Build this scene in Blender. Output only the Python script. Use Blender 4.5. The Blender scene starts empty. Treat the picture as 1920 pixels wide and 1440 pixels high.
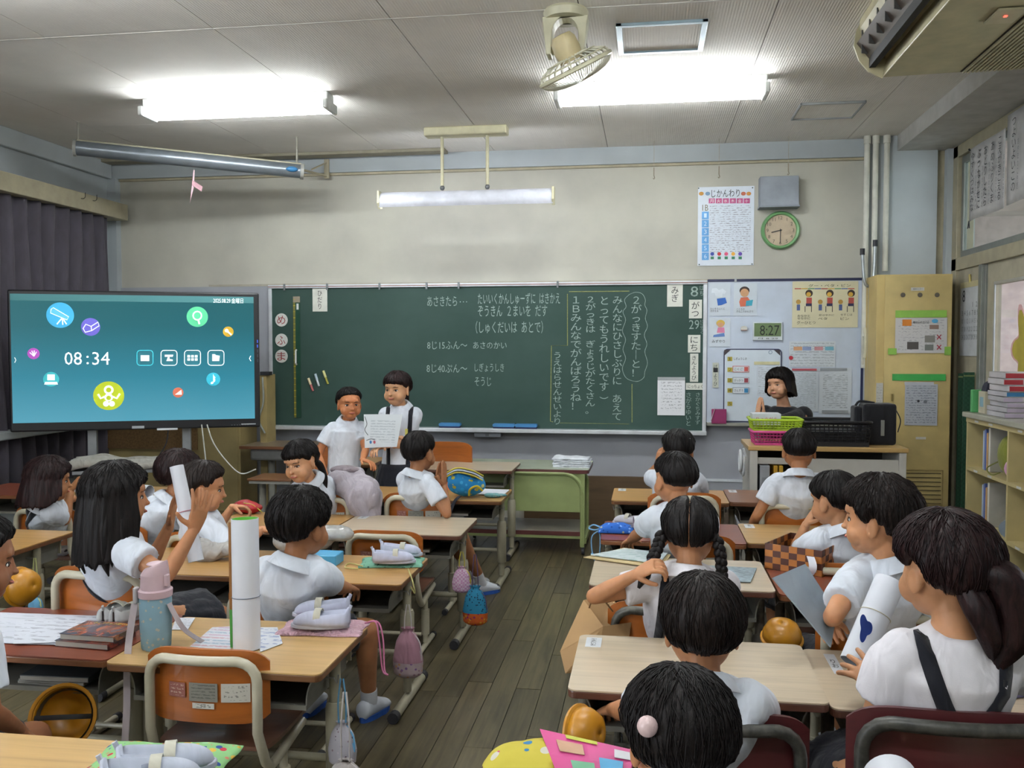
import bpy, bmesh, math, random
import numpy as np
from mathutils import Vector, Matrix, Euler, noise
from mathutils.bvhtree import BVHTree
V = Vector
R = math.radians
random.seed(7)
SC = bpy.context.scene
COL = SC.collection

# ------------------------------------------------------------ camera, world, exposure
CAM_Z = 1.45
FPX = 1692.0            # focal length in pixels of the 1920 wide frame
YAW, PITCH = R(8.57), R(2.37)
cam_data = bpy.data.cameras.new('camera')
cam_data.sensor_width = 36.0
cam_data.lens = 36.0 * FPX / 1920.0
cam_data.clip_start = 0.05
cam = bpy.data.objects.new('camera', cam_data)
COL.objects.link(cam)
cam.location = (0, 0, CAM_Z)
cam.rotation_euler = (math.pi / 2 - PITCH, 0, YAW)
SC.camera = cam
world = bpy.data.worlds.new('world')
SC.world = world
world.use_nodes = True
world.node_tree.nodes['Background'].inputs[0].default_value = (0.75, 0.85, 1.0, 1)
world.node_tree.nodes['Background'].inputs[1].default_value = 0.25
SC.view_settings.view_transform = 'Standard'
SC.view_settings.look = 'None'
SC.view_settings.gamma = 1.0
SC.view_settings.exposure = 0.75
SC.view_settings.use_curve_mapping = False
TUBE_POWER = 44.0       # emission strength of the fluorescent tubes

# daylight entering through the uncurtained windows of the left wall, behind the camera
_al = bpy.data.lights.new('window_daylight', 'AREA'); _al.shape = 'RECTANGLE'; _al.size = 2.6; _al.size_y = 1.5; _al.energy = 70; _al.color = (.90, .95, 1.0)
_ao = bpy.data.objects.new('window_daylight', _al); COL.objects.link(_ao); _ao.location = (-4.55, -.35, 1.75); _ao.rotation_euler = (R(90), 0, R(-90) + R(20))
# ------------------------------------------------------------ measuring helpers
_cy, _sy = math.cos(YAW), math.sin(YAW)
FWD = V((-_sy * math.cos(PITCH), _cy * math.cos(PITCH), -math.sin(PITCH)))
RGT = V((_cy, _sy, 0.0))
UPV = RGT.cross(FWD)
CAMP = V((0, 0, CAM_Z))
def ray(px, py): return FWD + RGT * ((px - 960) / FPX) - UPV * ((py - 720) / FPX)
def on(axis, v, px, py):
    d = ray(px, py); return CAMP + d * ((v - CAMP[axis]) / d[axis])
def wy(px, py, y): return on(1, y, px, py)
def wx(px, py, x): return on(0, x, px, py)
def wz(px, py, z): return on(2, z, px, py)
def wd(px, py, z): return CAMP + ray(px, py) * z

# ------------------------------------------------------------ materials
def lin(h):
    h = h.lstrip('#'); c = [int(h[i:i + 2], 16) / 255 for i in (0, 2, 4)]
    return tuple(x / 12.92 if x <= .04045 else ((x + .055) / 1.055) ** 2.4 for x in c) + (1,)
MATS = {}
class NT:
    def __init__(s, name):
        s.m = bpy.data.materials.new(name); s.m.use_nodes = True
        s.t = s.m.node_tree; s.b = s.t.nodes['Principled BSDF']
        s.tc = s.t.nodes.new('ShaderNodeTexCoord')
    def n(s, typ, **kw):
        nd = s.t.nodes.new('ShaderNode' + typ)
        for k, v in kw.items():
            if k.startswith('i_'):
                key = k[2:].replace('_', ' ')
                nd.inputs[int(key) if key.isdigit() else key].default_value = v
            else: setattr(nd, k, v)
        return nd
    def l(s, a, b): s.t.links.new(a, b)
    def mp(s, scale=(1, 1, 1), src='Object', rot=(0, 0, 0)):
        m = s.n('Mapping'); m.inputs['Scale'].default_value = scale; m.inputs['Rotation'].default_value = rot
        s.l(s.tc.outputs[src], m.inputs[0]); return m.outputs[0]
    def noise(s, scale, vec=None, detail=3, rough=.55, dist=0):
        n = s.n('TexNoise'); n.inputs['Scale'].default_value = scale; n.inputs['Detail'].default_value = detail
        n.inputs['Roughness'].default_value = rough; n.inputs['Distortion'].default_value = dist
        s.l(vec if vec is not None else s.tc.outputs['Object'], n.inputs['Vector']); return n.outputs[0]
    def ramp(s, fac, stops, interp='LINEAR'):
        r = s.n('ValToRGB'); cr = r.color_ramp; cr.interpolation = interp
        while len(cr.elements) < len(stops): cr.elements.new(.5)
        for e, (p, c) in zip(cr.elements, stops):
            e.position = p; e.color = c if not isinstance(c, str) else lin(c)
        s.l(fac, r.inputs[0]); return r.outputs[0]
    def mix(s, fac, a, b, blend='MIX'):
        m = s.n('Mix', data_type='RGBA', blend_type=blend)
        for sock, v in ((m.inputs[0], fac), (m.inputs[6], a), (m.inputs[7], b)):
            if isinstance(v, (int, float)): sock.default_value = v
            elif isinstance(v, str): sock.default_value = lin(v)
            elif isinstance(v, tuple): sock.default_value = v
            else: s.l(v, sock)
        return m.outputs[2]
    def math(s, op, a, b=0.0, c=0.0):
        m = s.n('Math', operation=op)
        for sock, v in zip(m.inputs, (a, b, c)):
            if isinstance(v, (int, float)): sock.default_value = v
            else: s.l(v, sock)
        return m.outputs[0]
    def xyz(s, src='Generated'):
        x = s.n('SeparateXYZ'); s.l(s.tc.outputs[src], x.inputs[0]); return x.outputs
    def bump(s, h, strength=.3, dist=.01):
        b = s.n('Bump'); b.inputs['Strength'].default_value = strength; b.inputs['Distance'].default_value = dist
        s.l(h, b.inputs['Height']); s.l(b.outputs[0], s.b.inputs['Normal'])
    def base(s, c):
        if isinstance(c, str): s.b.inputs['Base Color'].default_value = lin(c)
        else: s.l(c, s.b.inputs['Base Color'])
    def set(s, rough=.5, metal=0, coat=0, spec=.5, sheen=0, sub=0):
        i = s.b.inputs; i['Roughness'].default_value = rough; i['Metallic'].default_value = metal
        i['Coat Weight'].default_value = coat; i['Specular IOR Level'].default_value = spec; i['Sheen Weight'].default_value = sheen
        if sub:
            i['Subsurface Weight'].default_value = sub; i['Subsurface Radius'].default_value = (.012, .004, .002); i['Subsurface Scale'].default_value = 1
def shade(h, k):
    h = h.lstrip('#'); return '#' + ''.join('%02x' % max(0, min(255, int(int(h[i:i + 2], 16) * k))) for i in (0, 2, 4))
def plain(hexc, rough=.5, metal=0, var=.06, vs=9, bump=0, bs=90, coat=0, spec=.5):
    key = ('plain', hexc, rough, metal, var, vs, bump, bs, coat, spec)
    if key in MATS: return MATS[key]
    t = NT('surface_' + hexc.strip('#')); t.set(rough, metal, coat, spec)
    n = t.noise(vs, detail=4)
    t.base(t.ramp(n, [(.3, shade(hexc, 1 - var)), (.7, shade(hexc, 1 + var))]))
    if bump: t.bump(t.noise(bs, detail=2), bump, .004)
    MATS[key] = t.m; return t.m
def wood(hexc, dark=.82, rough=.35, axis=0, sc=3.0, wear=0, coat=.15):
    key = ('wood', hexc, dark, rough, axis, sc, wear)
    if key in MATS: return MATS[key]
    t = NT('wood_' + hexc.strip('#')); t.set(rough, coat=coat)
    s = [sc * 9] * 3; s[axis] = sc * .45
    v = t.mp(tuple(s)); n = t.noise(1.6, v, 6, .62, .6); n2 = t.noise(5.0, v, 3)
    c = t.ramp(n, [(.25, shade(hexc, dark)), (.5, hexc), (.8, shade(hexc, 1.07))])
    c = t.mix(t.math('MULTIPLY', n2, .25), c, shade(hexc, dark * .9))
    if wear:
        w = t.ramp(t.noise(4, detail=5), [(.45, (0, 0, 0, 1)), (.7, (1, 1, 1, 1))])
        c = t.mix(t.math('MULTIPLY', w, wear), c, '#b8aa92')
    t.base(c); t.bump(n2, .08, .002)
    MATS[key] = t.m; return t.m
def cloth(hexc, rough=.85, wr=.5, ws=9, var=.05, sheen=.15):
    key = ('cloth', hexc, rough, wr, ws)
    if key in MATS: return MATS[key]
    t = NT('fabric_' + hexc.strip('#')); t.set(rough, sheen=sheen, spec=.25)
    n = t.noise(ws, t.mp((1.6, 1.6, .8)), 2, .5, 1.2)
    t.base(t.ramp(n, [(.3, shade(hexc, 1 - var)), (.7, shade(hexc, 1 + var))]))
    w = t.noise(500, detail=1)
    h = t.math('ADD', n, t.math('MULTIPLY', w, .03))
    t.bump(h, wr, .02)
    MATS[key] = t.m; return t.m
def spots(bg, cols, scale=60, size=.28, rough=.8, name='print'):
    """fabric printed with scattered coloured spots"""
    key = ('spots', bg, tuple(cols), scale, size)
    if key in MATS: return MATS[key]
    t = NT('fabric_' + name); t.set(rough, spec=.25)
    vo = t.n('TexVoronoi'); vo.inputs['Scale'].default_value = scale; t.l(t.tc.outputs['Object'], vo.inputs['Vector'])
    k = t.n('SeparateColor'); t.l(vo.outputs['Color'], k.inputs[0])
    n = len(cols); rp = t.ramp(k.outputs[0], [(i / n, c) for i, c in enumerate(cols)], 'CONSTANT')
    f = t.math('LESS_THAN', vo.outputs['Distance'], size)
    t.base(t.mix(f, bg, rp)); t.bump(t.noise(14, detail=2), .4, .02)
    MATS[key] = t.m; return t.m
def checks(a, b, scale, rough=.6, rot=(0, 0, 0), src='Object'):
    key = ('chk', a, b, scale, rot)
    if key in MATS: return MATS[key]
    t = NT('check_' + a.strip('#')); t.set(rough, spec=.3)
    c = t.n('TexChecker'); c.inputs['Scale'].default_value = scale; c.inputs[1].default_value = lin(a); c.inputs[2].default_value = lin(b)
    t.l(t.mp((1, 1, 1), src, rot), c.inputs[0]); t.base(c.outputs[0]); MATS[key] = t.m; return t.m
def printed(bg='#e4e6e8', ink='#6a7078', rows=18, u='X', v='Y', margin=.08, dens=.5, words=26, cols=(), rough=.6, gap=.5, vertical=False):
    """paper with rows of small unreadable print, in the sheet's own Generated coordinates"""
    key = ('prt', bg, ink, rows, u, v, margin, dens, words, tuple(cols), gap, vertical)
    if key in MATS: return MATS[key]
    t = NT('printed_paper'); t.set(rough, spec=.3)
    o = t.xyz('Generated'); U = o['XYZ'.index(u)]; W = o['XYZ'.index(v)]
    a, b = (W, U) if vertical else (U, W)
    fr = t.math('FRACT', t.math('MULTIPLY', b, rows)); line = t.math('LESS_THAN', fr, gap)
    cb = t.n('CombineXYZ'); t.l(t.math('MULTIPLY', a, words), cb.inputs[0]); t.l(t.math('MULTIPLY', t.math('FLOOR', t.math('MULTIPLY', b, rows)), 7.13), cb.inputs[1])
    t.l(t.math('MULTIPLY', fr, 3.0), cb.inputs[2])
    nz = t.n('TexNoise'); nz.inputs['Scale'].default_value = 1.0; nz.inputs['Detail'].default_value = 2; t.l(cb.outputs[0], nz.inputs['Vector'])
    on_ = t.math('GREATER_THAN', nz.outputs[0], dens)
    f = t.math('MULTIPLY', line, on_)
    for c in (a, b):
        f = t.math('MULTIPLY', f, t.math('GREATER_THAN', c, margin)); f = t.math('MULTIPLY', f, t.math('LESS_THAN', c, 1 - margin))
    inkc = ink
    if cols:
        wn = t.n('TexWhiteNoise', noise_dimensions='1D'); t.l(t.math('FLOOR', t.math('MULTIPLY', b, rows)), wn.inputs['W'])
        inkc = t.ramp(wn.outputs[0], [(i / len(cols), c) for i, c in enumerate(cols)], 'CONSTANT')
    t.base(t.mix(t.math('MULTIPLY', f, .6), bg, inkc)); MATS[key] = t.m; return t.m
def emit(hexc, strength, name='light_surface'):
    key = ('emit', hexc, strength)
    if key in MATS: return MATS[key]
    t = NT(name); t.base(hexc); t.b.inputs['Emission Color'].default_value = lin(hexc); t.b.inputs['Emission Strength'].default_value = strength
    MATS[key] = t.m; return t.m
def glass(hexc='#dfe8e6', rough=.02):
    key = ('glass', hexc)
    if key in MATS: return MATS[key]
    t = NT('pane_glass'); g = t.n('BsdfGlossy'); g.inputs['Roughness'].default_value = rough
    tr = t.n('BsdfTransparent'); tr.inputs[0].default_value = lin(hexc)
    mx = t.n('MixShader'); mx.inputs[0].default_value = .07; t.l(tr.outputs[0], mx.inputs[1]); t.l(g.outputs[0], mx.inputs[2])
    t.l(mx.outputs[0], t.t.nodes['Material Output'].inputs[0]); MATS[key] = t.m; return t.m

# ------------------------------------------------------------ mesh builder
class MB:
    def __init__(s): s.v = []; s.f = []; s.M = Matrix.Identity(4)
    def add(s, vs, fs):
        b = len(s.v); s.v += [tuple(s.M @ V(v)) for v in vs]; s.f += [tuple(i + b for i in f) for f in fs]; return s
    def box(s, c, d, rz=0, rot=None):
        m = Matrix.Translation(c) @ (rot.to_4x4() if rot is not None else Matrix.Rotation(rz, 4, 'Z'))
        x, y, z = (k / 2 for k in d)
        vs = [m @ V(p) for p in ((-x, -y, -z), (x, -y, -z), (x, y, -z), (-x, y, -z), (-x, -y, z), (x, -y, z), (x, y, z), (-x, y, z))]
        return s.add(vs, [(3, 2, 1, 0), (4, 5, 6, 7), (0, 1, 5, 4), (1, 2, 6, 5), (2, 3, 7, 6), (3, 0, 4, 7)])
    def b2(s, a, b): return s.box([(a[i] + b[i]) / 2 for i in range(3)], [abs(b[i] - a[i]) for i in range(3)])
    def tube(s, pts, r, seg=8, caps=True, flat=1.0, closed=False, up=None):
        pts = [V(p) for p in pts]; n = len(pts); rs = r if isinstance(r, (list, tuple)) else [r] * n
        vs, fs = [], []; prev = None
        for i, p in enumerate(pts):
            if closed: t = pts[(i + 1) % n] - pts[i - 1]
            else: t = pts[min(i + 1, n - 1)] - pts[max(i - 1, 0)]
            if t.length < 1e-9: t = V((0, 0, 1))
            t.normalize()
            if prev is None:
                ref = V(up) if up is not None else (V((0, 0, 1)) if abs(t.z) < .9 else V((0, 1, 0)))
                a = (ref - t * ref.dot(t)).normalized()
            else:
                a = prev - t * prev.dot(t)
                a = a.normalized() if a.length > 1e-6 else t.orthogonal().normalized()
            prev = a; b = t.cross(a)
            for k in range(seg):
                th = 2 * math.pi * k / seg
                vs.append(p + a * (math.cos(th) * rs[i] * flat) + b * (math.sin(th) * rs[i]))
        m = n if closed else n - 1
        for i in range(m):
            for k in range(seg):
                a0 = i * seg + k; a1 = i * seg + (k + 1) % seg; j = (i + 1) % n
                fs.append((a0, a1, j * seg + (k + 1) % seg, j * seg + k))
        if caps and not closed:
            fs.append(tuple(reversed(range(seg)))); fs.append(tuple(range((n - 1) * seg, n * seg)))
        return s.add(vs, fs)
    def lathe(s, prof, seg=20, c=(0, 0, 0), m=None):
        vs, fs = [], []; mm = m if m is not None else Matrix.Identity(4)
        for r_, z in prof:
            for k in range(seg):
                a = 2 * math.pi * k / seg; vs.append(V(c) + mm @ V((r_ * math.cos(a), r_ * math.sin(a), z)))
        for i in range(len(prof) - 1):
            for k in range(seg):
                fs.append((i * seg + k, i * seg + (k + 1) % seg, (i + 1) * seg + (k + 1) % seg, (i + 1) * seg + k))
        if prof[0][0] > 1e-5: fs.append(tuple(reversed(range(seg))))
        if prof[-1][0] > 1e-5: fs.append(tuple(range((len(prof) - 1) * seg, len(prof) * seg)))
        return s.add(vs, fs)
    def ell(s, c, r, seg=16, rings=10, rot=None):
        prof = [(math.sin(math.pi * i / rings), -math.cos(math.pi * i / rings)) for i in range(rings + 1)]
        prof[0] = (0.001, -1); prof[-1] = (.001, 1)
        m = (rot.to_4x4() if rot is not None else Matrix.Identity(4)) @ Matrix.Diagonal((r[0], r[1], r[2], 1))
        return s.lathe(prof, seg, c, m)
    def grid(s, fn, nu, nv, th=0.0, both=False):
        """surface fn(u,v); th>0 gives it thickness along its normal"""
        P = [[V(fn(i / nu, j / nv)) for j in range(nv + 1)] for i in range(nu + 1)]
        vs = [p for row in P for p in row]; W = nv + 1
        fs = [(i * W + j, (i + 1) * W + j, (i + 1) * W + j + 1, i * W + j + 1) for i in range(nu) for j in range(nv)]
        if th:
            N = []
            for i in range(nu + 1):
                for j in range(nv + 1):
                    a = P[min(i + 1, nu)][j] - P[max(i - 1, 0)][j]; b = P[i][min(j + 1, nv)] - P[i][max(j - 1, 0)]
                    n = a.cross(b); N.append(n.normalized() if n.length > 1e-12 else V((0, 0, 1)))
            k = len(vs); vs = vs + [vs[q] - N[q] * th for q in range(k)]
            fs += [tuple(x + k for x in reversed(f)) for f in fs]
            edge = [(i, 0) for i in range(nu)] ; 
            for i in range(nu):
                for j, fl in ((0, 1), (nv, 0)):
                    a, b = i * W + j, (i + 1) * W + j
                    fs.append((b, a, a + k, b + k) if fl else (a, b, b + k, a + k))
            for j in range(nv):
                for i, fl in ((0, 0), (nu, 1)):
                    a, b = i * W + j, i * W + j + 1
                    fs.append((b, a, a + k, b + k) if fl else (a, b, b + k, a + k))
        return s.add(vs, fs)
    def prism(s, poly, z0, z1, m=None):
        mm = m if m is not None else Matrix.Identity(4); n = len(poly)
        vs = [mm @ V((x, y, z0)) for x, y in poly] + [mm @ V((x, y, z1)) for x, y in poly]
        fs = [tuple(reversed(range(n))), tuple(range(n, 2 * n))] + [(i, (i + 1) % n, (i + 1) % n + n, i + n) for i in range(n)]
        return s.add(vs, fs)
    def mesh(s, name):
        me = bpy.data.meshes.new(name); me.from_pydata(s.v, [], s.f); me.validate(); me.update(); return me
    def build(s, name, m=None, parent=None, smooth=False, bevel=0, seg=2, label=None, solid=0, sub=0):
        me = s.mesh(name); return link(name, me, m, parent, smooth, bevel, seg, label, solid, sub)
def link(name, me, m=None, parent=None, smooth=False, bevel=0, seg=2, label=None, solid=0, sub=0):
    o = bpy.data.objects.new(name, me); COL.objects.link(o)
    if m is not None:
        me.materials.clear(); me.materials.append(m)
    if parent is not None: o.parent = parent
    if smooth:
        me.polygons.foreach_set('use_smooth', [True] * len(me.polygons))
        if smooth != 'all':
            bm = bmesh.new(); bm.from_mesh(me)
            for e in bm.edges:
                if len(e.link_faces) == 2 and e.calc_face_angle(0) > R(42): e.smooth = False
            bm.to_mesh(me); bm.free()
    if solid:
        d = o.modifiers.new('solid', 'SOLIDIFY'); d.thickness = solid; d.offset = -1
    if bevel:
        d = o.modifiers.new('bevel', 'BEVEL'); d.width = bevel; d.segments = seg; d.limit_method = 'ANGLE'; d.angle_limit = R(40)
    if sub:
        d = o.modifiers.new('sub', 'SUBSURF'); d.levels = d.render_levels = sub
    if label: o['label'] = label
    return o
def rrect(w, h, r, n=5, cx=0, cy=0):
    out = []
    for sx, sy, a0 in ((1, 1, 0), (-1, 1, 90), (-1, -1, 180), (1, -1, 270)):
        for i in range(n + 1):
            a = R(a0 + 90 * i / n); out.append((cx + sx * (w / 2 - r) + r * math.cos(a), cy + sy * (h / 2 - r) + r * math.sin(a)))
    return out
def bez(pts, n=8):
    """smooth polyline through points (Catmull-Rom)"""
    P = [V(p) for p in pts]; P = [P[0] * 2 - P[1]] + P + [P[-1] * 2 - P[-2]]; out = []
    for i in range(1, len(P) - 2):
        for k in range(n):
            t = k / n; a, b, c, d = P[i - 1:i + 3]
            out.append(.5 * ((2 * b) + (c - a) * t + (2 * a - 5 * b + 4 * c - d) * t * t + (3 * b - a - 3 * c + d) * t ** 3))
    out.append(P[-2]); return out
def tag(o, label, cat, group=None, kind=None):
    if label: o['label'] = label
    if cat: o['category'] = cat
    if group: o['group'] = group
    if kind: o['kind'] = kind
    return o
def thing(name, loc, label, cat, group=None, rz=0):
    o = bpy.data.objects.new(name, None); COL.objects.link(o); o.location = loc; o.rotation_euler = (0, 0, rz); o.empty_display_size = .05
    return tag(o, label, cat, group)
def struct(o): o['kind'] = 'structure'; return o
def dup(root, loc, rz, label=None, group=None):
    bpy.context.view_layer.update()
    r = root.copy(); COL.objects.link(r); r.location = loc; r.rotation_euler = (0, 0, rz)
    if label: r['label'] = label
    if group: r['group'] = group
    for ch in root.children:
        c = ch.copy(); COL.objects.link(c); c.parent = r
        for g in ch.children:
            d = g.copy(); COL.objects.link(d); d.parent = c
    return r
INK = plain('#23252a', .7, var=0)
def text_mesh(s, vertical=False, ls=.95):
    cu = bpy.data.curves.new('t', 'FONT'); cu.body = '\n'.join(s) if vertical else s
    cu.align_x = 'CENTER' if vertical else 'LEFT'; cu.resolution_u = 2; cu.space_line = ls
    o = bpy.data.objects.new('t', cu); COL.objects.link(o)
    dg = bpy.context.evaluated_depsgraph_get(); me = bpy.data.meshes.new_from_object(o.evaluated_get(dg))
    bpy.data.objects.remove(o); bpy.data.curves.remove(cu); return me
def text(s, parent, c, w, h, m=INK, u=(1, 0, 0), v=(0, 0, 1), vertical=False, name='lettering', keep=False, ls=.95, off=.0012, bold=0, tilt=0):
    """lettering filling the box w x h centred at c, in the plane u,v (parent space)"""
    me = text_mesh(s, vertical, ls); n = len(me.vertices)
    if n == 0: return None
    co = np.empty(n * 3); me.vertices.foreach_get('co', co); co = co.reshape(-1, 3)
    lo, hi = co.min(0), co.max(0); cc = (lo + hi) / 2; sz = np.maximum(hi - lo, 1e-6)
    k = [w / sz[0], h / sz[1]]
    if keep: k = [min(k)] * 2
    q = (co - cc)[:, :2] * k
    if tilt: q = np.stack([q[:, 0] * math.cos(tilt) - q[:, 1] * math.sin(tilt), q[:, 0] * math.sin(tilt) + q[:, 1] * math.cos(tilt)], 1)
    U, W = np.array(V(u).normalized()), np.array(V(v).normalized()); N = np.cross(U, W)
    P = np.array(c) + q[:, :1] * U + q[:, 1:2] * W + N * off
    me.vertices.foreach_set('co', P.ravel()); me.update(); me.materials.clear(); me.materials.append(m)
    o = bpy.data.objects.new(name, me); COL.objects.link(o)
    if parent is not None: o.parent = parent
    if bold:
        d = o.modifiers.new('solid', 'SOLIDIFY'); d.thickness = .0005
    return o

# ------------------------------------------------------------ room dimensions
XL, XR, YF, YB, ZC = -4.65, 2.30, 7.35, -1.9, 3.04
# ---- lights of the room : twin-tube batten fixtures
white_metal = plain('#cfd2cf', .45)
tube_mat = emit('#f4f9fc', TUBE_POWER, 'lit_tube')
def ceiling_light(x, y, label):
    t = thing('ceiling_light', (x, y, ZC), label, 'ceiling light', 'fluorescent ceiling lights')
    MB().box((0, 0, -.03), (1.24, .12, .06)).build('lamp_housing', white_metal, t, bevel=.008)
    for s in (-1, 1):
        MB().box((s * .615, 0, -.085), (.03, .2, .06)).build('socket', white_metal, t, bevel=.008)
    for s in (-1, 1):
        MB().tube([(-.6, s * .065, -.095), (.6, s * .065, -.095)], .0165, 10).build('tube', tube_mat, t, smooth=True)
    return t
ceiling_light(.06, 5.55, 'lit twin-tube ceiling light beside the ceiling fan')
ceiling_light(-2.60, 5.5, 'lit twin-tube ceiling light on the left, above the rolled projection screen')
ceiling_light(-2.60, 3.2, 'lit twin-tube ceiling light just reaching the top left corner of the photo')
for x, y in ((.06, 2.6), (-2.6, .6), (.06, .2)):
    ceiling_light(x, y, {2.6: 'ceiling light over the camera, right of the aisle', .6: 'rearmost ceiling light on the window side', .2: 'rearmost ceiling light on the corridor side'}[y])
# ============================================================ THE SETTING
wall_cream = plain('#b5b3a7', .7, var=.04, vs=2.5, bump=.08, bs=140)
wall_grey = plain('#a9b0b3', .65, var=.04, vs=2, bump=.08, bs=120)
wall_low = plain('#999ca3', .6, var=.06, vs=1.6, bump=.08, bs=120)
cream_trim = plain('#a79f86', .5)
alu = plain('#b4b8ba', .35, metal=.6)
def st(name, a, b, m, bevel=0, parent=None):
    o = MB().b2(a, b).build(name, m, parent, bevel=bevel)
    if parent is None: struct(o)
    return o
# floor: boards laid towards the blackboard
def floor_mat():
    t = NT('oiled_floor_board'); t.set(.38, coat=.12, spec=.4)
    oi = t.n('ObjectInfo'); v = t.mp((26, 1.3, 26)); ad = t.n('VectorMath', operation='ADD')
    t.l(v, ad.inputs[0]); cb = t.n('CombineXYZ'); t.l(t.math('MULTIPLY', oi.outputs['Random'], 50), cb.inputs[0]); t.l(cb.outputs[0], ad.inputs[1])
    n = t.noise(1.5, ad.outputs[0], 6, .6, .8); c = t.ramp(n, [(.28, '#3f3827'), (.5, '#574f39'), (.75, '#695f46')])
    k = t.ramp(oi.outputs['Random'], [(0, (.78, .78, .78, 1)), (1, (1.12, 1.12, 1.1, 1))])
    c = t.mix(1.0, c, k, 'MULTIPLY')
    st_ = t.ramp(t.noise(1.7, t.mp((2.2, .9, 1)), 5, .65), [(.52, (1, 1, 1, 1)), (.72, (.55, .56, .58, 1))])
    t.base(t.mix(1.0, c, st_, 'MULTIPLY')); t.bump(n, .12, .003); return t.m
FM = floor_mat()
floor = struct(MB().b2((XL, YB, -.12), (XR, YF, -.018)).build('floor', plain('#2c261c', .8)))
pw = .108
plank_mesh = {}
rest = MB(); nplank = 0
x = XL + pw / 2; ci = 0
while x < XR:
    y = YB - random.random() * 1.2
    while y < YF:
        L = random.choice((.9, 1.2, 1.5)); y0, y1 = max(y, YB), min(y + L, YF); y += L
        if y1 - y0 < .05: continue
        near = (1.75 < y1) and (-2.35 < x < 1.55)
        if near and nplank < 290:
            key = round(y1 - y0, 2)
            if key not in plank_mesh: plank_mesh[key] = MB().box((0, 0, 0), (pw - .0025, y1 - y0 - .0025, .018)).mesh('plank')
            o = link('plank', plank_mesh[key], FM, floor); o.location = (x, (y0 + y1) / 2, -.009 + random.uniform(-.0006, .0006)); nplank += 1
        else: rest.box((x, (y0 + y1) / 2, -.009), (pw - .0025, y1 - y0 - .0025, .018))
    x += pw; ci += 1
o = rest.build('planking', FM, floor); o['kind'] = 'stuff'
# walls
st('wall_front', (XL - .1, YF, -.1), (XR + .1, YF + .12, ZC + .1), wall_cream)
st('wall_left', (XL - .12, YB, -.1), (XL, YF + .1, ZC + .1), wall_grey)
st('wall_back', (XL - .1, YB - .12, -.1), (XR + .1, YB, ZC + .1), wall_cream)
st('trim_1', (XL, 7.30, 2.905), (1.64, YF, ZC), wall_grey)                # light beam band under the ceiling
st('trim_2', (-4.57, 7.325, 2.885), (1.64, YF, 2.905), cream_trim, .003)
st('trim_3', (XL, 7.28, 0), (-4.57, YF, 2.905), wall_grey)               # left pilaster
st('trim_4', (1.64, 7.23, 0), (2.14, YF, ZC), wall_grey)                 # right pillar
st('trim_5', (2.14, 7.27, 0), (2.2, YF, ZC), cream_trim)
st('trim_6', (1.85, YB, 2.925), (XR, YF, ZC), plain('#b3b2ae', .7, bump=.05))   # soffit over the windows
st('trim_7', (-4.57, 7.335, .18), (1.64, YF, 1.965), wall_low)           # grey-blue dado behind the boards
st('trim_8', (-3.75, 7.333, 1.965), (1.64, YF, 1.985), plain('#a39d8d', .6), .002)
st('baseboard_front', (-1.0, 7.30, 0), (.45, YF, .40), wood('#5c4830', .8, .55, 0, 2))
st('baseboard_front_2', (.45, 7.32, .0), (1.64, YF, .39), wall_low)
st('trim_9', (.45, 7.31, .375), (1.64, YF, .395), plain('#c6ccd2', .5), .003)
# ceiling panels
ceil_base = struct(MB().b2((XL - .1, YB, ZC + .008), (XR + .1, YF + .1, ZC + .1)).build('ceiling', plain('#55534f', .9)))
def ceil_mat():
    t = NT('rib_ceiling_board'); t.set(.85, spec=.2)
    n = t.noise(3, detail=3); t.base(t.ramp(n, [(.3, '#dfdbd5'), (.7, '#e8e4de')]))
    w = t.n('TexWave', wave_type='BANDS', bands_direction='X'); w.inputs['Scale'].default_value = 22; w.inputs['Distortion'].default_value = .3
    t.l(t.tc.outputs['Object'], w.inputs['Vector']); pf = t.noise(160, detail=1)
    t.bump(t.math('ADD', w.outputs['Fac'], t.math('MULTIPLY', pf, .8)), .25, .004); return t.m
CM = ceil_mat()
xs = [XL] + [-3.99 + .915 * i for i in range(7)] + [XR]
xs = [v for v in xs if v <= XR]
ys = [YB, -.96, -.08, .79, 1.67, 2.55, 3.43, 4.31, 5.19, 6.07, 6.95, YF]
for i in range(len(xs) - 1):
    for j in range(len(ys) - 1):
        MB().b2((xs[i] + .0025, ys[j] + .001, ZC), (xs[i + 1] - .0025, ys[j + 1] - .001, ZC + .008)).build('ceiling_panel', CM, ceil_base)
for j in (3, 5, 7):
    MB().b2((XL, ys[j] - .004, ZC - .002), (1.85, ys[j] + .004, ZC)).build('joint_strip', plain('#c9c7c2', .6), ceil_base)
def hatch(x0, y0, x1, y1, label, m, wdt=.02):
    t = thing('ceiling_hatch', ((x0 + x1) / 2, (y0 + y1) / 2, ZC), label, 'hatch')
    a, b = (x1 - x0) / 2, (y1 - y0) / 2
    MB().b2((-a, -b, -.006), (a, b, 0)).build('hatch_panel', CM, t)
    f = MB()
    for s in (-1, 1):
        f.box((s * a, 0, -.008), (wdt, 2 * b + wdt, .016)); f.box((0, s * b, -.008), (2 * a + wdt, wdt, .0155))
    f.build('hatch_frame', m, t, bevel=.002)
hatch(-.153, 4.55, .265, 4.97, 'square ceiling hatch with a blue-grey metal frame behind the fan', plain('#8fa3ad', .4, metal=.4), .028)
hatch(.98, 6.18, 1.38, 6.58, 'flat ceiling hatch with a thin grey frame near the white wall pipes', plain('#8c8f8f', .5), .012)
# long recessed curtain rail over the screen (left)
st('trim_10', (-4.6, 7.12, 3.015), (-1.62, 7.25, ZC), plain('#8e8876', .6), .003)
st('trim_11', (XL, 3.2, 2.9), (XL + .05, 7.28, ZC), wall_grey, .01)
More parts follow.
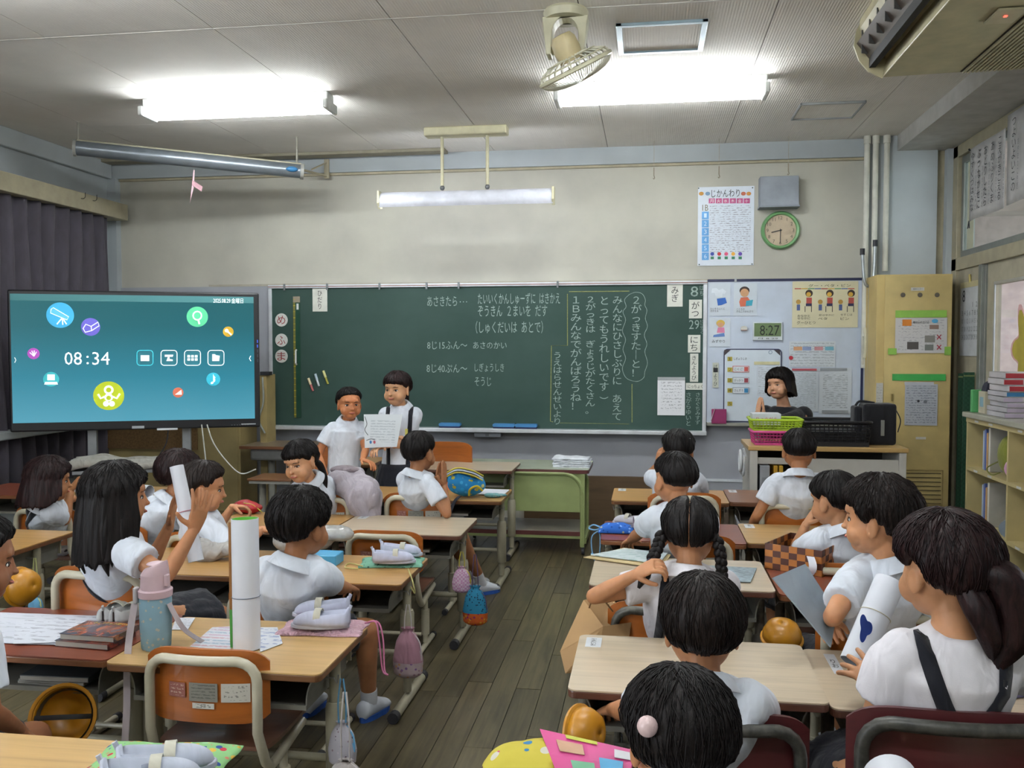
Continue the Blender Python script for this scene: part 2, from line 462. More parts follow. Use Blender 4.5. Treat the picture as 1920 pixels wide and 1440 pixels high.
# ---- left wall : curtain box, curtains, window behind, sill
struct(MB().b2((XL, 1.0, 2.53), (-4.42, 7.22, 2.665)).build('trim_12', plain('#a39c84', .55), bevel=.006))
st('window_1', (XL + .002, 1.2, .95), (XL + .03, 7.0, 2.5), plain('#8fa0a8', .3))
st('trim_13', (XL, 1.0, .80), (-4.40, 7.15, .86), wall_grey, .01)
cur_m = cloth('#4e4a52', .9, .25, 6)
def curtain(y0, y1, z0, z1, n, label, seed, name='curtain'):
    rnd = random.Random(seed); ph = [rnd.uniform(-.7, .7) for _ in range(n + 2)]
    def fn(u, v):
        y = y0 + (y1 - y0) * u; k = u * n; i = int(k); q = ph[i] + (ph[min(i + 1, n)] - ph[i]) * (k - i)
        a = .028 + .022 * (1 - v); 
        return (-4.50 + a * math.sin(k * 2 * math.pi + q) + .012 * math.sin(5 * u + 3 * v), y + .015 * math.sin(9 * v + k), z0 + (z1 - z0) * v)
    t = thing(name, (0, 0, 0), label, 'curtain', 'grey curtains on the left wall')
    MB().grid(fn, n * 10, 10, .006).build('curtain_fabric', cur_m, t, smooth='all')
    for i in range(n): MB().box((-4.5, y0 + (y1 - y0) * (i + .5) / n, z1 + .012), (.012, .012, .03)).build('curtain_hook', plain('#8a8a86', .5), t)
curtain(4.75, 7.05, .42, 2.53, 15, 'dark grey curtain gathered behind the big screen, nearest the front wall', 3)
curtain(2.3, 4.72, .42, 2.53, 15, 'dark grey curtain at the left edge of the photo', 5)
for px, py in ((152, 372), (174, 376)):
    p = wx(px, py, -4.42); o = MB().tube(bez([(0, 0, 0), (.02, 0, -.002), (.035, 0, .01), (.036, 0, .045)], 4), .003, 6).build('curtain_box_hook', plain('#3a3734', .4), smooth=True)
    o.location = p; tag(o, None, 'hook', 'small hooks screwed into the curtain box'); o['label'] = 'small dark hook on the curtain box, ' + ('the left one' if px < 160 else 'the right one')
# ---- right wall with sliding doors, transom windows and corridor behind
frame_m = plain('#9a937c', .5)
door_m = plain('#a29c88', .5)
st('wall_right', (XR, YB, -.1), (XR + .1, 2.0, ZC), wall_grey)
st('wall_right_2', (XR, 2.0, 2.925), (XR + .1, YF, ZC), wall_grey)
st('wall_right_3', (2.2, 7.2, 0), (XR + .1, YF, ZC), wall_grey)
# frame rails
for i, (a, b) in enumerate([((2.24, 2.0, 2.84), (2.36, 7.2, 2.925)), ((2.24, 2.0, 2.01), (2.36, 7.2, 2.10)), ((2.24, 7.1, 0), (2.36, 7.2, 2.925)), ((2.24, 2.0, 0), (2.36, 2.08, 2.925)), ((2.24, 4.55, 0), (2.36, 4.63, 2.925))]):
    st('trim_%d' % (14 + i), a, b, frame_m, .004)
sash_m = plain('#7f837e', .4, metal=.3)
def sash(n, y0, y1, x):
    w = bpy.data.objects.new('window_%d' % n, None); COL.objects.link(w); struct(w)
    f = MB(); f.b2((x, y0, 2.10), (x + .03, y1, 2.15)).b2((x, y0, 2.79), (x + .03, y1, 2.84)).b2((x, y0, 2.15), (x + .03, y0 + .045, 2.79)).b2((x, y1 - .045, 2.15), (x + .03, y1, 2.79))
    f.build('window_frame', sash_m, w, bevel=.003)
    MB().b2((x + .012, y0 + .045, 2.15), (x + .017, y1 - .045, 2.79)).build('window_pane', glass(), w)
sash(2, 5.86, 7.1, 2.27); sash(3, 4.63, 5.9, 2.305); sash(4, 3.3, 4.55, 2.27); sash(5, 2.08, 3.34, 2.305)
def door(n, y0, y1, x, win, handle):
    w = bpy.data.objects.new('door_%d' % n, None); COL.objects.link(w); struct(w)
    f = MB(); z0, z1 = win
    f.b2((x, y0, 0), (x + .035, y1, z0)).b2((x, y0, z1), (x + .035, y1, 2.01)).b2((x, y0, z0), (x + .035, y0 + .16, z1)).b2((x, y1 - .16, z0), (x + .035, y1, z1))
    f.build('door_leaf', door_m, w)
    g = MB(); a, b = y0 + .16, y1 - .16
    g.b2((x - .008, a - .02, z0 - .02), (x, b + .02, z0)).b2((x - .008, a - .02, z1), (x, b + .02, z1 + .02)).b2((x - .008, a - .02, z0), (x, a, z1)).b2((x - .008, b, z0), (x, b + .02, z1))
    g.build('door_window_frame', alu, w, bevel=.002)
    MB().b2((x + .014, a, z0), (x + .02, b, z1)).build('door_pane', glass('#eef2f4'), w)
    MB().b2((x - .012, y1 - .012, 0), (x - .001, y1, 2.01)).build('door_edge_strip', sash_m, w)
    return w
st('wall_right_4', (2.26, 6.60, 0), (2.33, 7.1, 2.01), door_m)
struct(MB().b2((2.235, 6.56, 0), (2.262, 6.62, 2.01)).build('trim_20', sash_m, bevel=.003))
door(1, 5.05, 6.55, 2.27, (1.25, 1.86), 1)
door(2, 3.6, 5.06, 2.31, (1.25, 1.86), 1)
door(3, 2.08, 3.62, 2.27, (1.25, 1.86), 1)
# corridor beyond
st('floor_corridor', (XR + .1, YB, -.1), (4.6, YF + 2, 0), plain('#8a7c62', .4))
st('wall_corridor', (4.5, YB, 0), (4.6, YF + 2, 3.0), plain('#c9bcb6', .8))
st('wall_corridor_end', (XR + .1, YF + 2, 0), (4.6, YF + 2.1, 3.0), plain('#c9bcb6', .8))
st('ceiling_corridor', (XR + .1, YB, 2.9), (4.6, YF + 2.1, 3.0), plain('#c0a9a4', .8))
st('window_21', (4.46, 2.2, .95), (4.5, 5.9, 2.3), emit('#f4f1f8', 3.2, 'bright_outdoor_pane'))
st('window_22', (4.46, 6.3, .95), (4.5, 9.0, 2.3), emit('#f4f1f8', 3.2, 'bright_outdoor_pane'))
st('window_20', (-4.645, -1.6, .95), (-4.60, .9, 2.5), emit('#e6eefa', 2.5, 'daylight_pane'))
st('trim_21', (XR + .1, 7.9, 2.55), (4.5, 8.2, 2.9), plain('#a99b92', .8))
for yy in (6.2, 3.6):  # tube lights added only to brighten the corridor behind the panes
    t = thing('corridor_fill_light', (3.4, yy, 2.9), 'tube light added to brighten the corridor beyond the glass' if yy > 5 else 'added corridor tube light nearer the camera', 'ceiling light')
    MB().box((0, 0, -.02), (.12, 1.2, .04)).build('lamp_housing', white_metal, t)
    MB().tube([(0, -.58, -.06), (0, .58, -.06)], .018, 10).build('tube', emit('#f4f6ff', 60), t, smooth=True)
# pink flower cut-out on the door pane
fl = thing('paper_flower', (2.262, 0, 0), 'yellow-green paper flower with a pale pink rim taped inside the door window', 'paper flower')
c = wx(1917, 640, 2.262)
def petals(sc, n=6):
    return [(sc * (1 + .28 * math.cos(n * a)) * math.cos(a) * .9, sc * (1 + .28 * math.cos(n * a)) * math.sin(a) * 1.25) for a in [2 * math.pi * i / 48 for i in range(48)]]
mt = Matrix.Translation((0, c.y - .05, c.z - .05)) @ Matrix(((0, 0, 1, 0), (1, 0, 0, 0), (0, 1, 0, 0), (0, 0, 0, 1)))
MB().prism(petals(.2), 0, .002, mt).build('flower_rim', plain('#c9a0a0', .7), fl)
MB().prism(petals(.175), -.002, 0, mt).build('flower_petals', plain('#a89a3e', .7), fl)
# white conduits on the pillar
pipe_m = plain('#c9c8bd', .5)
for px, pyb, lab in ((1626, 690, 'left white wall conduit running down to the switch box'), (1642, 560, 'middle white wall conduit'), (1663, 508, 'right white wall conduit ending above the tall cabinet')):
    p = wy(px, 300, 7.2); q = wy(px, pyb, 7.2)
    o = MB().tube([(p.x, 7.205, q.z), (p.x, 7.205, ZC - .012)], .021, 12).tube([(p.x, 7.205, ZC - .06), (p.x, 7.205, ZC - .002)], .027, 12).build('conduit', pipe_m, smooth=True)
    tag(o, lab, 'pipe', 'white conduits on the right pillar')
# ============================================================ THE FRONT WALL
UX, UZ = V((1, 0, 0)), V((0, 0, 1))
YW = 7.335
# ---- blackboard
bb = thing('blackboard', (-1.362, 7.29, .765), 'large green chalkboard with white aluminium frame covered in white chalk writing', 'blackboard')
BW, BH, BX, BZ = 3.64, 1.205, -1.362, .765
def bbp(px, py): p = wy(px, py, 7.278); return V((p.x - BX, p.y - 7.29, p.z - BZ))
t = NT('chalkboard_green'); t.set(.62, spec=.3)
n = t.noise(1.3, t.mp((1, 1, 1.4)), 4, .6); t.base(t.ramp(n, [(.3, '#29423b'), (.7, '#384f48')])); bbm = t.m
MB().b2((-BW / 2 + .02, -.012, .02), (BW / 2 - .02, .03, BH - .02)).build('writing_surface', bbm, bb)
frm = plain('#c8ccd0', .35, metal=.3)
MB().b2((-BW / 2, -.03, BH - .03), (BW / 2, .03, BH)).build('top_rail', frm, bb, bevel=.004)
MB().b2((-BW / 2, -.032, BH - .02), (BW / 2, -.0305, BH - .012)).build('rail_strip', plain('#8a6a62', .6), bb)
MB().b2((-BW / 2, -.025, 0), (-BW / 2 + .03, .03, BH - .03)).build('side_rail', frm, bb, bevel=.004)
MB().b2((BW / 2 - .03, -.025, 0), (BW / 2, .03, BH - .03)).build('side_rail', frm, bb, bevel=.004)
MB().b2((-BW / 2, -.10, -.012), (BW / 2, .03, .02)).build('chalk_tray', frm, bb, bevel=.005)
for px in (535, 615, 713, 801, 861, 1046):
    p = bbp(px, 531); MB().box((p.x, -.036, BH - .02), (.016, .01, .055)).build('rail_clip', plain('#6f7476', .4, metal=.4), bb, bevel=.002)
chalk = plain('#8fa098', .9, var=.12, vs=60); chalk_y = plain('#8c9058', .9, var=.12, vs=60)
def bt(s, x0, y0, x1, y1, m=chalk, vert=False, keep=False, name='chalk_writing', tilt=0, ls=.95):
    a, b = bbp(x0, y0), bbp(x1, y1); c = (a + b) / 2
    text(s, bb, (c.x, -.0125, c.z), abs(b.x - a.x), abs(a.z - b.z), m, (1, 0, 0), (0, 0, 1), vert, name, keep, ls, .001, tilt=tilt)
bt('あさきたら', 801, 556, 857, 574); bt('…', 862, 565, 876, 567)
bt('たいいくかんしゅーずに  はきかえ', 896, 550, 1050, 570)
bt('ぞうきん  ２まいを  だす', 896, 573, 1026, 593)
bt('（しゅくだいは  あとで）', 892, 602, 1018, 625)
bt('8じ15ふん〜', 801, 640, 876, 655); bt('あさのかい', 887, 641, 950, 654)
bt('8じ40ぷん〜', 800, 683, 876, 699); bt('しぎょうしき', 890, 681, 945, 697); bt('そうじ', 890, 707, 921, 724)
bt('１Ｂみんなでがんばろうね！', 1070, 556, 1090, 768, vert=True)
bt('２がっきは　ぎょうじがたくさん。', 1098, 556, 1116, 776, vert=True)
bt('とってもうれしいです⌣', 1124, 556, 1142, 748, vert=True)
bt('みんなにひさしぶりに　あえて', 1148, 556, 1166, 788, vert=True)
bt('２がっきすた｜と！', 1184, 556, 1202, 706, vert=True)
bt('うえはらせんせいより', 1037, 660, 1053, 796, vert=True)
bt('8', 1295, 537, 1309, 556); bt('はち', 1312, 536, 1320, 554, vert=True)
bt('29', 1292, 600, 1311, 617); bt('にじゅうく', 1313, 600, 1319, 626, vert=True)
bt('さかぐちみすず', 1304, 736, 1313, 796, vert=True); bt('さがらゆいと', 1286, 736, 1296, 798, vert=True)
def bline(pts, m=chalk_y, w=.0035, name='chalk_line'):
    P = [bbp(*p) for p in pts]; P = [(p.x, -.0132, p.z) for p in P]
    MB().tube(P, w, 6, flat=1).build(name, m, bb)
bline([(1067, 547), (1180, 546)]); bline([(1064, 551), (1064, 648), (1034, 648), (1032, 790), (1037, 791)]); bline([(1185, 720), (1185, 792)]); bline([(1050, 793), (1180, 795)], w=.0015)
cl = [(1180, 552), (1192, 548), (1204, 551), (1210, 562), (1209, 572), (1213, 582), (1210, 597), (1214, 612), (1208, 628), (1213, 645), (1209, 660), (1214, 680), (1209, 697), (1207, 708), (1196, 715), (1182, 713), (1172, 706), (1167, 690), (1173, 672), (1168, 655), (1173, 637), (1167, 620), (1173, 600), (1168, 585), (1174, 575), (1171, 562), (1180, 552)]
bline([tuple(p) for p in [(q.x, q.y) for q in bez([(a, b, 0) for a, b in cl], 4)]], chalk, .002, 'chalk_cloud')
# things on the blackboard
def magnet_card(px0, py0, px1, py1, s, label, vert=True, bg='#d2d3c8', ink=INK, ycard=7.276, name='sign_card', cat='sign card', tk=.004, tw=.6, th=.8, y=None):
    yy = y if y is not None else ycard
    a, b = wy(px0, py0, yy), wy(px1, py1, yy); w, h = b.x - a.x, a.z - b.z
    t = thing(name, ((a.x + b.x) / 2, yy, b.z), label, cat)
    MB().b2((-w / 2, -tk, 0), (w / 2, .0, h)).build('card', plain(bg, .5), t, bevel=.001)
    if s: text(s, t, (0, -tk, h / 2), w * tw, h * th, ink, (1, 0, 0), (0, 0, 1), vert, 'lettering', off=.0012)
    return t
magnet_card(586, 541, 614, 584, 'ひだり', 'white card on the chalkboard reading left in black, near the long ruler', tw=.3)
magnet_card(1251, 529, 1280, 575, 'みぎ', 'white card on the chalkboard reading right, near the date', tw=.45, th=.6)
magnet_card(1292, 562, 1316, 597, 'がつ', 'white magnet card reading month under the chalked 8')
magnet_card(1290, 628, 1313, 661, 'にち', 'white magnet card reading day under the chalked 29')
magnet_card(1294, 663, 1309, 716, 'きんようび', 'narrow white card with the day of the week, above the wide name card', tw=.6, th=.86)
magnet_card(1286, 718, 1321, 731, 'にっちょく', 'wide low card above the two chalked names', vert=False, tw=.8, th=.55)
red_ink = plain('#8a2220', .7)
for py, ch, w_ in ((600, 'め', 'topmost'), (638, 'ふ', 'middle'), (668, 'ま', 'lowest')):
    p = wy(528, py, 7.276); t = thing('round_magnet', (p.x, p.y, p.z), 'round white magnet with a red letter on the chalkboard, ' + w_ + ' of three', 'magnet', 'round letter magnets')
    mm = Matrix.Rotation(R(90), 4, 'X')
    MB().lathe([(.0, 0), (.054, 0), (.056, .003), (.054, .006), (0, .006)], 28, m=mm).build('magnet_disc', plain('#c9cbc6', .5), t, smooth=True)
    text(ch, t, (0, -.0065, 0), .072, .072, red_ink, off=.0012)
# ruler
a, b = wy(551, 556, 7.276), wy(564, 783, 7.276)
t = thing('board_ruler', ((a.x + b.x) / 2, 7.276, b.z), 'long clear chalkboard ruler with yellow edge standing on the board', 'ruler'); h = a.z - b.z
MB().b2((-.03, -.006, 0), (.03, 0, h)).build('ruler_bar', plain('#28493a', .25, coat=.3), t, bevel=.002)
MB().b2((-.03, -.008, 0), (-.012, -.006, h)).build('yellow_edge', plain('#6d6a2c', .5), t)
MB().b2((-.03, -.0085, h - .05), (.03, -.006, h)).build('end_piece', plain('#8d8370', .5), t)
MB().b2((.0, -.0085, h - .11), (.018, -.006, h - .06)).build('ruler_label', plain('#c8cccb', .5), t)
MB().tube([(-.006, -.006, h * .44), (-.006, -.022, h * .45), (-.006, -.022, h * .55), (-.006, -.006, h * .56)], .008, 8).build('grip', plain('#cfd2d0', .4), t, smooth=True)
tk = MB()
for i in range(20): tk.box((-.02, -.0085, h * (i + .5) / 20), (.018, .001, .004 if i % 2 else .008))
tk.build('tick_marks', plain('#a89b30', .5), t)['kind'] = 'stuff'
for (x0, y0, x1, y1, c1, c2, nm) in ((578, 709, 587, 733, '#c9bd9a', '#b56a68', 'red'), (591, 701, 598, 724, '#aebfca', '#c8d0d4', 'white'), (606, 695, 615, 720, '#c8c88a', '#a9a44a', 'yellow')):
    p, q = wy(x0, y0, 7.264), wy(x1, y1, 7.264); t = thing('chalk_holder', p, nm + ' chalk in a magnetic holder stuck slanting on the chalkboard', 'chalk', 'three chalk holders on the board')
    d = q - p; MB().tube([(0, 0, 0), d * .5], .011, 10).build('holder', plain(c1, .4), t, smooth=True); MB().tube([d * .5, d], .009, 10).build('chalk_stick', plain(c2, .9), t, smooth=True)
def eraser(px, lab):
    p = wy(px, 795, 7.235); t = thing('board_eraser', (p.x, 7.235, .786), lab, 'eraser', 'blue erasers in the chalk tray')
    MB().box((0, 0, .008), (.175, .05, .014)).build('felt_pad', plain('#2c2f52', .95), t)
    MB().prism(rrect(.18, .026, .012, 5, 0, .026), -.028, .028, Matrix.Rotation(R(90), 4, 'X')).build('eraser_back', plain('#3f7fb4', .5), t, smooth=True)
eraser(844, 'blue board eraser lying alone in the chalk tray'); eraser(945, 'blue board eraser, left one of the touching pair in the tray'); eraser(987, 'blue board eraser, right one of the touching pair in the tray')
p = wy(915, 810, 7.25); t = thing('tray_drawer', (p.x, 7.27, .715), 'grey steel drawer box hanging below the chalk tray', 'drawer')
MB().box((0, 0, .016), (.22, .1, .036)).build('drawer_box', plain('#7d8288', .4, metal=.3), t, bevel=.003); MB().box((0, -.055, .016), (.03, .01, .02)).build('latch', plain('#55585c', .4), t)
# notice on the board
a, b = wy(1233, 707, 7.27), wy(1284, 779, 7.27); t = thing('notice_sheet', ((a.x + b.x) / 2, 7.272, b.z), 'white typed notice sheet held by a bar magnet at the right of the chalkboard', 'notice')
w, h = b.x - a.x, a.z - b.z
MB().b2((-w / 2, -.002, 0), (w / 2, 0, h)).build('paper', printed('#dcdde0', '#83868c', 12, 'X', 'Z', .12, .52, 14), t)
MB().b2((-w / 2, -.007, h - .022), (w / 2, -.001, h)).build('bar_magnet', plain('#9ba0a2', .4), t, bevel=.002)
# ---- board light
bl = thing('board_light', (-1.32, 6.5, ZC), 'white blackboard lamp hanging from the ceiling on two stems', 'lamp')
w0 = wy(713, 375, 6.5).x + 1.32; w1 = wy(1038, 372, 6.5).x + 1.32; zt = wy(828, 357, 6.5).z - ZC; zb = wy(875, 387, 6.5).z - ZC
cream = plain('#c6c1a2', .45)
MB().b2((-.30, -.06, -.062), (.31, .06, 0)).build('ceiling_box', cream, bl, bevel=.01)
for x_ in (-.175, .16):
    MB().tube([(x_, 0, -.06), (x_, 0, zt + .02)], .0125, 12).build('stem', cream, bl, smooth=True)
    MB().ell((x_, 0, zt + .018), (.018, .018, .02), 12, 8).build('swivel_joint', plain('#77797a', .3, metal=.7), bl, smooth=True)
def refl(u, v):
    a = R(-35 + 125 * v); return (w0 + (w1 - w0) * u, -.03 - .085 * math.cos(a) + .06, zt - .055 - .0 + .075 * math.sin(a) - .02)
MB().grid(refl, 1, 12, .004).build('reflector', plain('#d6d8e2', .3), bl, smooth=True)
for x_ in (w0, w1): MB().prism([(.06 - .03 + .0, 0), (-.055, 0), (-.06, -.09), (-.03, -.13), (.03, -.12)], x_ - .008, x_ + .008, Matrix(((0, 0, 1, 0), (1, 0, 0, 0), (0, 1, 0, zt), (0, 0, 0, 1)))).build('end_cap', cream, bl)
MB().tube([(w0 + .03, .025, zt - .07), (w1 - .03, .025, zt - .07)], .016, 10).build('tube', emit('#f2f6ff', 11), bl, smooth=True)
# ---- ceiling fan
fn = thing('ceiling_fan', (-.395, 4.33, ZC), 'cream oscillating ceiling fan with a tilted wire guard', 'fan')
fc = plain('#bdb99e', .45); fw = plain('#c9c7b4', .4)
MB().lathe([(.0, 0), (.10, 0), (.108, -.012), (.10, -.045), (0, -.045)][::-1], 28).build('mount_plate', fc, fn, smooth=True)
XZ = Matrix(((1, 0, 0, 0), (0, 0, -1, 0), (0, 1, 0, 0), (0, 0, 0, 1)))
arch = [(.062 * math.cos(R(a_)), -.12 + .075 * math.sin(R(a_))) for a_ in range(0, 181, 15)]
MB().prism([(-.108, -.04), (-.088, -.215), (-.066, -.215)] + arch[::-1] + [(.066, -.215), (.088, -.215), (.108, -.04)], -.045, .045, XZ).build('yoke', fc, fn, bevel=.004)
N = V((.40, .31, -.87)).normalized(); hub = V((.045, -.03, -.275)); m = Matrix.Translation(hub) @ N.to_track_quat('Z', 'Y').to_matrix().to_4x4()
MB().box((0, 0, -.19), (.19, .03, .028)).build('swivel_bracket', fc, fn, bevel=.006)
mo = MB(); mo.M = m; mo.lathe([(0, -.16), (.045, -.155), (.060, -.13), (.064, -.08), (.056, -.03), (0, -.03)], 24); mo.build('motor', plain('#b9ab84', .5), fn, smooth=True)
def ring(r, z, th, nm, mat_): q = MB(); q.M = m; q.tube([(r * math.cos(2 * math.pi * i / 40), r * math.sin(2 * math.pi * i / 40), z) for i in range(40)], th, 6, closed=True); return q.build(nm, mat_, fn, smooth=True)
ring(.178, .01, .010, 'guard_rim', fc); ring(.12, -.045, .003, 'guard_ring', fc); ring(.165, -.02, .003, 'guard_ring', fc)
for nm, sg, nn in (('guard_front', 1, 84), ('guard_back', -1, 26)):
    q = MB(); q.M = m
    for i in range(nn):
        a = 2 * math.pi * i / nn; pts = [(r_ * math.cos(a), r_ * math.sin(a), .01 + sg * .062 * math.sqrt(max(0, 1 - ((r_ / .178) ** 2.6)))) for r_ in ((.045, .09, .13, .158, .172, .178) if sg > 0 else (.055, .11, .15, .172, .178))]
        q.tube(pts, .0017 if sg > 0 else .0034, 4, caps=False)
    o = q.build(nm, fw, fn); o['kind'] = 'stuff'
q = MB(); q.M = m; q.lathe([(0, .068), (.045, .066), (.045, .073), (0, .076)], 24); q.build('guard_badge', fc, fn, smooth=True)
for k in range(3):
    q = MB(); q.M = m @ Matrix.Rotation(R(120 * k), 4, 'Z'); q.grid(lambda u, v: (.03 + .115 * u, (-.045 + .09 * v) * (.5 + .5 * math.sin(math.pi * min(1, u + .2))), .012 + .02 * (v - .5) * (1 - .4 * u)), 5, 4, .002); q.build('fan_blade', plain('#8f9a9c', .3), fn, smooth=True)
# ---- air conditioner (ceiling hung)
AC = thing('air_conditioner', (1.35, 3.6, ZC), 'beige ceiling-hung air conditioner with open louvre at the top right', 'air conditioner')
acm = plain('#aba382', .5); Y0, Y1 = -1.0, 1.06
prof = [(-.33, 0), (-.36, -.06), (-.37, -.13), (-.345, -.2), (-.30, -.255), (-.265, -.285), (.45, -.265), (.50, -.22), (.50, 0)]
body_prof = [(-.30, 0), (-.28, -.08), (-.22, -.2), (-.235, -.285), (.45, -.27), (.50, -.22), (.50, 0)]
mx = Matrix(((1, 0, 0, 0), (0, 0, -1, 0), (0, 1, 0, 0), (0, 0, 0, 1)))
q = MB(); q.prism(body_prof, -Y1 + .006, -Y0 - .006, mx); q.build('casing', acm, AC, bevel=.006)
q = MB(); q.prism([(-.34, 0), (-.345, -.05), (-.33, -.1), (-.325, -.1), (-.33, -.05), (-.325, 0)], -Y1, -Y0, mx); q.build('upper_lip', acm, AC)
for yy in (Y0, Y1 - .012):
    q = MB(); q.prism([(-.33, 0), (-.36, -.06), (-.37, -.13), (-.345, -.2), (-.30, -.255), (-.235, -.29), (-.20, -.2), (-.27, 0)], -yy - .012, -yy, mx); q.build('end_plate', acm, AC)
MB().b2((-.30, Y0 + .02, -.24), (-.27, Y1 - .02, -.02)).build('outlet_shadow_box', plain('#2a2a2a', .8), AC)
q = MB(); q.M = Matrix.Translation((-.335, 0, -.14)) @ Matrix.Rotation(R(-38), 4, 'Y'); q.b2((-.005, Y0 + .01, -.085), (.0, Y1 + .012, .03)); q.build('louvre', plain('#4a4038', .5), AC)
for k in range(14):
    y_ = Y0 + .12 + k * .145; MB().grid(lambda u, v: (-.345 + .08 * u, y_ + .03 * math.sin(1.5 * u) , -.07 - .11 * v), 4, 2, .004).build('vane', plain('#4c4c4a', .5), AC)
def acz(x): return -.285 + .0219 * (x + .235)
q = MB(); q.prism([(.115, acz(.115) - .0012), (.44, acz(.44) - .0012), (.44, acz(.44) + .002), (.115, acz(.115) + .002)], -Y1 + .02, -Y0 - .04, mx); q.build('intake_recess', plain('#2c281e', .9), AC)
for k in range(16):
    x_ = .125 + .0195 * k; MB().b2((x_, Y0 + .05, acz(x_) - .009), (x_ + .0105, Y1 - .022, acz(x_) - .001)).build('intake_slat', plain('#a29a7c', .5), AC)
MB().b2((-.02, .18, -.292), (.09, .34, -.284)).build('control_panel', plain('#b3aa8c', .5), AC, bevel=.002)
MB().box((.03, .25, -.294), (.012, .012, .004)).build('red_indicator', emit('#ff5040', 2), AC)
# ---- rolled-up projection screen hung from the ceiling, with bracket
a, b = V((-3.86, 5.62, 2.845)), V((-2.67, 6.62, 2.775))
a = wz(138, 277, 2.86); b = wy(569, 322, 6.62)
t = thing('projection_screen', a, 'rolled-up grey projection screen tube slanting under the ceiling at the left', 'projection screen')
d = b - a; MB().tube([d * .01, d * .99], .052, 24).build('screen_tube', plain('#6d747a', .3, metal=.4), t, smooth=True)
MB().tube([(0, 0, 0), d * .012], .06, 20).build('end_cap', plain('#8c8c86', .4), t, smooth=True); MB().tube([d * .985, d], .06, 20).build('end_cap', plain('#8c8c86', .4), t, smooth=True)
up = V((0, 0, 1)); MB().tube([up * .052 + d * .01, up * .052 + d * .99], .012, 8).build('top_channel', plain('#a09b88', .4), t)
sd = d.cross(up).normalized(); q = d * .945 + sd * .053; MB().ell(q, (.045, .02, .02), 14, 8, rot=Matrix.Rotation(math.atan2(d.y, d.x), 3, 'Z')).build('blue_label', plain('#2f6f9e', .5), t, smooth=True)
for k in (.02, .97): MB().tube([d * k + up * .05, V((d.x * k, d.y * k, ZC - a.z))], .008, 6).build('hanger', plain('#8a877c', .5), t)
br = wy(612, 330, 7.28)
t = thing('wall_bracket', (br.x, 7.30, br.z), 'beige triangular wall bracket beside the end of the rolled screen', 'bracket')
MB().box((0, -.01, .06), (.04, .02, .16)).build('wall_plate', cream_trim, t); MB().tube([(0, -.02, 0), (-.10, -.30, .0), V((b.x - br.x, b.y - 7.30, b.z - br.z + .05))], .010, 6).build('arm', cream_trim, t); MB().tube([(0, -.02, .11), (-.06, -.2, .02)], .007, 6).build('brace', cream_trim, t)
# pink paper glider hanging below the screen tube
k = .53; g = a + d * k + V((0, 0, -.10)); dp = (g - CAMP).dot(FWD)
p0, p1, p2 = wd(363, 319, dp), wd(356, 381, dp), wd(380, 350, dp)
t = thing('paper_glider', p0, 'small pink paper aeroplane hanging on a thread under the screen tube', 'paper aeroplane')
c = V((0, 0, 0)); e = p1 - p0; w = p2 - p0
q = MB(); q.add([(0, 0, 0), e, e * .5 + V((.012, .01, 0)), (.006, .004, 0)], [(0, 1, 2, 3)]); q.build('fuselage', plain('#caa6ad', .6), t, solid=.004)
q = MB(); q.add([e * .3, w, w + V((-.01, 0, -.035)), e * .45], [(0, 1, 2, 3)]); q.build('wing', plain('#b98f98', .6), t, solid=.003)
MB().tube([(0, 0, 0), (0, 0, .05)], .001, 4).build('thread', plain('#a0a0a0', .6), t)
# three chain hooks hanging from the ceiling near the front wall
for px, pe, lab in ((1226, 336, 'leftmost'), (1348, 334, 'middle'), (1478, 328, 'rightmost')):
    p = wy(px, pe, 7.14); t = thing('hanging_chain', (p.x, 7.14, ZC), 'thin hook wire hanging from the ceiling over the timetable, ' + lab + ' of three', 'hook wire', 'thin hook wires')
    z = p.z - ZC; MB().tube([(0, 0, 0), (0, 0, z * .7)], .0022, 6).build('wire', plain('#a8a294', .5), t)
    MB().tube([(0, 0, z * .7), (0, 0, z * .9), (.006, 0, z * .97), (0, 0, z), (-.006, 0, z * .97)], .0035, 6).build('hook', plain('#8b7f6a', .5), t)
# ---- timetable poster
a, b = wy(1309, 351, 7.34), wy(1413, 497, 7.34); w, h = b.x - a.x, a.z - b.z
t = thing('timetable_poster', ((a.x + b.x) / 2, 7.345, b.z), 'white timetable poster with pink day headings and tulips', 'poster')
MB().b2((-w / 2, -.002, 0), (w / 2, 0, h)).build('paper', plain('#d2dae4', .4, var=.02), t)
def P(px, py): p = wy(px, py, 7.34); return V((p.x - (a.x + b.x) / 2, -.0025, p.z - b.z))
def rect(parent, x0, y0, x1, y1, m_, nm, Pf, y=0.0, th=.001):
    A, B = Pf(x0, y0), Pf(x1, y1); return MB().b2((A.x, A.y - th - y, B.z), (B.x, A.y - y, A.z)).build(nm, m_, parent)
def disc(parent, cx, cy, r, m_, nm, Pf, sq=1, y=0.0, n=20):
    A = Pf(cx, cy); rr = abs(Pf(cx + r, cy).x - A.x)
    return MB().prism([(rr * math.cos(2 * math.pi * i / n), rr * sq * math.sin(2 * math.pi * i / n)) for i in range(n)], 0, .001, Matrix(((1, 0, 0, A.x), (0, 0, -1, A.y - y), (0, 1, 0, A.z), (0, 0, 0, 1)))).build(nm, m_, parent)
def tx(parent, s, x0, y0, x1, y1, m_, Pf, vert=False, y=.0012, keep=False, ls=.95):
    A, B = Pf(x0, y0), Pf(x1, y1); c = (A + B) / 2
    return text(s, parent, (c.x, A.y - y, c.z), abs(B.x - A.x), abs(A.z - B.z), m_, (1, 0, 0), (0, 0, 1), vert, 'lettering', keep, ls, .0008)
tx(t, 'じかんわり', 1334, 356, 1387, 369, INK, P)
pink = plain('#b8487e', .5); sky = plain('#5d9fd8', .5)
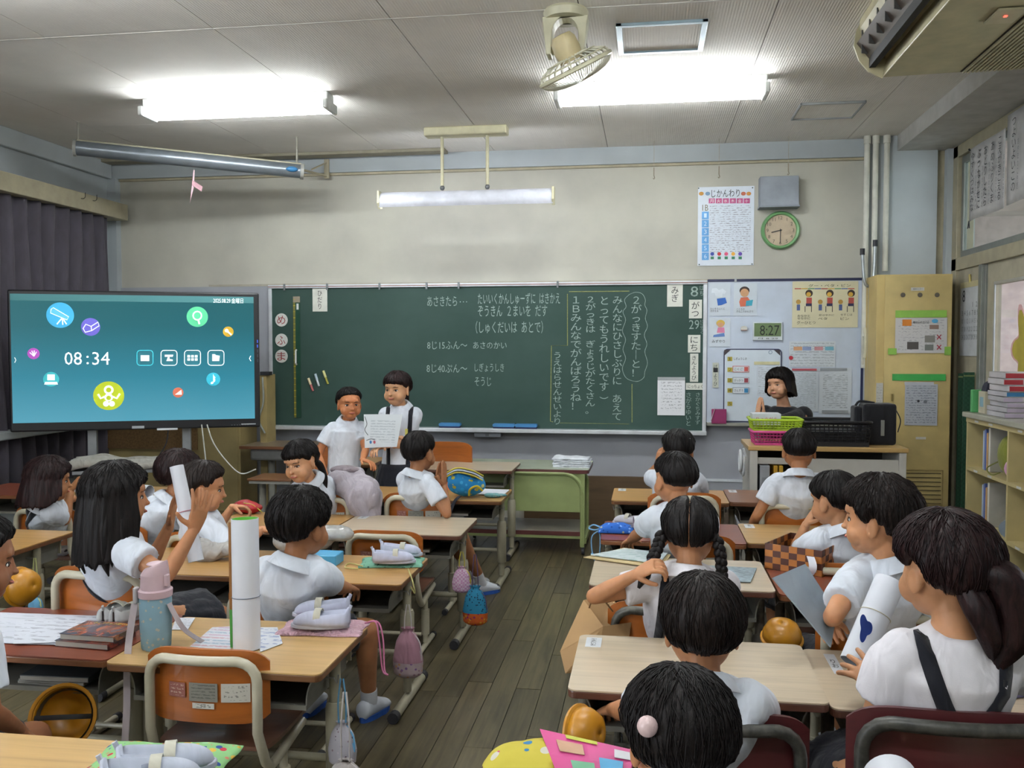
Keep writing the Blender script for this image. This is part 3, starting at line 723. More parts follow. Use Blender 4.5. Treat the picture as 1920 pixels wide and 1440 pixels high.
for i, ch in enumerate('月火水木金＋'):
    x = 1329 + i * 13.1; rect(t, x, 372, x + 11.5, 381, pink, 'day_heading', P); tx(t, ch, x + 2, 373.5, x + 9, 380, plain('#e0d8e0', .5), P, y=.002)
for i, ch in enumerate('123456'):
    y = 397 + i * 15.3; rect(t, 1316, y, 1329, y + 14, sky, 'period_tab', P); tx(t, ch, 1320, y + 3, 1325, y + 11, plain('#c8e0f2', .5), P, y=.002)
tx(t, '1B', 1317, 384, 1328, 395, plain('#6a6a52', .6), P)
rect(t, 1331, 384, 1407, 472, printed('#d2dae4', '#77717c', 22, 'X', 'Z', .0, .52, 16, gap=.5), 'handwritten_entries', P)
for i, c_ in enumerate(('#2a3f9a', '#c03038', '#d85078', '#d8a030', '#5a3aa0')):
    x = 1335.5 + i * 13.1; disc(t, x, 476, 3.6, plain(c_, .5), 'tulip_flower', P); rect(t, x - 3, 481, x + 3, 486, plain('#2f7a58', .5), 'tulip_leaf', P)
for x, c_ in ((1315, '#c89040'), (1327, '#7898b8'), (1394, '#c06a50'), (1404, '#c88a40')): disc(t, x, 363, 4.5, plain(c_, .6), 'corner_picture', P, .8)
for x, y in ((1310, 353), (1411, 352), (1311, 496), (1410, 495)): disc(t, x, y, 1.3, plain('#3c4c44', .5), 'pin', P, y=.002, n=8)
# grey speaker box
a, b = wy(1426, 330, 7.22), wy(1498, 386, 7.22)
t = thing('wall_speaker', ((a.x + b.x) / 2, 7.28, b.z), 'grey box loudspeaker on the wall above the round clock', 'loudspeaker'); w, h = b.x - a.x, a.z - b.z
MB().prism([(-.07, 0), (.07, 0), (.07, h), (-.04, h)], -w / 2, w / 2, Matrix(((0, 0, 1, 0), (1, 0, 0, 0), (0, 1, 0, 0), (0, 0, 0, 1)))).build('speaker_box', plain('#8d939b', .7, bump=.2, bs=400), t, bevel=.004)
MB().b2((-w / 2 - .006, -.076, -.006), (w / 2 + .006, .07, .006)).build('base_lip', plain('#7c828a', .5), t)
# round clock
p = wy(1463, 432, 7.34); t = thing('wall_clock', (p.x, 7.345, p.z), 'round green-rimmed wall clock showing about half past eight', 'clock')
mm = Matrix.Rotation(R(90), 4, 'X'); r = .148
MB().lathe([(r * .8, .006), (r * .84, .03), (r * .93, .036), (r, .022), (r, 0), (.01, 0)][::-1], 44, m=mm).build('clock_rim', plain('#6fa06a', .4), t, smooth=True)
MB().lathe([(0.001, .010), (r * .86, .010), (r * .86, .004), (.001, .004)], 40, m=mm).build('dial', plain('#b9a890', .6), t)
for i in range(1, 13):
    a_ = R(90 - 30 * i); text(str(i), t, (r * .66 * math.cos(a_), -.012, r * .66 * math.sin(a_)), .03, .026, plain('#5f5a52', .6), keep=True, off=.001)
def hand(ang, L, w_, nm): q = MB(); q.M = Matrix.Rotation(R(ang), 4, 'Y'); q.b2((-w_, -.016, -.012), (w_, -.014, L)); q.build(nm, plain('#26262a', .4), t)
hand(257, .07, .0035, 'hour_hand'); hand(180, .10, .0025, 'minute_hand'); MB().ell((0, -.016, 0), (.006, .004, .006), 10, 6).build('hand_pin', plain('#26262a', .4), t)
# ---- whiteboard
YB2 = 7.29; a, b = wy(1327, 526, YB2), wy(1615, 795, YB2); wbc = ((a.x + b.x) / 2, YB2, b.z)
WB = thing('whiteboard', wbc, 'white notice board with a dark blue frame right of the chalkboard', 'whiteboard'); w, h = b.x - a.x, a.z - b.z
def PW(px, py): p = wy(px, py, YB2 - .012); return V((p.x - wbc[0], -.0125, p.z - wbc[2]))
MB().b2((-w / 2, -.01, 0), (w / 2, .03, h)).build('board_panel', plain('#bcc6d4', .3, var=.02), WB)
nav = plain('#23284a', .4)
MB().b2((-w / 2, -.014, h - .012), (w / 2, .03, h + .008)).build('frame_rail', nav, WB); MB().b2((w / 2 - .014, -.015, 0), (w / 2 + .008, .03, h)).build('frame_rail', nav, WB)
MB().b2((-w / 2, -.06, -.025), (w / 2, .03, .0)).build('pen_tray', plain('#8f8f84', .4), WB, bevel=.004)
p = PW(1379, 528); MB().box((p.x, -.018, h), (.016, .01, .03)).build('rail_clip', plain('#a8acae', .4), WB)
def sheet_on(x0, y0, x1, y1, label, m_, name='notice_sheet', cat='notice', y=7.276):
    A, B = wy(x0, y0, y), wy(x1, y1, y); c = V(((A.x + B.x) / 2, y, B.z)); w_, h_ = B.x - A.x, A.z - B.z
    t = thing(name, c, label, cat); MB().b2((-w_ / 2, -.0015, 0), (w_ / 2, .0, h_)).build('paper', m_, t)
    def Pf(px, py): p = wy(px, py, y - .002); return V((p.x - c.x, -.0018, p.z - c.z))
    return t, Pf
skin_p, hair_p = plain('#c89a70', .6), plain('#3a2c28', .6)
pw_ = plain('#c3ccd4', .5, var=.02)
t, Pf = sheet_on(1330, 531, 1369, 592, 'small picture card of a white shirt and blue shorts at the whiteboard corner', pw_, 'picture_card', 'picture card')
MB_ = lambda pts, z=.001: None
def poly(parent, pts, m_, nm, Pf, y=0.0):
    A = [Pf(*p) for p in pts]; q = MB(); q.prism([(v.x, v.z) for v in A], 0, .001, Matrix(((1, 0, 0, 0), (0, 0, -1, A[0].y - y), (0, 1, 0, 0), (0, 0, 0, 1)))); return q.build(nm, m_, parent)
poly(t, [(1335, 541), (1343, 540), (1348, 544), (1355, 541), (1362, 547), (1358, 552), (1355, 550), (1354, 557), (1342, 556), (1340, 549), (1334, 549)], plain('#d5dde4', .6), 'shirt_picture', Pf)
poly(t, [(1344, 560), (1360, 558), (1363, 568), (1353, 572), (1346, 573)], plain('#2b5fae', .6), 'shorts_picture', Pf); tx(t, 'たいそうふくに\nきがえる', 1332, 577, 1359, 585, INK, Pf)
t, Pf = sheet_on(1376, 531, 1419, 592, 'picture card of a boy in an orange shirt holding a blue folder', pw_, 'picture_card', 'picture card')
disc(t, 1396, 545, 9.5, hair_p, 'hair_picture', Pf, .85); disc(t, 1396, 549, 8, skin_p, 'face_picture', Pf, 1, .001); poly(t, [(1389, 558), (1402, 557), (1407, 564), (1405, 574), (1388, 575), (1386, 566)], plain('#c8684c', .6), 'body_picture', Pf); poly(t, [(1399, 564), (1412, 562), (1410, 573), (1398, 574)], plain('#3a9ab0', .6), 'folder_picture', Pf, .001); tx(t, 'こころの\nけんこうかんさつ', 1381, 578, 1412, 586, INK, Pf)
t, Pf = sheet_on(1330, 596, 1369, 650, 'picture card of a kneeling child in a yellow cap watering', pw_, 'picture_card', 'picture card')
disc(t, 1351, 606, 8, plain('#c8a84a', .6), 'cap_picture', Pf, .8); disc(t, 1351, 609, 6, skin_p, 'face_picture', Pf, .8, .001); poly(t, [(1346, 614), (1358, 614), (1359, 624), (1344, 624)], plain('#c87a98', .6), 'shirt_picture', Pf); poly(t, [(1338, 628), (1358, 624), (1359, 631), (1337, 632)], plain('#5a7ab0', .6), 'legs_picture', Pf); tx(t, 'みずやり', 1335, 637, 1359, 643, INK, Pf)
t, Pf = sheet_on(1486, 528, 1608, 614, 'cream poster with three seated children showing good posture', plain('#cfc8a8', .5, var=.02), 'posture_poster', 'poster')
tx(t, 'グー・ペタ・ピン', 1516, 533, 1595, 538, INK, Pf)
for i in range(9): rect(t, 1490 + i * 12.5, 540.5, 1502 + i * 12.5, 542, plain(('#b03a3a', '#c8a030', '#3a8a60', '#3a60a8')[i % 4], .6), 'colour_bar', Pf)
for cx in (1497, 1538, 1576): disc(t, cx, 566, 4.5, plain('#b08a40', .6), 'small_face', Pf); rect(t, cx - 3, 571, cx + 3, 582, plain('#4a5a8a', .6), 'small_body', Pf)
for cx in (1517, 1556, 1596):
    disc(t, cx, 550, 7, hair_p, 'hair_picture', Pf); disc(t, cx - 1, 552, 4.5, plain('#c8a040', .6), 'face_picture', Pf, 1, .001); rect(t, cx - 5, 558, cx + 5, 570, plain('#a84a40', .6), 'vest_picture', Pf); rect(t, cx - 6, 569, cx + 5, 574, plain('#2c2c50', .6), 'shorts_picture', Pf, .0002); rect(t, cx - 8, 574, cx - 7, 585, INK, 'chair_leg_picture', Pf); rect(t, cx + 4, 574, cx + 5, 585, INK, 'chair_leg_picture', Pf)
tx(t, 'おなかと\nせなかに', 1495, 590, 1519, 599, INK, Pf); tx(t, 'グーひとつ', 1494, 602, 1529, 608, INK, Pf); tx(t, '足はゆかに', 1535, 589, 1564, 592.5, INK, Pf); tx(t, 'ペタ', 1534, 595, 1551, 600, INK, Pf); tx(t, 'せすじは', 1576, 588, 1598, 592, INK, Pf); tx(t, 'ピン', 1576, 595, 1592, 600, INK, Pf)
# digital clock on the board
a, b = wy(1412, 604, 7.25), wy(1467, 638, 7.25); w, h = b.x - a.x, a.z - b.z
t = thing('digital_clock', ((a.x + b.x) / 2, 7.255, b.z), 'white digital clock on the whiteboard reading 8:27', 'clock')
MB().b2((-w / 2, 0, 0), (w / 2, .022, h)).build('clock_body', plain('#c4ccd0', .4), t, bevel=.003); MB().b2((-w / 2 + .01, -.002, .03), (w / 2 - .01, .002, h - .008)).build('display', plain('#667a55', .3), t)
text('8:27', t, (.015, -.002, h * .55), w * .66, h * .55, plain('#20261e', .5), off=.001); text('月 8 29', t, (0, -.001, .014), w * .7, .011, INK, off=.001)
# timer
p = wy(1395, 615, 7.26); t = thing('round_timer', (p.x, 7.276, p.z - .02), 'small white dome timer stuck left of the digital clock', 'timer'); MB().prism([(.026 * math.cos(R(a_)), .026 * math.sin(R(a_)) * .8 + .016) for a_ in range(-40, 221, 20)], 0, .02, mm).build('timer_body', plain('#c0bfb8', .5), t, bevel=.002)
MB().b2((-.022, -.022, 0), (.022, 0, .006)).build('timer_foot', plain('#8a6a60', .5), t)
# day card
t = magnet_card(1336, 680, 1347, 727, 'げつようび', 'narrow day-of-the-week card with black top on the whiteboard', y=7.276, tw=.6, th=.85, bg='#b9bcae'); p = wy(1341, 673, 7.274); MB().box((0, -.004, .105 + .035), (.035, .006, .035)).build('black_magnet', plain('#1c1c20', .5), t)
# magnetic sub-board with lesson cards
a, b = wy(1357, 654, 7.27), wy(1464, 792, 7.27); w, h = b.x - a.x, a.z - b.z; sc_ = V(((a.x + b.x) / 2, 7.272, b.z))
t = thing('lesson_board', sc_, 'small white magnetic board listing the five lessons of the day', 'magnetic board')
MB().prism(rrect(w, h, .03, 6, 0, h / 2), .0, .006, mm).build('board_rim', nav, t); MB().prism(rrect(w - .016, h - .016, .024, 6, 0, h / 2), .006, .008, mm).build('board_face', plain('#c9d3dc', .3, var=.02), t)
def PS(px, py): p = wy(px, py, 7.262); return V((p.x - sc_.x, -.0085, p.z - sc_.z))
yel = plain('#a89a3c', .5)
for i, (y, s) in enumerate(((673, '１'), (693, '２'), (713, '３'), (732, '４'), (757, '５'))): rect(t, 1364, y - 4, 1373, y + 4, yel, 'number_magnet', PS, th=.004); tx(t, s, 1366, y - 2.5, 1371, y + 2.5, INK, PS, y=.005)
tx(t, 'しぎょうしき', 1376, 670, 1400, 675, INK, PS)
tx(t, '○', 1441, 657, 1448, 664, plain('#4a6a80', .5), PS)
for i, (y, s, c1) in enumerate(((692, 'こくご', '#b85048'), (713, 'がっかつ', '#8a3a44'), (732, 'さんすう', '#3a88b8'))):
    q = thing('lesson_card', V(sc_) + PS(1389, y + 6), 'lesson card on the small white board, ' + ('topmost with red square', 'middle one with dark red square', 'lowest with blue square')[i], 'lesson card', 'lesson magnet cards')
    A, B = PS(1374, y - 6), PS(1405, y + 6); W_, H_ = B.x - A.x, A.z - B.z
    MB().b2((-W_ / 2, -.005, 0), (W_ / 2, 0, H_)).build('card', plain(c1 if i == 0 else '#8a929a', .5), q); MB().b2((-W_ / 2 + .004, -.006, .004), (W_ / 2 - .004, -.005, H_ - .004)).build('card_face', plain('#cdd3d8', .5), q)
    MB().b2((W_ * .2, -.0075, .008), (W_ / 2 - .008, -.006, H_ - .008)).build('subject_mark', plain(c1, .5), q); text(s, q, (-W_ * .14, -.006, H_ / 2), W_ * .52, H_ * .42, INK, off=.001)
rect(t, 1414, 678, 1462, 684, plain('#c9c49a', .6), 'cream_strip', PS, th=.003)
for sgn, x0 in ((1, 1358), (-1, 1463)): poly(t, [(x0, 656), (x0 + sgn * 12, 656), (x0, 667)], plain('#3c3238', .5), 'corner_guard', PS)
rect(t, 1420, 686, 1462, 742, printed('#c4ccd4', '#8a929a', 14, 'X', 'Z', .05, .5, 10), 'pinned_sheet', PS, th=.002)
t, Pf = sheet_on(1480, 640, 1566, 688, 'wide printed monthly table pinned on the whiteboard with a red round magnet', printed('#c5ccd2', '#8f979e', 9, 'X', 'Z', .03, .46, 20), 'printed_table', 'notice')
for x0, c_ in ((1488, '#c0906a'), (1505, '#8a9ac0'), (1527, '#c08a90'), (1547, '#6aa4b8')): rect(t, x0, 650, x0 + 16, 657, plain(c_, .6), 'coloured_heading', Pf)
disc(t, 1483, 671, 4, plain('#a82434', .5), 'red_magnet', Pf, y=.003)
t, Pf = sheet_on(1478, 692, 1534, 772, 'printed class list partly behind the woman in black, left of the other list', printed('#c0c8cf', '#858d96', 26, 'X', 'Z', .08, .48, 12), 'printed_list', 'notice'); rect(t, 1485, 691, 1531, 695, plain('#b05058', .5), 'red_holder', Pf, th=.006); 
t, Pf = sheet_on(1536, 690, 1596, 776, 'tall printed duty list with grey bars at top and bottom', printed('#c4cbd2', '#666e76', 24, 'X', 'Z', .12, .5, 9), 'printed_list', 'notice'); rect(t, 1538, 690, 1588, 695, plain('#8f959a', .5), 'grey_bar', Pf, th=.005); rect(t, 1541, 769, 1590, 775, plain('#8f959a', .5), 'grey_bar', Pf, th=.005)
a = wy(1347, 793, 7.24); t = thing('pink_pouch', (a.x, 7.225, .8465), 'dark pink folder standing in the whiteboard pen tray', 'folder'); MB().b2((-.055, -.008, 0), (.06, .008, .115)).build('folder_body', plain('#8a2c5c', .4), t, bevel=.003); MB().tube([(-.06, -.012, .02), (-.03, -.012, .12)], .003, 6).build('strap', plain('#b8a0a8', .5), t)
# ---- wall phone, switch box and cable
p = wy(1536, 625, 7.2)
p = wy(1621, 640, 7.2); t = thing('wall_telephone', (p.x, 7.215, p.z - .12), 'cream wall telephone handset hanging beside the blue-framed board', 'telephone')
MB().tube(bez([(0, -.035, .0), (0, -.055, .05), (0, -.055, .15), (0, -.035, .22)], 6), [.016] * 4 + [.013] * 11 + [.016] * 4, 10).build('handset', plain('#c4c0a8', .4), t, smooth=True); MB().b2((-.02, -.03, -.06), (.03, .0, .16)).build('cradle', plain('#b8b6a4', .4), t, bevel=.006)
a, b = wy(1626, 658, 7.19), wy(1650, 688, 7.19); t = thing('switch_box', ((a.x + b.x) / 2, 7.18, b.z), 'cream switch box at the lower end of the conduits', 'switch box'); MB().b2((-.06, -.045, 0), (.055, 0, a.z - b.z)).build('box_body', plain('#c2c0ae', .4), t, bevel=.004); MB().b2((-.03, -.05, .03), (.0, -.045, .1)).build('switch_rocker', plain('#d0cebc', .4), t)
# forked pole
p0 = wy(1629, 800, 7.12); pf = wy(1632, 540, 7.12); f1 = wy(1617, 468, 7.12); f2 = wy(1641, 452, 7.12)
t = thing('forked_pole', (p0.x, 7.12, 0), 'aluminium pole with a two-pronged top and black rubber tips leaning in the corner', 'pole')
o_ = V((p0.x, 7.12, 0)); al = plain('#a4aaac', .3, metal=.7)
MB().tube([(0, 0, 0), pf - o_], .016, 12).build('shaft', al, t, smooth=True)
MB().tube(bez([f1 - o_ + V((0, 0, -.03)), f1 - o_ + V((.02, 0, -.24)), pf - o_ + V((0, 0, .02)), f2 - o_ + V((-.005, 0, -.24)), f2 - o_ + V((0, 0, -.03))], 8), .012, 10).build('fork', al, t, smooth=True)
for f in (f1, f2): MB().tube([f - o_ + V((0, 0, -.04)), f - o_ + V((0, 0, .008))], .018, 12).build('rubber_tip', plain('#1c1c24', .5), t, smooth=True)
# ============================================================ DESKS AND CHAIRS
DW, DD = .65, .45
frame_new = plain('#98937f', .45, metal=.1); frame_old = plain('#6e6a5f', .5, metal=.2, var=.2, vs=30)
tray_m = plain('#77756c', .5, metal=.2); cap_m = plain('#2b2b30', .6)
TAN = ('#b78d54', '#6b4526'); PALE = ('#bfae95', '#5e3a2c'); RED = ('#80402a', '#7e5030'); BRN = ('#855a42', '#7a4f34'); LT = ('#c09d68', '#6f4a2c')
DESKS = {}
def make_desk(key, x0, y0, z, col, fm, label):
    t = thing('school_desk', (x0 + DW / 2, y0 + DD / 2, 0), label, 'desk', 'pupils\' desks')
    MB().prism(rrect(DW, DD, .022), z - .004, z).build('desktop', wood(col[0], .88, .3, 0, 2.2), t)
    MB().prism(rrect(DW, DD, .022), z - .024, z - .0045).build('edge_band', wood(col[1], .8, .4, 0, 3), t, bevel=.003)
    q = MB(); w, d, zb = .265, .17, z - .125
    q.b2((-w, -d, zb), (w, d, zb + .005)).b2((-w, d - .005, zb), (w, d, z - .024))
    q.b2((-w, -d - .004, zb), (w, -d, zb + .014))
    for s in (-1, 1): q.grid(lambda u, v: (s * (w + .03 * v * v * v), -d + 2 * d * u, zb + (z - .024 - zb) * v), 1, 6, .004 * s)
    q.build('book_tray', tray_m, t)
    for s in (-1, 1):
        X = s * .295
        MB().tube([(X, -.02, .05), (X, -.02, z - .026)], .0175, 12).build('leg', fm, t, smooth=True)
        MB().tube([(X, -.02, .13), (X, -.02, .135), (X, -.02, .37), (X, -.02, .385)], [.026, .029, .029, .024], 16).build('leg_collar', fm, t, smooth=True)
        MB().tube([(X, -.215, .022), (X, .205, .022)], .02, 12).build('foot_bar', fm, t, smooth=True)
        for y_ in (-.235, .205): MB().tube([(X, y_, .022), (X, y_ + .035, .022)], .0225, 12).build('foot_cap', cap_m, t, smooth=True)
        MB().tube([(s * .27, -.06, z - .07), (s * .306, -.06, z - .07), (s * .316, -.06, z - .085), (s * .320, -.06, z - .06)], .003, 6).build('bag_hook', plain('#9a9a98', .3, metal=.8), t, smooth=True)
    MB().tube([(-.295, .0, .2), (.295, .0, .2)], .012, 10).build('cross_bar', fm, t, smooth=True)
    MB().b2((-.28, .17, z - .10), (.28, .178, z - .03)).build('back_rail', fm, t)
    DESKS[key] = (x0, y0, z, t); return t
for a in [
 ('R1C', -.20, 5.08, .585, TAN, frame_new, 'tan front-row desk right of the aisle, used by the boy with a raised hand'),
 ('R1D', .455, 5.12, .585, BRN, frame_new, 'brown school desk in front of the teacher counter, used by the big-eared boy'),
 ('R2C', -.21, 4.09, .572, RED, frame_new, 'dark reddish desk with a blue pouch and white roll on it'),
 ('R2D', .445, 4.12, .572, LT, frame_new, 'light tan desk used by the girl holding a hand to her face'),
 ('R3C', -.205, 3.2, .60, PALE, frame_old, 'pale desk used by the girl with two braids'),
 ('R3D', .46, 3.22, .585, RED, frame_old, 'red desk under the chequered basket'),
 ('R4C', -.20, 2.28, .57, PALE, frame_old, 'nearest pale desk right of the aisle, with a name card at its far corner'),
 ('R4D', .455, 2.29, .555, PALE, frame_old, 'pale desk where the ponytail girl rests a white roll'),
 ('B4', -1.545, 2.36, .54, LT, frame_new, 'light tan desk with the standing white roll and pink shoe bag'),
 ('A4', -2.2, 2.38, .54, RED, frame_new, 'dark red desk with papers and two thick books at the left edge'),
 ('B3', -1.58, 3.31, .54, TAN, frame_new, 'tan desk with white shoes on a green bag beside the aisle'),
 ('A3', -2.24, 3.34, .54, TAN, frame_new, 'tan desk under the raised arms of the long-haired girl'),
 ('B2', -1.53, 4.18, .55, PALE, frame_new, 'pale desk with an empty chair, third from the front beside the aisle'),
 ('A2', -2.19, 4.17, .55, TAN, frame_new, 'tan desk with a red pouch where a boy stretches out his arm'),
 ('B1', -1.50, 5.21, .54, TAN, frame_new, 'front-row desk with a blue rucksack left of the aisle'),
 ('A1', -2.16, 5.21, .54, TAN, frame_new, 'front-row desk covered by the pale cloth bundle'),
 ('Z3', -3.44, 3.60, .54, TAN, frame_new, 'tan desk cut by the left edge, with a yellow helmet on its side'),
 ('Z1', -3.56, 4.98, .54, TAN, frame_new, 'tan desk near the big screen with a white roll lying on it'),
 ('Z0', -4.22, 4.98, .54, RED, frame_new, 'dark red desk under the left end of the big screen'),
 ('B5', -1.5, 1.38, .54, LT, frame_new, 'nearest tan desk at the bottom left, under the green flowered bag'),
 ]: make_desk(*a)
ORANGE = '#a35a20'
def make_chair(px, py, dep, label, style='new', w=.37, rz=0.0, top=None, stickers=True, name_card=True, at=None, sd=0):
    p = V(at) if at is not None else wd(px, py, dep); h = top if top else p.z
    t = thing('school_chair', (p.x, p.y, 0), label, 'chair', 'pupils\' chairs', rz)
    t.location = V((p.x, p.y, 0)) + Matrix.Rotation(rz, 3, 'Z') @ V((0, .165, 0))
    dark = style == 'old'
    fm = plain('#4a4842', .4, metal=.2, var=.35, vs=45) if dark else plain('#b3ad98', .35)
    pm = wood('#57282a', .8, .3, 0, 2) if style == 'dark' else wood(ORANGE, .86, .3, 0, 2.2, coat=.3)
    if style == 'dark': fm = plain('#3b3a36', .4, var=.35, vs=45)
    hh = .21; hw = w / 2; zt = h - .30 - sd
    def back(u, v):
        a = 2 * u - 1; k = 1 - .30 * abs(a) ** 7
        return (a * hw, -.165 - .035 * (1 - a * a) + .01, h - hh / 2 + (v - .5) * hh * k - .006 * a * a)
    MB().grid(back, 28, 6, .011).build('backrest', pm, t, smooth=True)
    r = .0145; iw = hw - .024
    def fr(a, z): return V((a, -.18 - .035 * (1 - (a / hw) ** 2), z))
    L = [fr(-iw, h - hh - .02), fr(-iw, h - .085)] + [fr(-iw + .06 * (1 - math.cos(R(q))), h - .085 + .06 * math.sin(R(q))) for q in (20, 40, 60, 80, 90)]
    mid = [fr(-iw + .06 + (2 * iw - .12) * k / 6, h - .025) for k in range(1, 6)]
    pts = L + mid + [V((-q.x, q.y, q.z)) for q in reversed(L)]
    low = [V((-iw - .006, -.15, zt - .03)), V((-iw - .006, -.12, zt - .055)), V((-iw, -.06, zt - .06)), V((-iw, .14, zt - .03))]
    pts = list(reversed(low)) + pts + [V((-q.x, q.y, q.z)) for q in low]
    MB().tube(pts, r, 10).build('back_frame', fm, t, smooth=True)
    def seat(u, v):
        a, b = 2 * u - 1, v; return (a * (hw - .012) * (1 - .10 * (abs(2 * b - 1)) ** 6), -.15 + .33 * b, zt - .012 * math.cos(a * 1.3) * math.sin(math.pi * b) - .02 * max(0, b - .85) / .15)
    MB().grid(seat, 12, 12, -.012).build('seat', wood('#6d4a3a', .8, .28, 0, 2) if not dark else pm, t, smooth=True)
    for s in (-1, 1):
        X = s * (iw - .005)
        MB().tube([(X, .0, .03), (X, .0, zt - .045)], .0125, 10).build('leg', fm, t, smooth=True)
        if not dark: MB().tube([(X, 0, .07), (X, 0, .19)], .0205, 12).build('leg_collar', fm, t, smooth=True)
        MB().tube([(X, -.165, .016), (X, .15, .016)], .0135, 10).build('foot_bar', fm, t, smooth=True)
        for y_ in (-.18, .145): MB().tube([(X, y_, .016), (X, y_ + .025, .016)], .016, 10).build('foot_cap', cap_m, t, smooth=True)
    MB().tube([(-iw, -.1, .1), (iw, -.1, .1)], .009, 8).build('stretcher', fm, t, smooth=True)
    def stick(x0, x1, z0, z1, m_, nm):
        def f(u, v):
            x = x0 + (x1 - x0) * u; a = x / hw; return (x, -.1565 - .035 * (1 - a * a) - .0125 + .01, z0 + (z1 - z0) * v)
        MB().grid(f, 4, 1).build(nm, m_, t)
    if stickers:
        stick(-.105, -.052, h - .14, h - .098, printed('#8a5850', '#c8b0a0', 4, 'X', 'Z', .1, .5, 8), 'red_sticker')
        stick(-.040, .045, h - .148, h - .095, printed('#7e7c72', '#4a4a46', 6, 'X', 'Z', .08, .45, 8), 'grey_sticker')
        stick(.055, .135, h - .148, h - .095, printed('#b9b5aa', '#4c4848', 4, 'X', 'Z', .1, .55, 10), 'white_sticker')
    if name_card: stick(-.03, .035, h - .168, h - .152, printed('#c4c2b8', '#4c4c4c', 1, 'X', 'Z', .15, .5, 8, gap=1), 'name_sticker')
    return t, zt
CH = {}
for k, a in dict(
 B4=(387, 1212, 2.555, 'empty orange plywood chair in the left foreground with a bottle strap hanging beside it'),
 B3=(519, 1098, 3.17, 'orange chair of the boy behind the standing white roll'),
 A3=(190, 1060, 3.13, 'orange chair with one small name sticker, behind the long-haired girl'),
 B2=(719, 993, 4.18, 'empty orange chair pushed under the pale desk'),
 B1=(781, 923, 4.88, 'orange chair of the clapping boy in the front row'),
 A1=(602, 926, 4.90, 'orange chair of the girl looking back in the front row'),
 A2=(380, 996, 4.1, 'orange chair mostly hidden behind the long-haired girl\'s roll'),
 Z1=(85, 949, 4.95, 'orange chair with three stickers at the left, used by the girl with a hair clip'),
 R1C=(1283, 922, 4.62, 'orange chair of the boy in the front row right of the aisle'),
 R1D=(1490, 938, 4.5, 'orange chair with a grey sticker, of the big-eared boy'),
 R2C=(1298, 1001, 3.85, 'orange chair partly hidden behind the braids'),
 R3C=(1246, 1126, 2.95, 'old orange chair with chipped grey frame, of the girl with braids'),
 R3D=(1650, 1136, 2.72, 'orange chair of the boy holding a grey sheet'),
 R4C=(1356, 1330, 1.98, 'dark maroon chair of the short-haired boy in the right foreground'),
 R4D=(1790, 1326, 1.80, 'large dark maroon chair with a chipped black frame at the bottom right'),
 ).items():
    kw = {}
    if k == 'A3': kw = dict(stickers=False)
    if k in ('R3C', 'R2C'): kw = dict(style='old', stickers=False, name_card=False)
    if k == 'R3D': kw = dict(stickers=False, name_card=False)
    if k in ('R4C', 'R4D'): kw = dict(style='dark', stickers=False, name_card=False)
    if k == 'R4D': kw['w'] = .41; kw['sd'] = .05
    if k == 'R2C': kw = dict(w=.36, stickers=True)
    if k == 'R1D': kw = dict(stickers=False)
    t, zt = make_chair(a[0], a[1], a[2], a[3], **kw); CH[k] = (t, zt)
    print('chair', k, [round(v, 2) for v in t.location], 'seat', round(zt, 2))
for k, x, y, z, lab, st_ in (('R2D', .70, 3.72, .63, 'orange chair of the dark-haired girl with her hand at her face', 'new'), ('A4', -1.9, 2.02, .62, 'chair of the boy at the left edge of the photo', 'new'), ('AA', -2.50, 4.05, .62, 'chair of the child half hidden behind the boy in profile', 'new'), ('F', .03, 1.20, .60, 'chair of the girl with the pale bobble in the foreground', 'dark')):
    CH[k] = make_chair(0, 0, 0, lab, style=st_, top=z, at=(x, y - .165, 0), stickers=False, name_card=False)
for px, py, dep, lab in ((838, 838, 6.55, 'orange-brown chair behind the girl standing at the board, right of her'), (600, 826, 6.3, 'brown chair behind the girl looking back, near the front wall')):
    make_chair(px, py, dep, lab, stickers=False, name_card=False, w=.38, top=.76, rz=math.pi)
# name cards on desks
for k, nm in (('R4C', 'やまだいお'), ('R3C', ''), ('R2D', 'あべ'), ('R1C', 'うみ'), ('R1D', 'のぞみ'), ('B2', 'ひかる'), ('R4D', 'りお')):
    if not nm: continue
    x0, y0, z, dt = DESKS[k]; c = {'R4C': (.045, .38), 'R4D': (.07, .33)}.get(k, (.05, .385))
    o = thing('name_card', (x0 + c[0], y0 + c[1], z), 'white handwritten name card on the ' + {'R4C': 'nearest pale desk', 'R2D': 'light tan desk before the girl', 'R1C': 'tan front-row desk', 'R1D': 'brown front-row desk', 'B2': 'pale desk left of the aisle', 'R4D': 'desk under the leaning roll'}[k], 'name card', 'name cards on desks')
    MB().box((0, 0, .0006), (.046, .085, .0012) if k != 'R4D' else (.03, .16, .0012)).build('card', plain('#cdd1d6', .4), o)
    text(nm, o, (0, 0, .0012), .018, .066, INK, (1, 0, 0), (0, 1, 0), True, off=.0006)
# ============================================================ PEOPLE
def remesh(mb, voxel, smooth=3, name='m'):
    me = mb.mesh(name); o = bpy.data.objects.new(name, me); COL.objects.link(o)
    d = o.modifiers.new('r', 'REMESH'); d.mode = 'VOXEL'; d.voxel_size = voxel
    if smooth: s = o.modifiers.new('s', 'SMOOTH'); s.factor = .6; s.iterations = smooth
    dg = bpy.context.evaluated_depsgraph_get(); r = bpy.data.meshes.new_from_object(o.evaluated_get(dg))
    bpy.data.objects.remove(o); bpy.data.meshes.remove(me); return r
def getco(me): a = np.empty(len(me.vertices) * 3); me.vertices.foreach_get('co', a); return a.reshape(-1, 3)
def setco(me, a): me.vertices.foreach_set('co', np.ascontiguousarray(a).ravel()); me.update()
def getno(me): a = np.empty(len(me.vertices) * 3, dtype=np.float32); me.vertices.foreach_get('normal', a); return a.reshape(-1, 3)
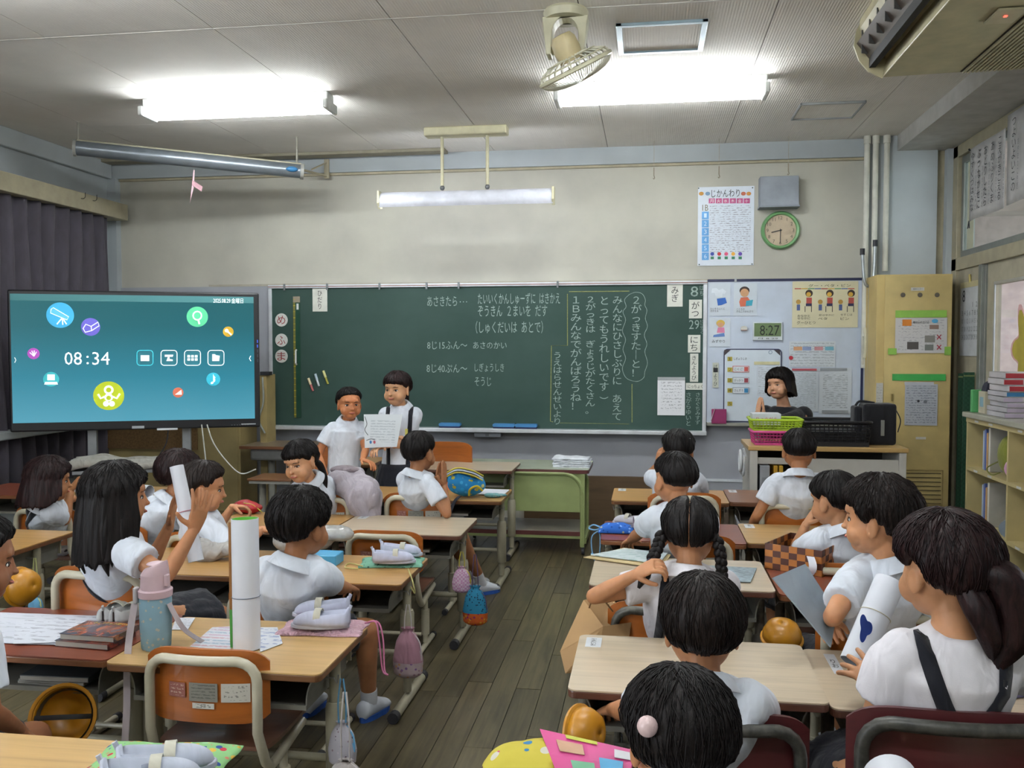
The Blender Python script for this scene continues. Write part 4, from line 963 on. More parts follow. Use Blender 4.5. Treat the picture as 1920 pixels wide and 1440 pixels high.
def limb(mb, pts, rs, n=14, cap=True, k=6):
    """tapered limb with round ends"""
    P = bez(pts, k) if len(pts) > 2 else [V(pts[0]).lerp(V(pts[1]), i / 6) for i in range(7)]
    m = len(P); xs_ = [i / (m - 1) * (len(rs) - 1) for i in range(m)]
    Rr = [rs[int(x)] + (rs[min(int(x) + 1, len(rs) - 1)] - rs[int(x)]) * (x - int(x)) for x in xs_]
    if cap:
        a, b = (P[0] - P[1]).normalized(), (P[-1] - P[-2]).normalized()
        P = [P[0] + a * Rr[0] * .95, P[0] + a * Rr[0] * .6] + P + [P[-1] + b * Rr[-1] * .6, P[-1] + b * Rr[-1] * .95]
        Rr = [Rr[0] * .3, Rr[0] * .8] + Rr + [Rr[-1] * .8, Rr[-1] * .3]
    return mb.tube(P, Rr, n)
def loft(mb, rings, n=24):
    """rings: (centre, side vector, front vector)"""
    vs, fs = [], []
    for c, a, b in rings:
        for k in range(n):
            th = 2 * math.pi * k / n; vs.append(V(c) + V(a) * math.cos(th) + V(b) * math.sin(th))
    for i in range(len(rings) - 1):
        for k in range(n): fs.append((i * n + k, i * n + (k + 1) % n, (i + 1) * n + (k + 1) % n, (i + 1) * n + k))
    fs.append(tuple(reversed(range(n)))); fs.append(tuple(range((len(rings) - 1) * n, len(rings) * n)))
    return mb.add(vs, fs)
# ---- head template
def head_parts(ears=True):
    q = MB(); q.ell((0, -.012, .028), (.071, .086, .073), 24, 16); q.ell((0, .014, -.016), (.0640, .062, .070), 24, 16); q.ell((0, .030, -.062), (.040, .036, .027), 16, 10)
    for s in (-1, 1):
        q.ell((s * .034, .040, -.033), (.029, .027, .032), 16, 10)
        if ears: q.ell((s * .070, -.008, -.010), (.0075, .017, .027), 14, 10, rot=Euler((R(8), 0, s * R(-24))).to_matrix())
    q.ell((0, .0805, -.021), (.0105, .0115, .0085), 14, 8); q.tube([(0, .070, .012), (0, .079, -.016)], [.006, .0075], 10)
    q.ell((0, .073, -.0455), (.0185, .0075, .0062), 14, 8); q.ell((0, .060, .030), (.045, .016, .020), 16, 10)
    limb(q, [(0, -.014, -.03), (0, -.028, -.14)], [.036, .036]); return q
HEAD = remesh(head_parts(), .0032, 5, 'head'); co = getco(HEAD)
for s in (-1, 1):
    d2 = ((co[:, 0] - s * .029) / .017) ** 2 + ((co[:, 2] - .002) / .011) ** 2; w_ = np.exp(-d2) * (co[:, 1] > .03); co[:, 1] -= .0055 * w_
    d2 = ((co[:, 0] - s * .077) / .004) ** 2 + ((co[:, 1] + .004) / .010) ** 2 + ((co[:, 2] + .008) / .016) ** 2; co[:, 0] -= s * .004 * np.exp(-d2)
w_ = np.exp(-(((co[:, 0]) / .016) ** 2 + ((co[:, 2] + .0465) / .0025) ** 2)) * (co[:, 1] > .05); co[:, 1] -= .003 * w_
setco(HEAD, co)
def bvh_of(me):
    return BVHTree.FromPolygons([v.co.copy() for v in me.vertices], [tuple(p.vertices) for p in me.polygons])
HB = bvh_of(HEAD); _nm = head_parts(False).mesh('hn'); HN = bvh_of(_nm)
# ---- hand templates (x = towards fingers, z = back of hand, y = thumb side)
def hand_mesh(curl, spread=4, thumb=(.55, .75, -.25), tc=20):
    q = MB(); loft(q, [((-.012, 0, 0), (0, .017, 0), (0, 0, .012)), ((.012, 0, 0), (0, .023, 0), (0, 0, .0125)), ((.04, .0, 0), (0, .028, 0), (0, 0, .011)), ((.062, 0, -.001), (0, .027, 0), (0, 0, .009)), ((.068, 0, -.001), (0, .022, 0), (0, 0, .006))], 18)
    for i, (y, L) in enumerate(((.0205, .047), (.0068, .053), (-.0070, .049), (-.0200, .039))):
        p = V((.058, y, 0)); a = 0; dy = math.sin(R(spread * (1.5 - i))); pts = [p]
        for f, c in ((.45, curl * .8), (.32, curl * 1.1), (.26, curl * .7)):
            a += R(c); p = p + V((math.cos(a), dy, -math.sin(a))) * (L * f + .004); pts.append(p)
        limb(q, pts, [.0070, .0065, .0060, .0052], 10, k=3)
    d = V(thumb).normalized(); p0 = V((.012, .018, -.003)); p1 = p0 + d * .028; d2 = (Matrix.Rotation(R(-tc), 3, 'Z') @ d); p2 = p1 + d2 * .024; limb(q, [p0, p1, p2], [.0095, .0078, .0062], 10, k=3)
    return remesh(q, .0024, 2, 'hand')
HANDS = {'flat': hand_mesh(6), 'relax': hand_mesh(26), 'grip': hand_mesh(48, 2, (.6, .5, -.6)), 'open': hand_mesh(10, 9, (.35, .9, -.15)), 'clap': hand_mesh(3, 1, (.5, .8, -.1))}
# ---- skin and hair
def skin(hexc):
    key = ('skin', hexc)
    if key in MATS: return MATS[key]
    t = NT('skin_tone'); t.set(.5, spec=.35, sub=.12)
    n = t.noise(18, detail=3); t.base(t.ramp(n, [(.3, shade(hexc, .94)), (.7, shade(hexc, 1.05))])); MATS[key] = t.m; return t.m
def hairmat(a='#100c0b', b='#241a17', rough=.5):
    key = ('hair', a, b)
    if key in MATS: return MATS[key]
    t = NT('hair_strands'); t.set(rough, spec=.2)
    n = t.noise(7, t.mp((14, 14, 1.2)), 4, .6, .8); t.base(t.ramp(n, [(.35, a), (.7, b)])); t.bump(n, .35, .006); MATS[key] = t.m; return t.m
EYE_W, IRIS, BROW, LIP = plain('#c9c6c2', .3, var=0), plain('#1c1210', .2, var=0), plain('#2a1c18', .8, var=0), plain('#a8574e', .45, var=0)
NAVY = cloth('#14161f', .8, .3, 12); WHITE = cloth('#cdd3dc', .8, .45, 10); WHITE2 = cloth('#d0cdd2', .8, .45, 10); BLACKC = cloth('#15151a', .8, .3, 12)
def interp(tab, x):
    ks = sorted(tab); 
    for a, b in zip(ks, ks[1:]):
        if a <= x <= b:
            k = (x - a) / (b - a); k = k * k * (3 - 2 * k); return tab[a] + (tab[b] - tab[a]) * k
    return tab[ks[-1]] if x > ks[-1] else tab[ks[0]]
HC = V((0, -.012, .022))
def hair_cap(end, thick, drop=None, seed=0, nphi=120, nt=26, part=False, flare=1.0, jag=3.0, lift=.0, wave=.035, M=None, thin_end=.25):
    """head of hair grown over the skull. end: azimuth->polar angle of the hairline; drop: azimuth->z where hanging hair ends"""
    rnd = seed * 13.7; q = MB(); q.M = M or Matrix.Identity(4); O_, I_ = [], []
    for i in range(nphi):
        ph = 360 * i / nphi; az = ph if ph <= 180 else 360 - ph; p = R(ph)
        j = noise.noise((math.cos(p) * 9 + rnd, math.sin(p) * 9, 3)) * jag * 1.3 + noise.noise((math.cos(p) * 25 + rnd, math.sin(p) * 25, 7)) * jag
        te = interp(end, az) + j; zd = interp(drop, az) if drop else None
        if zd is not None: zd += j * .0022
        colO, colI = [], []; hang = zd is not None and zd < -.03; TH = min(te, 92) if hang else te
        for k in range(nt + 1):
            f = k / nt; 
            if hang and f > .5:
                g = (f - .5) / .5; b0 = base; rr = (b0[3] + thick * (1 + .25 * g)) * (1 + (flare - 1) * math.sin(g * math.pi / 2)); gr = 1 + wave * .7 * noise.noise((math.cos(p) * 12 + rnd, math.sin(p) * 12, g * 1.5)) + wave * .35 * noise.noise((math.cos(p) * 34, math.sin(p) * 34, g * .8 + rnd))
                zz = b0[2] + (zd - b0[2]) * g; x, y = math.sin(p) * rr * gr, math.cos(p) * rr * gr
                colO.append(V((x, y, 0)) + V((HC.x, HC.y, zz))); ri = rr * (gr if g > .85 else 1) - thick * (1.15 - .75 * g * g); colI.append(V((math.sin(p) * ri, math.cos(p) * ri, 0)) + V((HC.x, HC.y, zz))); continue
            th = R(TH * (f / .5 if hang else f)); d = V((math.sin(th) * math.sin(p), math.sin(th) * math.cos(p), math.cos(th)))
            h, _, _, _ = HN.ray_cast(HC + d * .3, -d); r0 = (h - HC).length if h else .08
            e = 1 - max(0, (f - .8) / .2) ** 2 * (1 - thin_end) if not hang else 1
            t_ = thick * e * (1 + lift * math.cos(th)); n1 = noise.noise((d.x * 14 + rnd, d.y * 14, th * 1.3)); n2 = noise.noise((d.x * 45 + rnd, d.y * 45, th * 1.1))
            t_ += thick * (wave * 2.2) * n1 + thick * wave * 3 * n2
            if part:
                w = abs(math.sin(th) * math.sin(p)) * .085; bk = 1.0 if part is True or math.cos(p) * (1 if part == 'front' else -1) > -.2 else 0
                t_ -= bk * (thick * 1.15) * math.exp(-(w / .0035) ** 2)
            r1 = r0 + t_; colO.append(HC + d * r1); colI.append(HC + d * (r0 * .94))
            base = (0, 0, (HC + d * r1).z, math.sin(th) * r0)
        O_.append(colO); I_.append(colI)
    vs, fs = [], []; W = nt
    for col in O_: vs += col[1:]
    top = len(vs); vs.append(O_[0][0]); no = len(vs)
    for col in I_: vs += col[1:]
    itop = len(vs); vs.append(I_[0][0])
    for i in range(nphi):
        a, b = i * W, ((i + 1) % nphi) * W
        fs.append((top, b, a)); fs.append((itop, no + a, no + b))
        for k in range(W - 1): fs.append((a + k, b + k, b + k + 1, a + k + 1)); fs.append((no + a + k, no + a + k + 1, no + b + k + 1, no + b + k))
        fs.append((a + W - 1, b + W - 1, no + b + W - 1, no + a + W - 1))
    q.add(vs, fs); return q
def lock(q, pts, rs, seed=0, n=26, amp=.16):
    P = bez(pts, 6); m = len(P); xs_ = [i / (m - 1) * (len(rs) - 1) for i in range(m)]
    Rr = [rs[int(x)] + (rs[min(int(x) + 1, len(rs) - 1)] - rs[int(x)]) * (x - int(x)) for x in xs_]
    b = len(q.v); q.tube(P, Rr, n); Mi = q.M.inverted()
    for i in range(m):
        c = P[i]
        for k in range(n):
            v = Mi @ V(q.v[b + i * n + k]); g = 1 + amp * noise.noise((k * 1.9 + seed * 5, seed, i * .12)) * 1.8
            q.v[b + i * n + k] = tuple(q.M @ (c + (v - c) * g))
    return q
BOY = {0: 60, 30: 62, 50: 68, 63: 84, 72: 92, 90: 84, 104: 96, 118: 130, 150: 138, 180: 140}
BOYSHORT = {0: 56, 30: 58, 50: 64, 63: 76, 75: 82, 92: 80, 106: 92, 120: 116, 150: 120, 180: 120}
SHAG = {0: 72, 30: 72, 50: 76, 62: 92, 74: 104, 90: 94, 106: 108, 120: 132, 150: 138, 180: 140}
TIED = {0: 76, 30: 77, 48: 80, 62: 90, 72: 96, 88: 84, 102: 92, 118: 122, 150: 132, 180: 134}
LONGE = {0: 72, 30: 74, 45: 82, 58: 100, 90: 110, 180: 120}
def ik(a, t, l1, l2, pole):
    a, t = V(a), V(t); d = t - a; L = min(d.length, (l1 + l2) * .995); u = d.normalized(); t = a + u * L
    x = (l1 * l1 - l2 * l2 + L * L) / (2 * L); h = math.sqrt(max(0, l1 * l1 - x * x)); p = V(pole); p = p - u * p.dot(u); p.normalize()
    return a + u * x + p * h, t
def wrinkle(me, amp, sc=9, seed=0):
    c, n = getco(me), getno(me); k = np.empty(len(c))
    for i in range(len(c)):
        x, y, z = c[i]; k[i] = abs(noise.noise((x * sc + seed, y * sc, z * sc * .55))) + .45 * abs(noise.noise((x * sc * 2.3, y * sc * 2.3 + seed, z * sc * 1.3)))
    setco(me, c + n * (amp * (k[:, None] - .25)))
NP = [0]
def person(label, loc, yaw, pz, head, hyaw=0, hpitch=0, hroll=0, s=1.0, tone='#b98a66', hair='boy', hm=None, hands=None, sit=True, shirt=WHITE, bottom='shorts', twist=0, adult=False, sleeve=.6, knees=None, feet=None, straps=None, collar=True, smile=True, puff=1.0, shoes=True, wide=1.0, hair_opt=None, eyes='open', hscale=None, group='pupils'):
    """head, hand and knee targets are world points; returns the root"""
    NP[0] += 1; sd = NP[0]; hm = hm or hairmat(); hair_opt = dict(hair_opt or {}); hair_opt.setdefault('strands', 260); sk = skin(tone); hs = (hscale or s) * (1.06 if not adult else 1)
    t = thing('person', (loc[0], loc[1], 0), label, 'person', group, R(yaw)); Wm = Matrix.Translation((loc[0], loc[1], 0)) @ Matrix.Rotation(R(yaw), 4, 'Z'); Wi = Wm.inverted()
    Hc = Wi @ V(head); HR = Matrix.Rotation(R(hyaw - yaw), 4, 'Z') @ Matrix.Rotation(R(hpitch), 4, 'X') @ Matrix.Rotation(R(hroll), 4, 'Y'); HM = Matrix.Translation(Hc) @ HR @ Matrix.Scale(hs, 4)
    P = V((0, 0, pz)); N = HM @ V((0, -.036, -.100)); 
    if adult: N = HM @ V((0, -.036, -.145))
    ax = N - P; L = ax.length; up = ax.normalized(); mid = P.lerp(N, .5) + V((0, -.022, 0)) * s
    def sp(k): return (P * (1 - k) ** 2 + mid * 2 * k * (1 - k) + N * k * k)
    def side(k): a = R(twist * k); return V((math.cos(a), math.sin(a), 0))
    def ring(k, w, d, ex=0): u = side(k); f = up.cross(u).normalized(); f = -f if f.y * math.cos(R(twist * k)) < 0 else f; return (sp(k), u * ((w * wide + ex) * s), f * ((d + ex) * s))
    prof = [(-.06, .06, .055), (0, .098, .082), (.12, .103, .086), (.3, .092, .078), (.5, .096, .079), (.7, .104, .083), (.84, .108, .078), (.93, .082, .060), (.99, .05, .046)]
    B = MB(); loft(B, [ring(*p) for p in prof]); 
    sh = {}; u = side(.88)
    for q_, sg in (('L', -1), ('R', 1)): sh[q_] = sp(.86) + u * (sg * .102 * s * wide)
    limb(B, [sp(.95), HM @ V((0, -.020, -.07))], [.040 * s, .036 * hs])
    up_l, fo_l = .19 * s, .165 * s; hands = hands or {}; hm_list = []; arms = {}
    for q_, sg in (('L', -1), ('R', 1)):
        hd = hands.get(q_); 
        if hd is None: hd = dict(at=Wm @ V((sg * .10, .19, pz + .10)), pose='relax')
        tgt = Wi @ V(hd['at']); pole = V(hd.get('pole', (sg * .6, -.5, -.8))); E_, T_ = ik(sh[q_], tgt, up_l, fo_l, pole)
        B2 = limb(B, [sh[q_], sh[q_].lerp(E_, .5), E_], [.037 * s, .031 * s, .026 * s]); limb(B, [E_, E_.lerp(T_, .35), T_], [.026 * s, .0265 * s, .0175 * s]); arms[q_] = (sh[q_], E_, T_)
        x = V(Wi.to_3x3() @ V(hd['dir'])).normalized() if 'dir' in hd else (T_ - E_).normalized()
        z = Wi.to_3x3() @ V(hd['back']) if 'back' in hd else V((sg * .3, .1, 1)); z = (z - x * z.dot(x)).normalized(); y = z.cross(x)
        if q_ == 'L': y = y
        ms = Matrix(((x.x, y.x, z.x, T_.x), (x.y, y.y, z.y, T_.y), (x.z, y.z, z.z, T_.z), (0, 0, 0, 1))) @ Matrix.Diagonal((s * 1.05, s * 1.05 * (1 if q_ == 'R' else -1), s * 1.05, 1)); hm_list.append((hd.get('pose', 'relax'), ms))
    kn, ft = {}, {}
    for q_, sg in (('L', -1), ('R', 1)):
        hip = P + V((sg * .055 * s, .0, -.005))
        if knees: kn[q_] = Wi @ V(knees[q_])
        elif sit: kn[q_] = hip + V((sg * .025, .255 * s, -.03))
        else: kn[q_] = hip + V((sg * .01, .03, -pz * .47))
        if feet: ft[q_] = Wi @ V(feet[q_])
        elif sit: ft[q_] = kn[q_] + V((0, -.02, 0)); ft[q_].z = .065
        else: ft[q_] = V((hip.x + sg * .012, .0, .065))
        limb(B, [hip, hip.lerp(kn[q_], .5), kn[q_]], [.066 * s, .058 * s, .045 * s]); limb(B, [kn[q_], kn[q_].lerp(ft[q_], .35) + V((0, -.008, 0)), ft[q_]], [.043 * s, .040 * s, .026 * s])
    body = remesh(B, .0068 * s, 4, 'body'); bo = bpy.data.objects.new('body', body); COL.objects.link(bo)
    ops = [(HEAD, HM)] + [(HANDS[p], m_) for p, m_ in hm_list]; tmp = []
    for me, m_ in ops:
        mc = me.copy(); mc.transform(m_)
        if m_.determinant() < 0: mc.flip_normals()
        ob = bpy.data.objects.new('op', mc); COL.objects.link(ob); tmp.append(ob)
        d = bo.modifiers.new('u', 'BOOLEAN'); d.operation = 'UNION'; d.solver = 'MANIFOLD'; d.object = ob
    dg = bpy.context.evaluated_depsgraph_get(); dg.update(); full = bpy.data.meshes.new_from_object(bo.evaluated_get(dg))
    if len(full.vertices) < len(body.vertices) + 500: print('BOOLEAN FALLBACK', label, len(full.vertices), len(body.vertices))
    for ob in tmp: bpy.data.objects.remove(ob)
    bpy.data.objects.remove(bo); link('body', full, sk, t, smooth='all')
    # face
    def onface(x, z, lift_=0):
        h, n, _, _ = HB.ray_cast(V((x, .3, z)), V((0, -1, 0))); h = h or V((x, .07, z)); return h + V((0, lift_, 0)), n or V((0, 1, 0))
    for sg in (-1, 1):
        c, n = onface(sg * .0285, .002); q = MB(); q.M = HM; q.ell(c + V((0, -.0015, 0)), (.0118, .0040, .0046 if eyes == 'open' else .0028), 14, 8, rot=Matrix.Rotation(sg * R(-16), 3, 'Z') @ Matrix.Rotation(sg * R(-4), 3, 'Y')); e = q.build('eye', EYE_W, t, smooth='all')
        q = MB(); q.M = HM; q.ell(c + V((0, .0008, 0)), (.0074, .0036, .0052 if eyes == 'open' else .0032), 12, 8); q.build('iris', IRIS, e, smooth='all')
        q = MB(); q.M = HM; q.tube([onface(sg * x, z, .0006)[0] for x, z in ((.0155, .0015), (.021, .0070), (.029, .0088), (.037, .0072), (.0425, .002))], [.0005, .0014, .0017, .0016, .0006], 6); q.build('eyelid', IRIS, e, smooth='all')
        q = MB(); q.M = HM; q.tube([onface(sg * x, z, .0004)[0] for x, z in ((.014, .0205), (.024, .0245), (.034, .0245), (.043, .0205))], [.0008, .0020, .0019, .0006], 6); q.build('eyebrow', BROW, t, smooth='all')
    sm = .004 if smile else 0
    q = MB(); q.M = HM; q.tube([onface(x, -.046 + sm * (x / .018) ** 2 * 1.2, .0004)[0] for x in (-.020, -.013, -.006, 0, .006, .013, .020)], [.0008, .0030, .0042, .0045, .0042, .0030, .0008], 8, flat=.9); q.build('lips', LIP, t, smooth='all')
    # hair
    ho = hair_opt or {}; o_ = hair; A = ho.get('thick', .014)
    if o_ == 'boy': h = hair_cap(BOY, A, None, sd, lift=.35, jag=4, M=HM)
    elif o_ == 'short': h = hair_cap(BOYSHORT, ho.get('thick', .009), None, sd, jag=2, wave=.03, M=HM)
    elif o_ == 'shag': h = hair_cap(SHAG, ho.get('thick', .019), None, sd, lift=.3, jag=6, wave=.08, M=HM)
    elif o_ == 'tied': h = hair_cap(TIED, A, None, sd, part=ho.get('part', False), jag=2.5, wave=.04, M=HM)
    elif o_ in ('bob', 'long'): h = hair_cap(LONGE, ho.get('thick', .017), ho['drop'], sd, flare=ho.get('flare', 1.0), jag=ho.get('jag', 4), wave=.06, M=HM, nt=34)
    hob = h.build('hair', hm, t, smooth='all')
    if ho.get('strands'):
        hbv = bvh_of(hob.data); rs = random.Random(sd); S = MB(); endt = {'boy': BOY, 'shag': SHAG, 'tied': TIED, 'short': BOYSHORT}.get(o_, {0: 70, 60: 88, 180: 92})
        for _ in range(ho['strands']):
            az = rs.uniform(0, 360); a1 = az if az < 180 else 360 - az; e_ = interp(endt, a1); th0 = rs.uniform(4, e_ * .85); th1 = min(e_ * 1.02, th0 + rs.uniform(18, 50)); dz = rs.uniform(-9, 9) / max(.35, math.sin(R(th0))); lf = rs.uniform(.0005, .0030); pp = []
            for i in range(6):
                f = i / 5; th = R(th0 + (th1 - th0) * f); p_ = R(az + dz * f); d = V((math.sin(th) * math.sin(p_), math.sin(th) * math.cos(p_), math.cos(th))); o0 = HM @ (HC + d * .25); dd = -(HM.to_3x3() @ d).normalized(); hh_, nn_, _, _ = hbv.ray_cast(o0, dd)
                if hh_: pp.append(hh_ - dd * (lf * math.sin(math.pi * f * .9) + .0002 + (.003 * f * f if lf > .0022 else 0)))
            if len(pp) == 6: S.tube(pp, [.0004, .0010, .0013, .0012, .0009, .0002], 3, caps=False)
        so2 = S.build('hair_strands', hm, t, smooth='all'); so2['kind'] = 'stuff'
    # clothes
    C = MB(); pr = [(-.07, .106, .090), (-.02, .122, .108)] + [(k, w + .014 * puff + .004, d + .016 * puff + .004) for k, w, d in prof[2:7]] + [(.90, .104, .076), (.96, .070, .060), (1.0, .052, .050)]
    if not sit and not adult: pr = [(-.10, .122, .10), (-.06, .124, .106)] + pr[2:]
    loft(C, [ring(*p) for p in pr]); cuffs = []
    for q_ in 'LR': C.ell(sh[q_].lerp(sp(.86), .12), (.053 * s,) * 3, 16, 10)
    for q_ in ('L', 'R'):
        a, e, w = arms[q_]; 
        if sleeve <= 1: end = a.lerp(e, sleeve); pts = [sp(.84).lerp(a, .72), a.lerp(e, .12), end]; rs = [.046 * s, .050 * s * puff ** .5, (.050 if sleeve < .8 else .042) * s * puff ** .5]
        else: end = e.lerp(w, sleeve - 1); pts = [sp(.84).lerp(a, .72), a.lerp(e, .5), e, end]; rs = [.046 * s, .045 * s, .039 * s, .031 * s]
        limb(C, pts, rs, cap=False)
    sm_ = remesh(C, .0064 * s, 3, 'shirt'); wrinkle(sm_, .0058, 8, sd); so = link('shirt', sm_, shirt, t, smooth='all')
    if collar:
        q = MB(); nd = (HM @ V((0, -.02, -.07)) - sp(.95)).normalized(); fx = side(1); fy = nd.cross(fx); fy = -fy if fy.dot(HR @ V((0, 1, 0, )) ) < 0 and False else fy
        fw_ = V((-math.sin(R(twist)), math.cos(R(twist)), 0)); fy = (fw_ - nd * fw_.dot(nd)).normalized(); fx = fy.cross(nd); cc = sp(.985)
        def cf(u_, v_):
            a = R(90 + 16 + (360 - 32) * u_); r_, z_ = [(.047, -.012), (.046, .012), (.050, .020), (.060, .012), (.073, -.008), (.080, -.020)][round(v_ * 5)]; back = .5 - .5 * math.sin(a); z_ += .012 * back; r2 = r_ * (1 + .0 * back)
            return cc + (fx * math.cos(a) * r2 + fy * math.sin(a) * r2 * .98 + nd * (z_ - .012 * (1 - back) * (v_ > .7))) * s * (1.0 if not adult else 1.0)
        q.grid(cf, 36, 5, .0028); q.build('collar', shirt, t, smooth='all', sub=1)
    if bottom == 'shorts':
        S = MB(); loft(S, [ring(k, w + .016, d + .018) for k, w, d in ((-.14, .08, .075), (0, .104, .09), (.10, .104, .088))])
        for q_, sg in (('L', -1), ('R', 1)): hip = P + V((sg * .055 * s, 0, -.005)); limb(S, [hip, hip.lerp(kn[q_], .42), hip.lerp(kn[q_], .80)], [.080 * s, .076 * s, .068 * s], cap=False)
        sm2 = remesh(S, .008 * s, 3, 'shorts'); link('shorts', sm2, NAVY, t, smooth='all')
    elif bottom == 'skirt':
        S = MB(); loft(S, [ring(k, w + .014, d + .018) for k, w, d in ((-.12, .09, .08), (0, .108, .092), (.10, .104, .088))]); K = (kn['L'] + kn['R']) / 2; hw = abs(kn['R'].x - kn['L'].x) / 2 + .075 * s; Pm = P + V((0, 0, -.02)); dr = (K - Pm)
        loft(S, [(Pm.lerp(K, f), side(0) * (.115 * s + (hw - .115 * s) * f), V((0, 0, .082 * s))) for f in (0, .35, .7, 1.02)]); sm2 = remesh(S, .009 * s, 3, 'skirt'); wrinkle(sm2, .014, 14, sd); link('skirt', sm2, NAVY, t, smooth='all')
    elif bottom == 'pleated':
        q = MB(); zt, zb = sp(.14).z, pz - .20
        def kf(u_, v_):
            a = 2 * math.pi * u_; f = 1 - v_; pl = 1 + (.06 * f) * (abs(((u_ * 22) % 1) - .5) * 2 - .5); r1 = (.128 + .068 * f) * s * pl; c = sp(.14); return V((c.x * (1 - f) + math.cos(a) * r1, c.y * (1 - f) + math.sin(a) * r1 * .86, zb + (zt - zb) * v_))
        q.grid(kf, 132, 8, .003); q.build('skirt', NAVY, t, smooth='all')
    if shoes:
        for q_, sg in (('L', -1), ('R', 1)):
            f = ft[q_]; q = MB(); m_ = Matrix.Translation((f.x, f.y, 0)) @ Matrix.Rotation(R(-sg * 8), 4, 'Z') @ Matrix.Scale(s, 4); q.M = m_
            loft(q, [((0, y, z), (w, 0, 0), (0, 0, h)) for y, z, w, h in ((-.052, .038, .018, .022), (-.045, .042, .028, .034), (-.01, .045, .033, .038), (.03, .040, .035, .034), (.075, .030, .037, .024), (.105, .024, .030, .017), (.118, .020, .016, .010))], 20); so_ = q.build('shoe', plain('#c4c9d2', .6), t, smooth='all')
            q = MB(); q.M = m_; q.prism([(.001 + x_ * 1.12, y_) for x_, y_ in [(.030 * math.cos(R(a)) * (1.12 if math.sin(R(a)) > 0 else .95), .034 + .089 * math.sin(R(a))) for a in range(0, 360, 15)]], .0, .02); q.build('sole', plain('#2a56a8', .5), so_)
            limb2 = MB(); limb2.tube([V((f.x, f.y, .05)), V((f.x, f.y, .05)).lerp(kn[q_], .22)], .031 * s, 12); limb2.build('sock', plain('#c9ccd2', .9), t, smooth=True)
    if straps:
        bv = bvh_of(sm_); 
        for pts in straps:
            P3 = []; 
            for a in bez(pts, 7):
                # pts given as (side, front, height fraction) around the torso; cast towards the spine
                u_ = side(a.z); f_ = V((-u_.y, u_.x, 0)) * (1 if a.y > 0 else -1); ph = R(90) * max(0, min(1, (a.z - .78) / .19)); tg = sp(min(.84, max(0, a.z))) + u_ * (a.x * .12 * s); o0 = tg + (f_ * math.cos(ph) + up * math.sin(ph)) * .4
                h, n, _, _ = bv.ray_cast(o0, (tg - o0).normalized())
                if h: P3.append((h + n * .0025, n))
            if len(P3) > 2:
                q = MB(); vs, fs = [], []; w2 = .0145 * s
                for i, (p_, n_) in enumerate(P3):
                    d_ = (P3[min(i + 1, len(P3) - 1)][0] - P3[max(i - 1, 0)][0]).normalized(); x_ = d_.cross(n_).normalized(); vs += [p_ - x_ * w2, p_ + x_ * w2, p_ + x_ * w2 + n_ * .002, p_ - x_ * w2 + n_ * .002]
                for i in range(len(P3) - 1):
                    for k in range(4): fs.append((4 * i + k, 4 * i + (k + 1) % 4, 4 * i + 4 + (k + 1) % 4, 4 * i + 4 + k))
                q.add(vs, fs); q.build('suspender', NAVY, t, smooth='all')
    return t, HM, Wi, sp, side
def tail(pr, pts, rs, seed=1, name='ponytail', m=None):
    t, HM = pr[0], pr[1]; q = MB(); q.M = HM; lock(q, pts, rs, seed); return q.build(name, m or hairmat(), t, smooth='all')
def seatpos(k, dx=0, dy=-.02):
    t, zt = CH[k]; return (t.location.x + dx, t.location.y + dy), zt + .058
NVY_STR = [[(-.85, -.8, .24), (-.40, -.8, .38), (.05, -.8, .52), (.60, -.7, .84), (.60, -.15, 1.0)], [(.85, -.8, .24), (.40, -.8, .38), (-.05, -.8, .52), (-.60, -.7, .84), (-.60, -.15, 1.0)]]
PAR_B = [[(sg * .45, -.8, .1), (sg * .5, -.8, .5), (sg * .55, -.7, .85), (sg * .58, -.15, 1.0)] for sg in (-1, 1)]
PAR_F = [[(sg * .5, .8, .1), (sg * .55, .8, .5), (sg * .6, .7, .85), (sg * .62, .15, 1.0)] for sg in (-1, 1)]
DK = hairmat('#0a0808', '#1a1413'); RB = hairmat('#120a0b', '#2e1b1b', .45)
# right block
l, pz = seatpos('R4C', -.02); PRC4 = person('boy with short black hair seen from behind at the nearest pale desk', l, 0, pz, wd(1316, 1183, 2.02), 2, -6, tone='#a87450', hair='boy', hair_opt=dict(thick=.019, strands=900), hands={'L': dict(at=V((-.10, 2.33, .50))), 'R': dict(at=V((.30, 2.33, .50)))})
l, pz = seatpos('R4D', -.03, .03); h = wd(1768, 1072, 1.90)
PRD4 = person('girl with a brown ponytail and crossed navy straps', l, 8, pz, h, 24, -4, tone='#b07f5c', hair='tied', hair_opt=dict(thick=.023, strands=900), hm=RB, shirt=WHITE2, bottom='skirt', collar=False, sleeve=.5, puff=1.25, s=1.08, hscale=1.04, straps=NVY_STR,
    hands={'L': dict(at=wd(1655, 1282, 2.06), pose='open', dir=wd(1592, 1238, 2.16) - wd(1655, 1282, 2.06), back=(-.2, -.9, .6), pole=(-.6, -.9, -.6)), 'R': dict(at=V((.98, 2.36, .60)))})
tail(PRD4, [(.0, -.085, .015), (.03, -.115, .0), (.055, -.115, -.05), (.05, -.10, -.11), (.035, -.085, -.165)], [.022, .034, .040, .034, .010], 3, m=RB)
tail(PRD4, [(-.02, -.07, .0), (-.01, -.10, -.05), (.01, -.10, -.10), (.03, -.085, -.15)], [.02, .026, .022, .006], 4, m=RB, name='ponytail_strand')
l, pz = seatpos('R3D', -.02, .02); PRD3 = person('boy with shaggy black hair in profile, facing left beside the chequered basket', l, 22, pz, wd(1643, 976, 2.62), 62, -2, tone='#bb8660', hair='shag', hair_opt=dict(thick=.020, strands=900), s=1.04, smile=False, sleeve=.7,
    hands={'L': dict(at=wd(1556, 1165, 2.62), pose='grip', pole=(-.8, -.3, -.8)), 'R': dict(at=V((.85, 3.0, .52)))})
